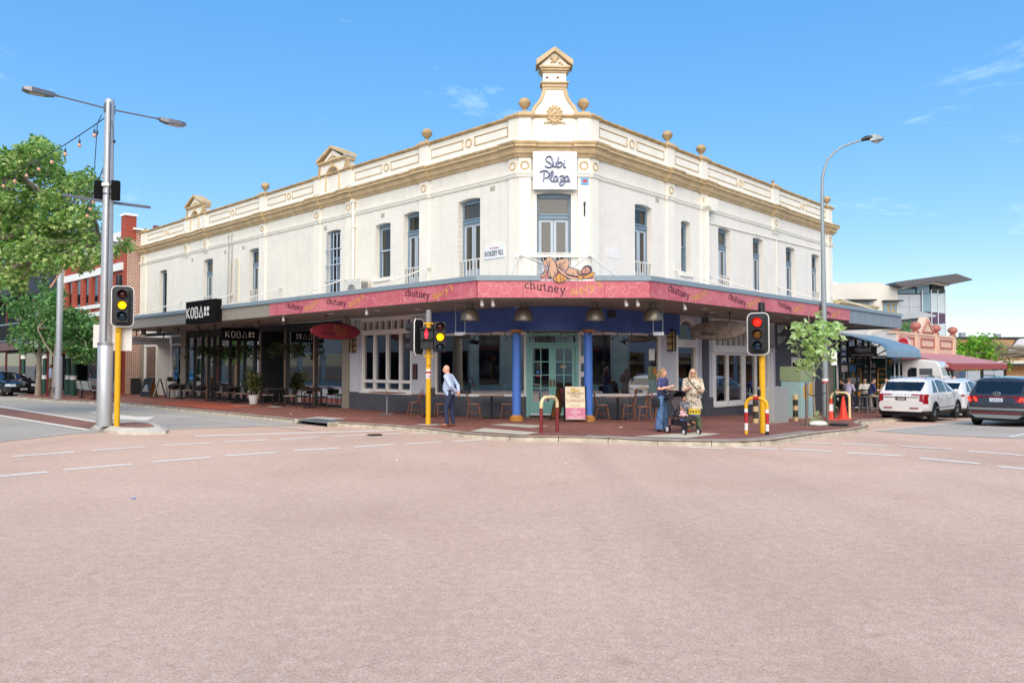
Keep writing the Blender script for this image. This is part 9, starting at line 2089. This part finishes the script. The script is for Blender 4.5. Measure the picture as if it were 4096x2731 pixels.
# young staked tree on the right: each leaf its own piece
tx0, ty0 = 9.1, 22.85; tz0 = gz(tx0, ty0)+PAVE
YT = empty('young_street_tree', 'young pale leaved street tree tied between two wooden stakes', 'tree', (tx0, ty0, tz0))
zq = lambda x, y, dy=0.: (lambda X, Y: ((X-2048)/3037*(ty0+dy), ty0+dy, 1.84+(1460-Y)/3037*(ty0+dy)))(3000+x/3.136, 1250+y/3.136)
mb = MB(); mb.tube([(tx0, ty0, tz0-.02), zq(795, 1150), zq(793, 950), zq(795, 840)], [.045, .036, .032, .03], 10); mb.build('trunk', m_bark, YT, smooth=50)
limbs = [[zq(795, 840), zq(780, 700, -.1), zq(785, 560), zq(765, 420), zq(750, 250), zq(742, 60), zq(738, -40)], [zq(795, 850), zq(740, 800, .1), zq(690, 740, .2), zq(640, 640, .2)], [zq(795, 830), zq(840, 660, -.1), zq(870, 520, -.2), zq(930, 430, -.2), zq(1010, 420, -.2), zq(1110, 350, -.3)], [zq(785, 600), zq(700, 510, .2), zq(620, 560, .2), zq(540, 470, .2), zq(530, 430, .2)], [zq(640, 640, .2), zq(600, 480, .1), zq(570, 330, .1), zq(575, 200, .1)], [zq(770, 480), zq(700, 350, .1), zq(660, 200, .1)], [zq(870, 520, -.2), zq(860, 350), zq(870, 180), zq(880, 60)], [zq(930, 430, -.2), zq(960, 300, -.2), zq(1010, 180, -.2), zq(1080, 150, -.2)], [zq(870, 580, -.1), zq(960, 550, -.2), zq(1030, 530, -.2), zq(1100, 470, -.2)]]
mb = MB()
for i, l_ in enumerate(limbs): mb.tube(l_, [.022 if i else .028]+[.014]*(len(l_)-2)+[.006], 7)
mb.build('branches', m_bark, YT, smooth=50)
def leaf_proto(k):
 r_ = random.Random(k); mb = MB(); rim = []
 for t, rad in ((-90, .15), (-50, .75), (-25, .5), (5, 1.0), (45, .55), (90, 1.05), (135, .55), (175, 1.0), (205, .5), (230, .75)): rim.append((rad*math.cos(R(t))*.5, rad*math.sin(R(t))*.5+.35, .0))
 n = len(rim); vs = [(0, .35, .06)] + [(x, y, -.16*(x*x+(y-.35)**2)*2.2+.05*r_.uniform(-1, 1)) for x, y, _ in rim]
 mb.add(vs, [(0, i+1, (i+1) % n+1) for i in range(n)]); me = bpy.data.meshes.new('leaf'); me.from_pydata(mb.v, [], mb.f); me.materials.append(m_leaf3)
 for p in me.polygons: p.use_smooth = True
 return me
LPR = [leaf_proto(k) for k in range(4)]
spots_ = [((x, y), d) for x, y, d, n in ((560, 170, .1, 10), (640, 140, .1, 9), (690, 190, .1, 8), (640, 270, .1, 9), (700, 250, .1, 7), (600, 300, .1, 5), (880, 60, 0, 7), (880, 120, 0, 9), (830, 180, 0, 8), (960, 160, -.2, 9), (1060, 150, -.2, 12), (1100, 190, -.2, 10), (940, 230, -.2, 9), (960, 280, -.2, 10), (860, 280, 0, 11), (1010, 320, -.2, 8), (1080, 260, -.2, 9), (900, 340, -.1, 11), (720, 350, .1, 9), (690, 420, .1, 10), (770, 410, 0, 8), (840, 400, -.1, 9), (550, 360, .1, 3), (530, 430, .2, 4), (610, 460, .1, 4), (740, 540, 0, 9), (810, 500, 0, 10), (880, 460, -.2, 11), (930, 490, -.2, 6), (1020, 530, -.2, 4), (1130, 330, -.3, 3), (1090, 470, -.2, 2), (640, 640, .2, 10), (690, 670, .2, 7), (720, 620, .1, 6), (790, 620, 0, 8), (850, 600, -.1, 5), (640, 700, .2, 5), (800, 720, 0, 5), (790, 790, 0, 5), (625, 560, .2, 2)) for _ in range(n)]
for (x, y), d in spots_[:300]:
 p = zq(x+rng.gauss(0, 26), y+rng.gauss(0, 24), d+rng.gauss(0, .16)); o = bpy.data.objects.new('leaf', rng.choice(LPR)); COL.objects.link(o); o.parent = YT
 o.location = wm(YT).inverted() @ V(p); o.rotation_euler = (rng.uniform(-.9, .9), rng.uniform(-.9, .9), rng.uniform(0, 6.28)); s = rng.uniform(.2, .32); o.scale = (s, s, s)
for (x, y) in [(820, 1280), (800, 1320), (840, 1330), (860, 1290), (820, 1370), (850, 1370), (800, 1260), (830, 1250), (870, 1340), (790, 1360)]*3:
 p = zq(x+rng.gauss(0, 12), y+rng.gauss(0, 12), rng.gauss(0, .1)); o = bpy.data.objects.new('leaf', rng.choice(LPR)); COL.objects.link(o); o.parent = YT
 o.location = wm(YT).inverted() @ V(p); o.rotation_euler = (rng.uniform(-.9, .9), rng.uniform(-.9, .9), rng.uniform(0, 6.28)); s = rng.uniform(.1, .16); o.scale = (s, s, s)
m_stake = mat('stake_wood', '6d6058', .85, var=.2, scale=12)
for x, lab in ((-.35, 'grey wooden stake left of the young tree'), (.27, 'grey wooden stake right of the young tree')):
 z = gz(tx0+x, ty0-.25)+PAVE; mb = MB(); mb.box(tx0+x-.03, tx0+x+.03, ty0-.28, ty0-.22, z-.02, 1.32 if x < 0 else 1.3); tag(mb.build('tree_stake', m_stake), lab, 'stake', 'stakes of the young tree')
mb = MB(); mb.tube([(tx0-.35, ty0-.27, 1.0), (tx0-.15, ty0-.12, .93), (tx0, ty0-.05, .94), (tx0+.15, ty0-.12, .97), (tx0+.27, ty0-.27, 1.03)], .014, 6); mb.build('tree_tie', m_black, YT)
mb = MB(); mb.slab([(tx0+.95*math.cos(t)*rng.uniform(.85, 1.1), ty0-.1+.55*math.sin(t)*rng.uniform(.85, 1.1)) for t in [i*math.pi/10 for i in range(20)]], tz0-.2, tz0+.012); mb.build('soil_patch', mat('soil', '6d5a48', .95, var=.4, scale=25), YT)
# potted fig outside the cafe, hanging baskets behind the panes
px_, py_, _ = FL.P(15.15, 1.0, 0)
PT = empty('potted_plant', 'bushy fig in tall white pot outside the dark cafe door', 'plant', (px_, py_, PAVE))
mb = MB(); mb.lathe([(.15, 0), (.17, .04), (.22, .36), (.23, .4), (.2, .4), (.19, .36), (.02, .35)], 22, (px_, py_, PAVE)); mb.build('pot', m_wht, PT, smooth=40)
mb = MB()
for k in range(6): a = k*1.05; mb.tube([(px_, py_, .45), (px_+.06*math.cos(a), py_+.06*math.sin(a), .8), (px_+.2*math.cos(a), py_+.2*math.sin(a), 1.4)], .012, 5)
mb.build('stems', m_bark, PT)
cs = [((px_+rng.gauss(0, .16), py_+rng.gauss(0, .16), rng.uniform(.7, 1.55)), .22) for _ in range(26)]
vs, fs = leaves(cs, 26, .13, rng, False, .5); mb = MB(); mb.v, mb.f = vs, fs; mb.build('foliage', leaf_mat('fig_leaf', ['2d3f22', '46592d', '66703a', '8c8448']), PT, normals=False, kind='stuff')
for s_, lab in ((21.9, 'trailing hanging plant at left of the folding glass front'), (19.9, 'trailing hanging plant in the middle of the folding glass front'), (17.3, 'trailing hanging plant right of the black hanging sign'), (14.0, 'trailing hanging plant above the cafe doorway'), (12.6, 'trailing hanging plant over the right cafe window')):
 x, y, _ = FL.P(s_, .35, 0); HB = empty('hanging_plant', lab, 'plant', (x, y, 2.5), 0, 'hanging plants along the cafe front')
 mb = MB(); mb.lathe([(.05, 2.55), (.16, 2.62), (.18, 2.78), (.15, 2.78)], 14, (x, y, 0)); mb.tube([(x, y, 2.78), (x, y, 3.67)], .006, 4); mb.build('basket', m_wood_d, HB)
 cs = [((x+rng.gauss(0, .3), y+rng.gauss(0, .18), 2.75-abs(rng.gauss(0, .28))), .16) for _ in range(18)]
 vs, fs = leaves(cs, 16, .13, rng, False, .5); mb = MB(); mb.v, mb.f = vs, fs; mb.build('foliage', leaf_mat('trail_leaf', ['26331f', '3a4a2a', '55603a']), HB, normals=False, kind='stuff')
x, y, _ = FL.P(25.0, .6, 0); WP = empty('planter', 'white planter tub at right end of the jeweller window', 'planter', (x, y, PAVE)); mb = MB(); mb.lathe([(.22, PAVE), (.27, .9), (.3, .92), (.3, .96), (.24, .96)], 18, (x, y, 0)); mb.build('tub', m_wht, WP, smooth=40)
cs = [((x+rng.gauss(0, .1), y+rng.gauss(0, .1), 1.1), .14) for _ in range(6)]; vs, fs = leaves(cs, 20, .12, rng, False); mb = MB(); mb.v, mb.f = vs, fs; mb.build('foliage', MATS['trail_leaf'], WP, normals=False, kind='stuff')
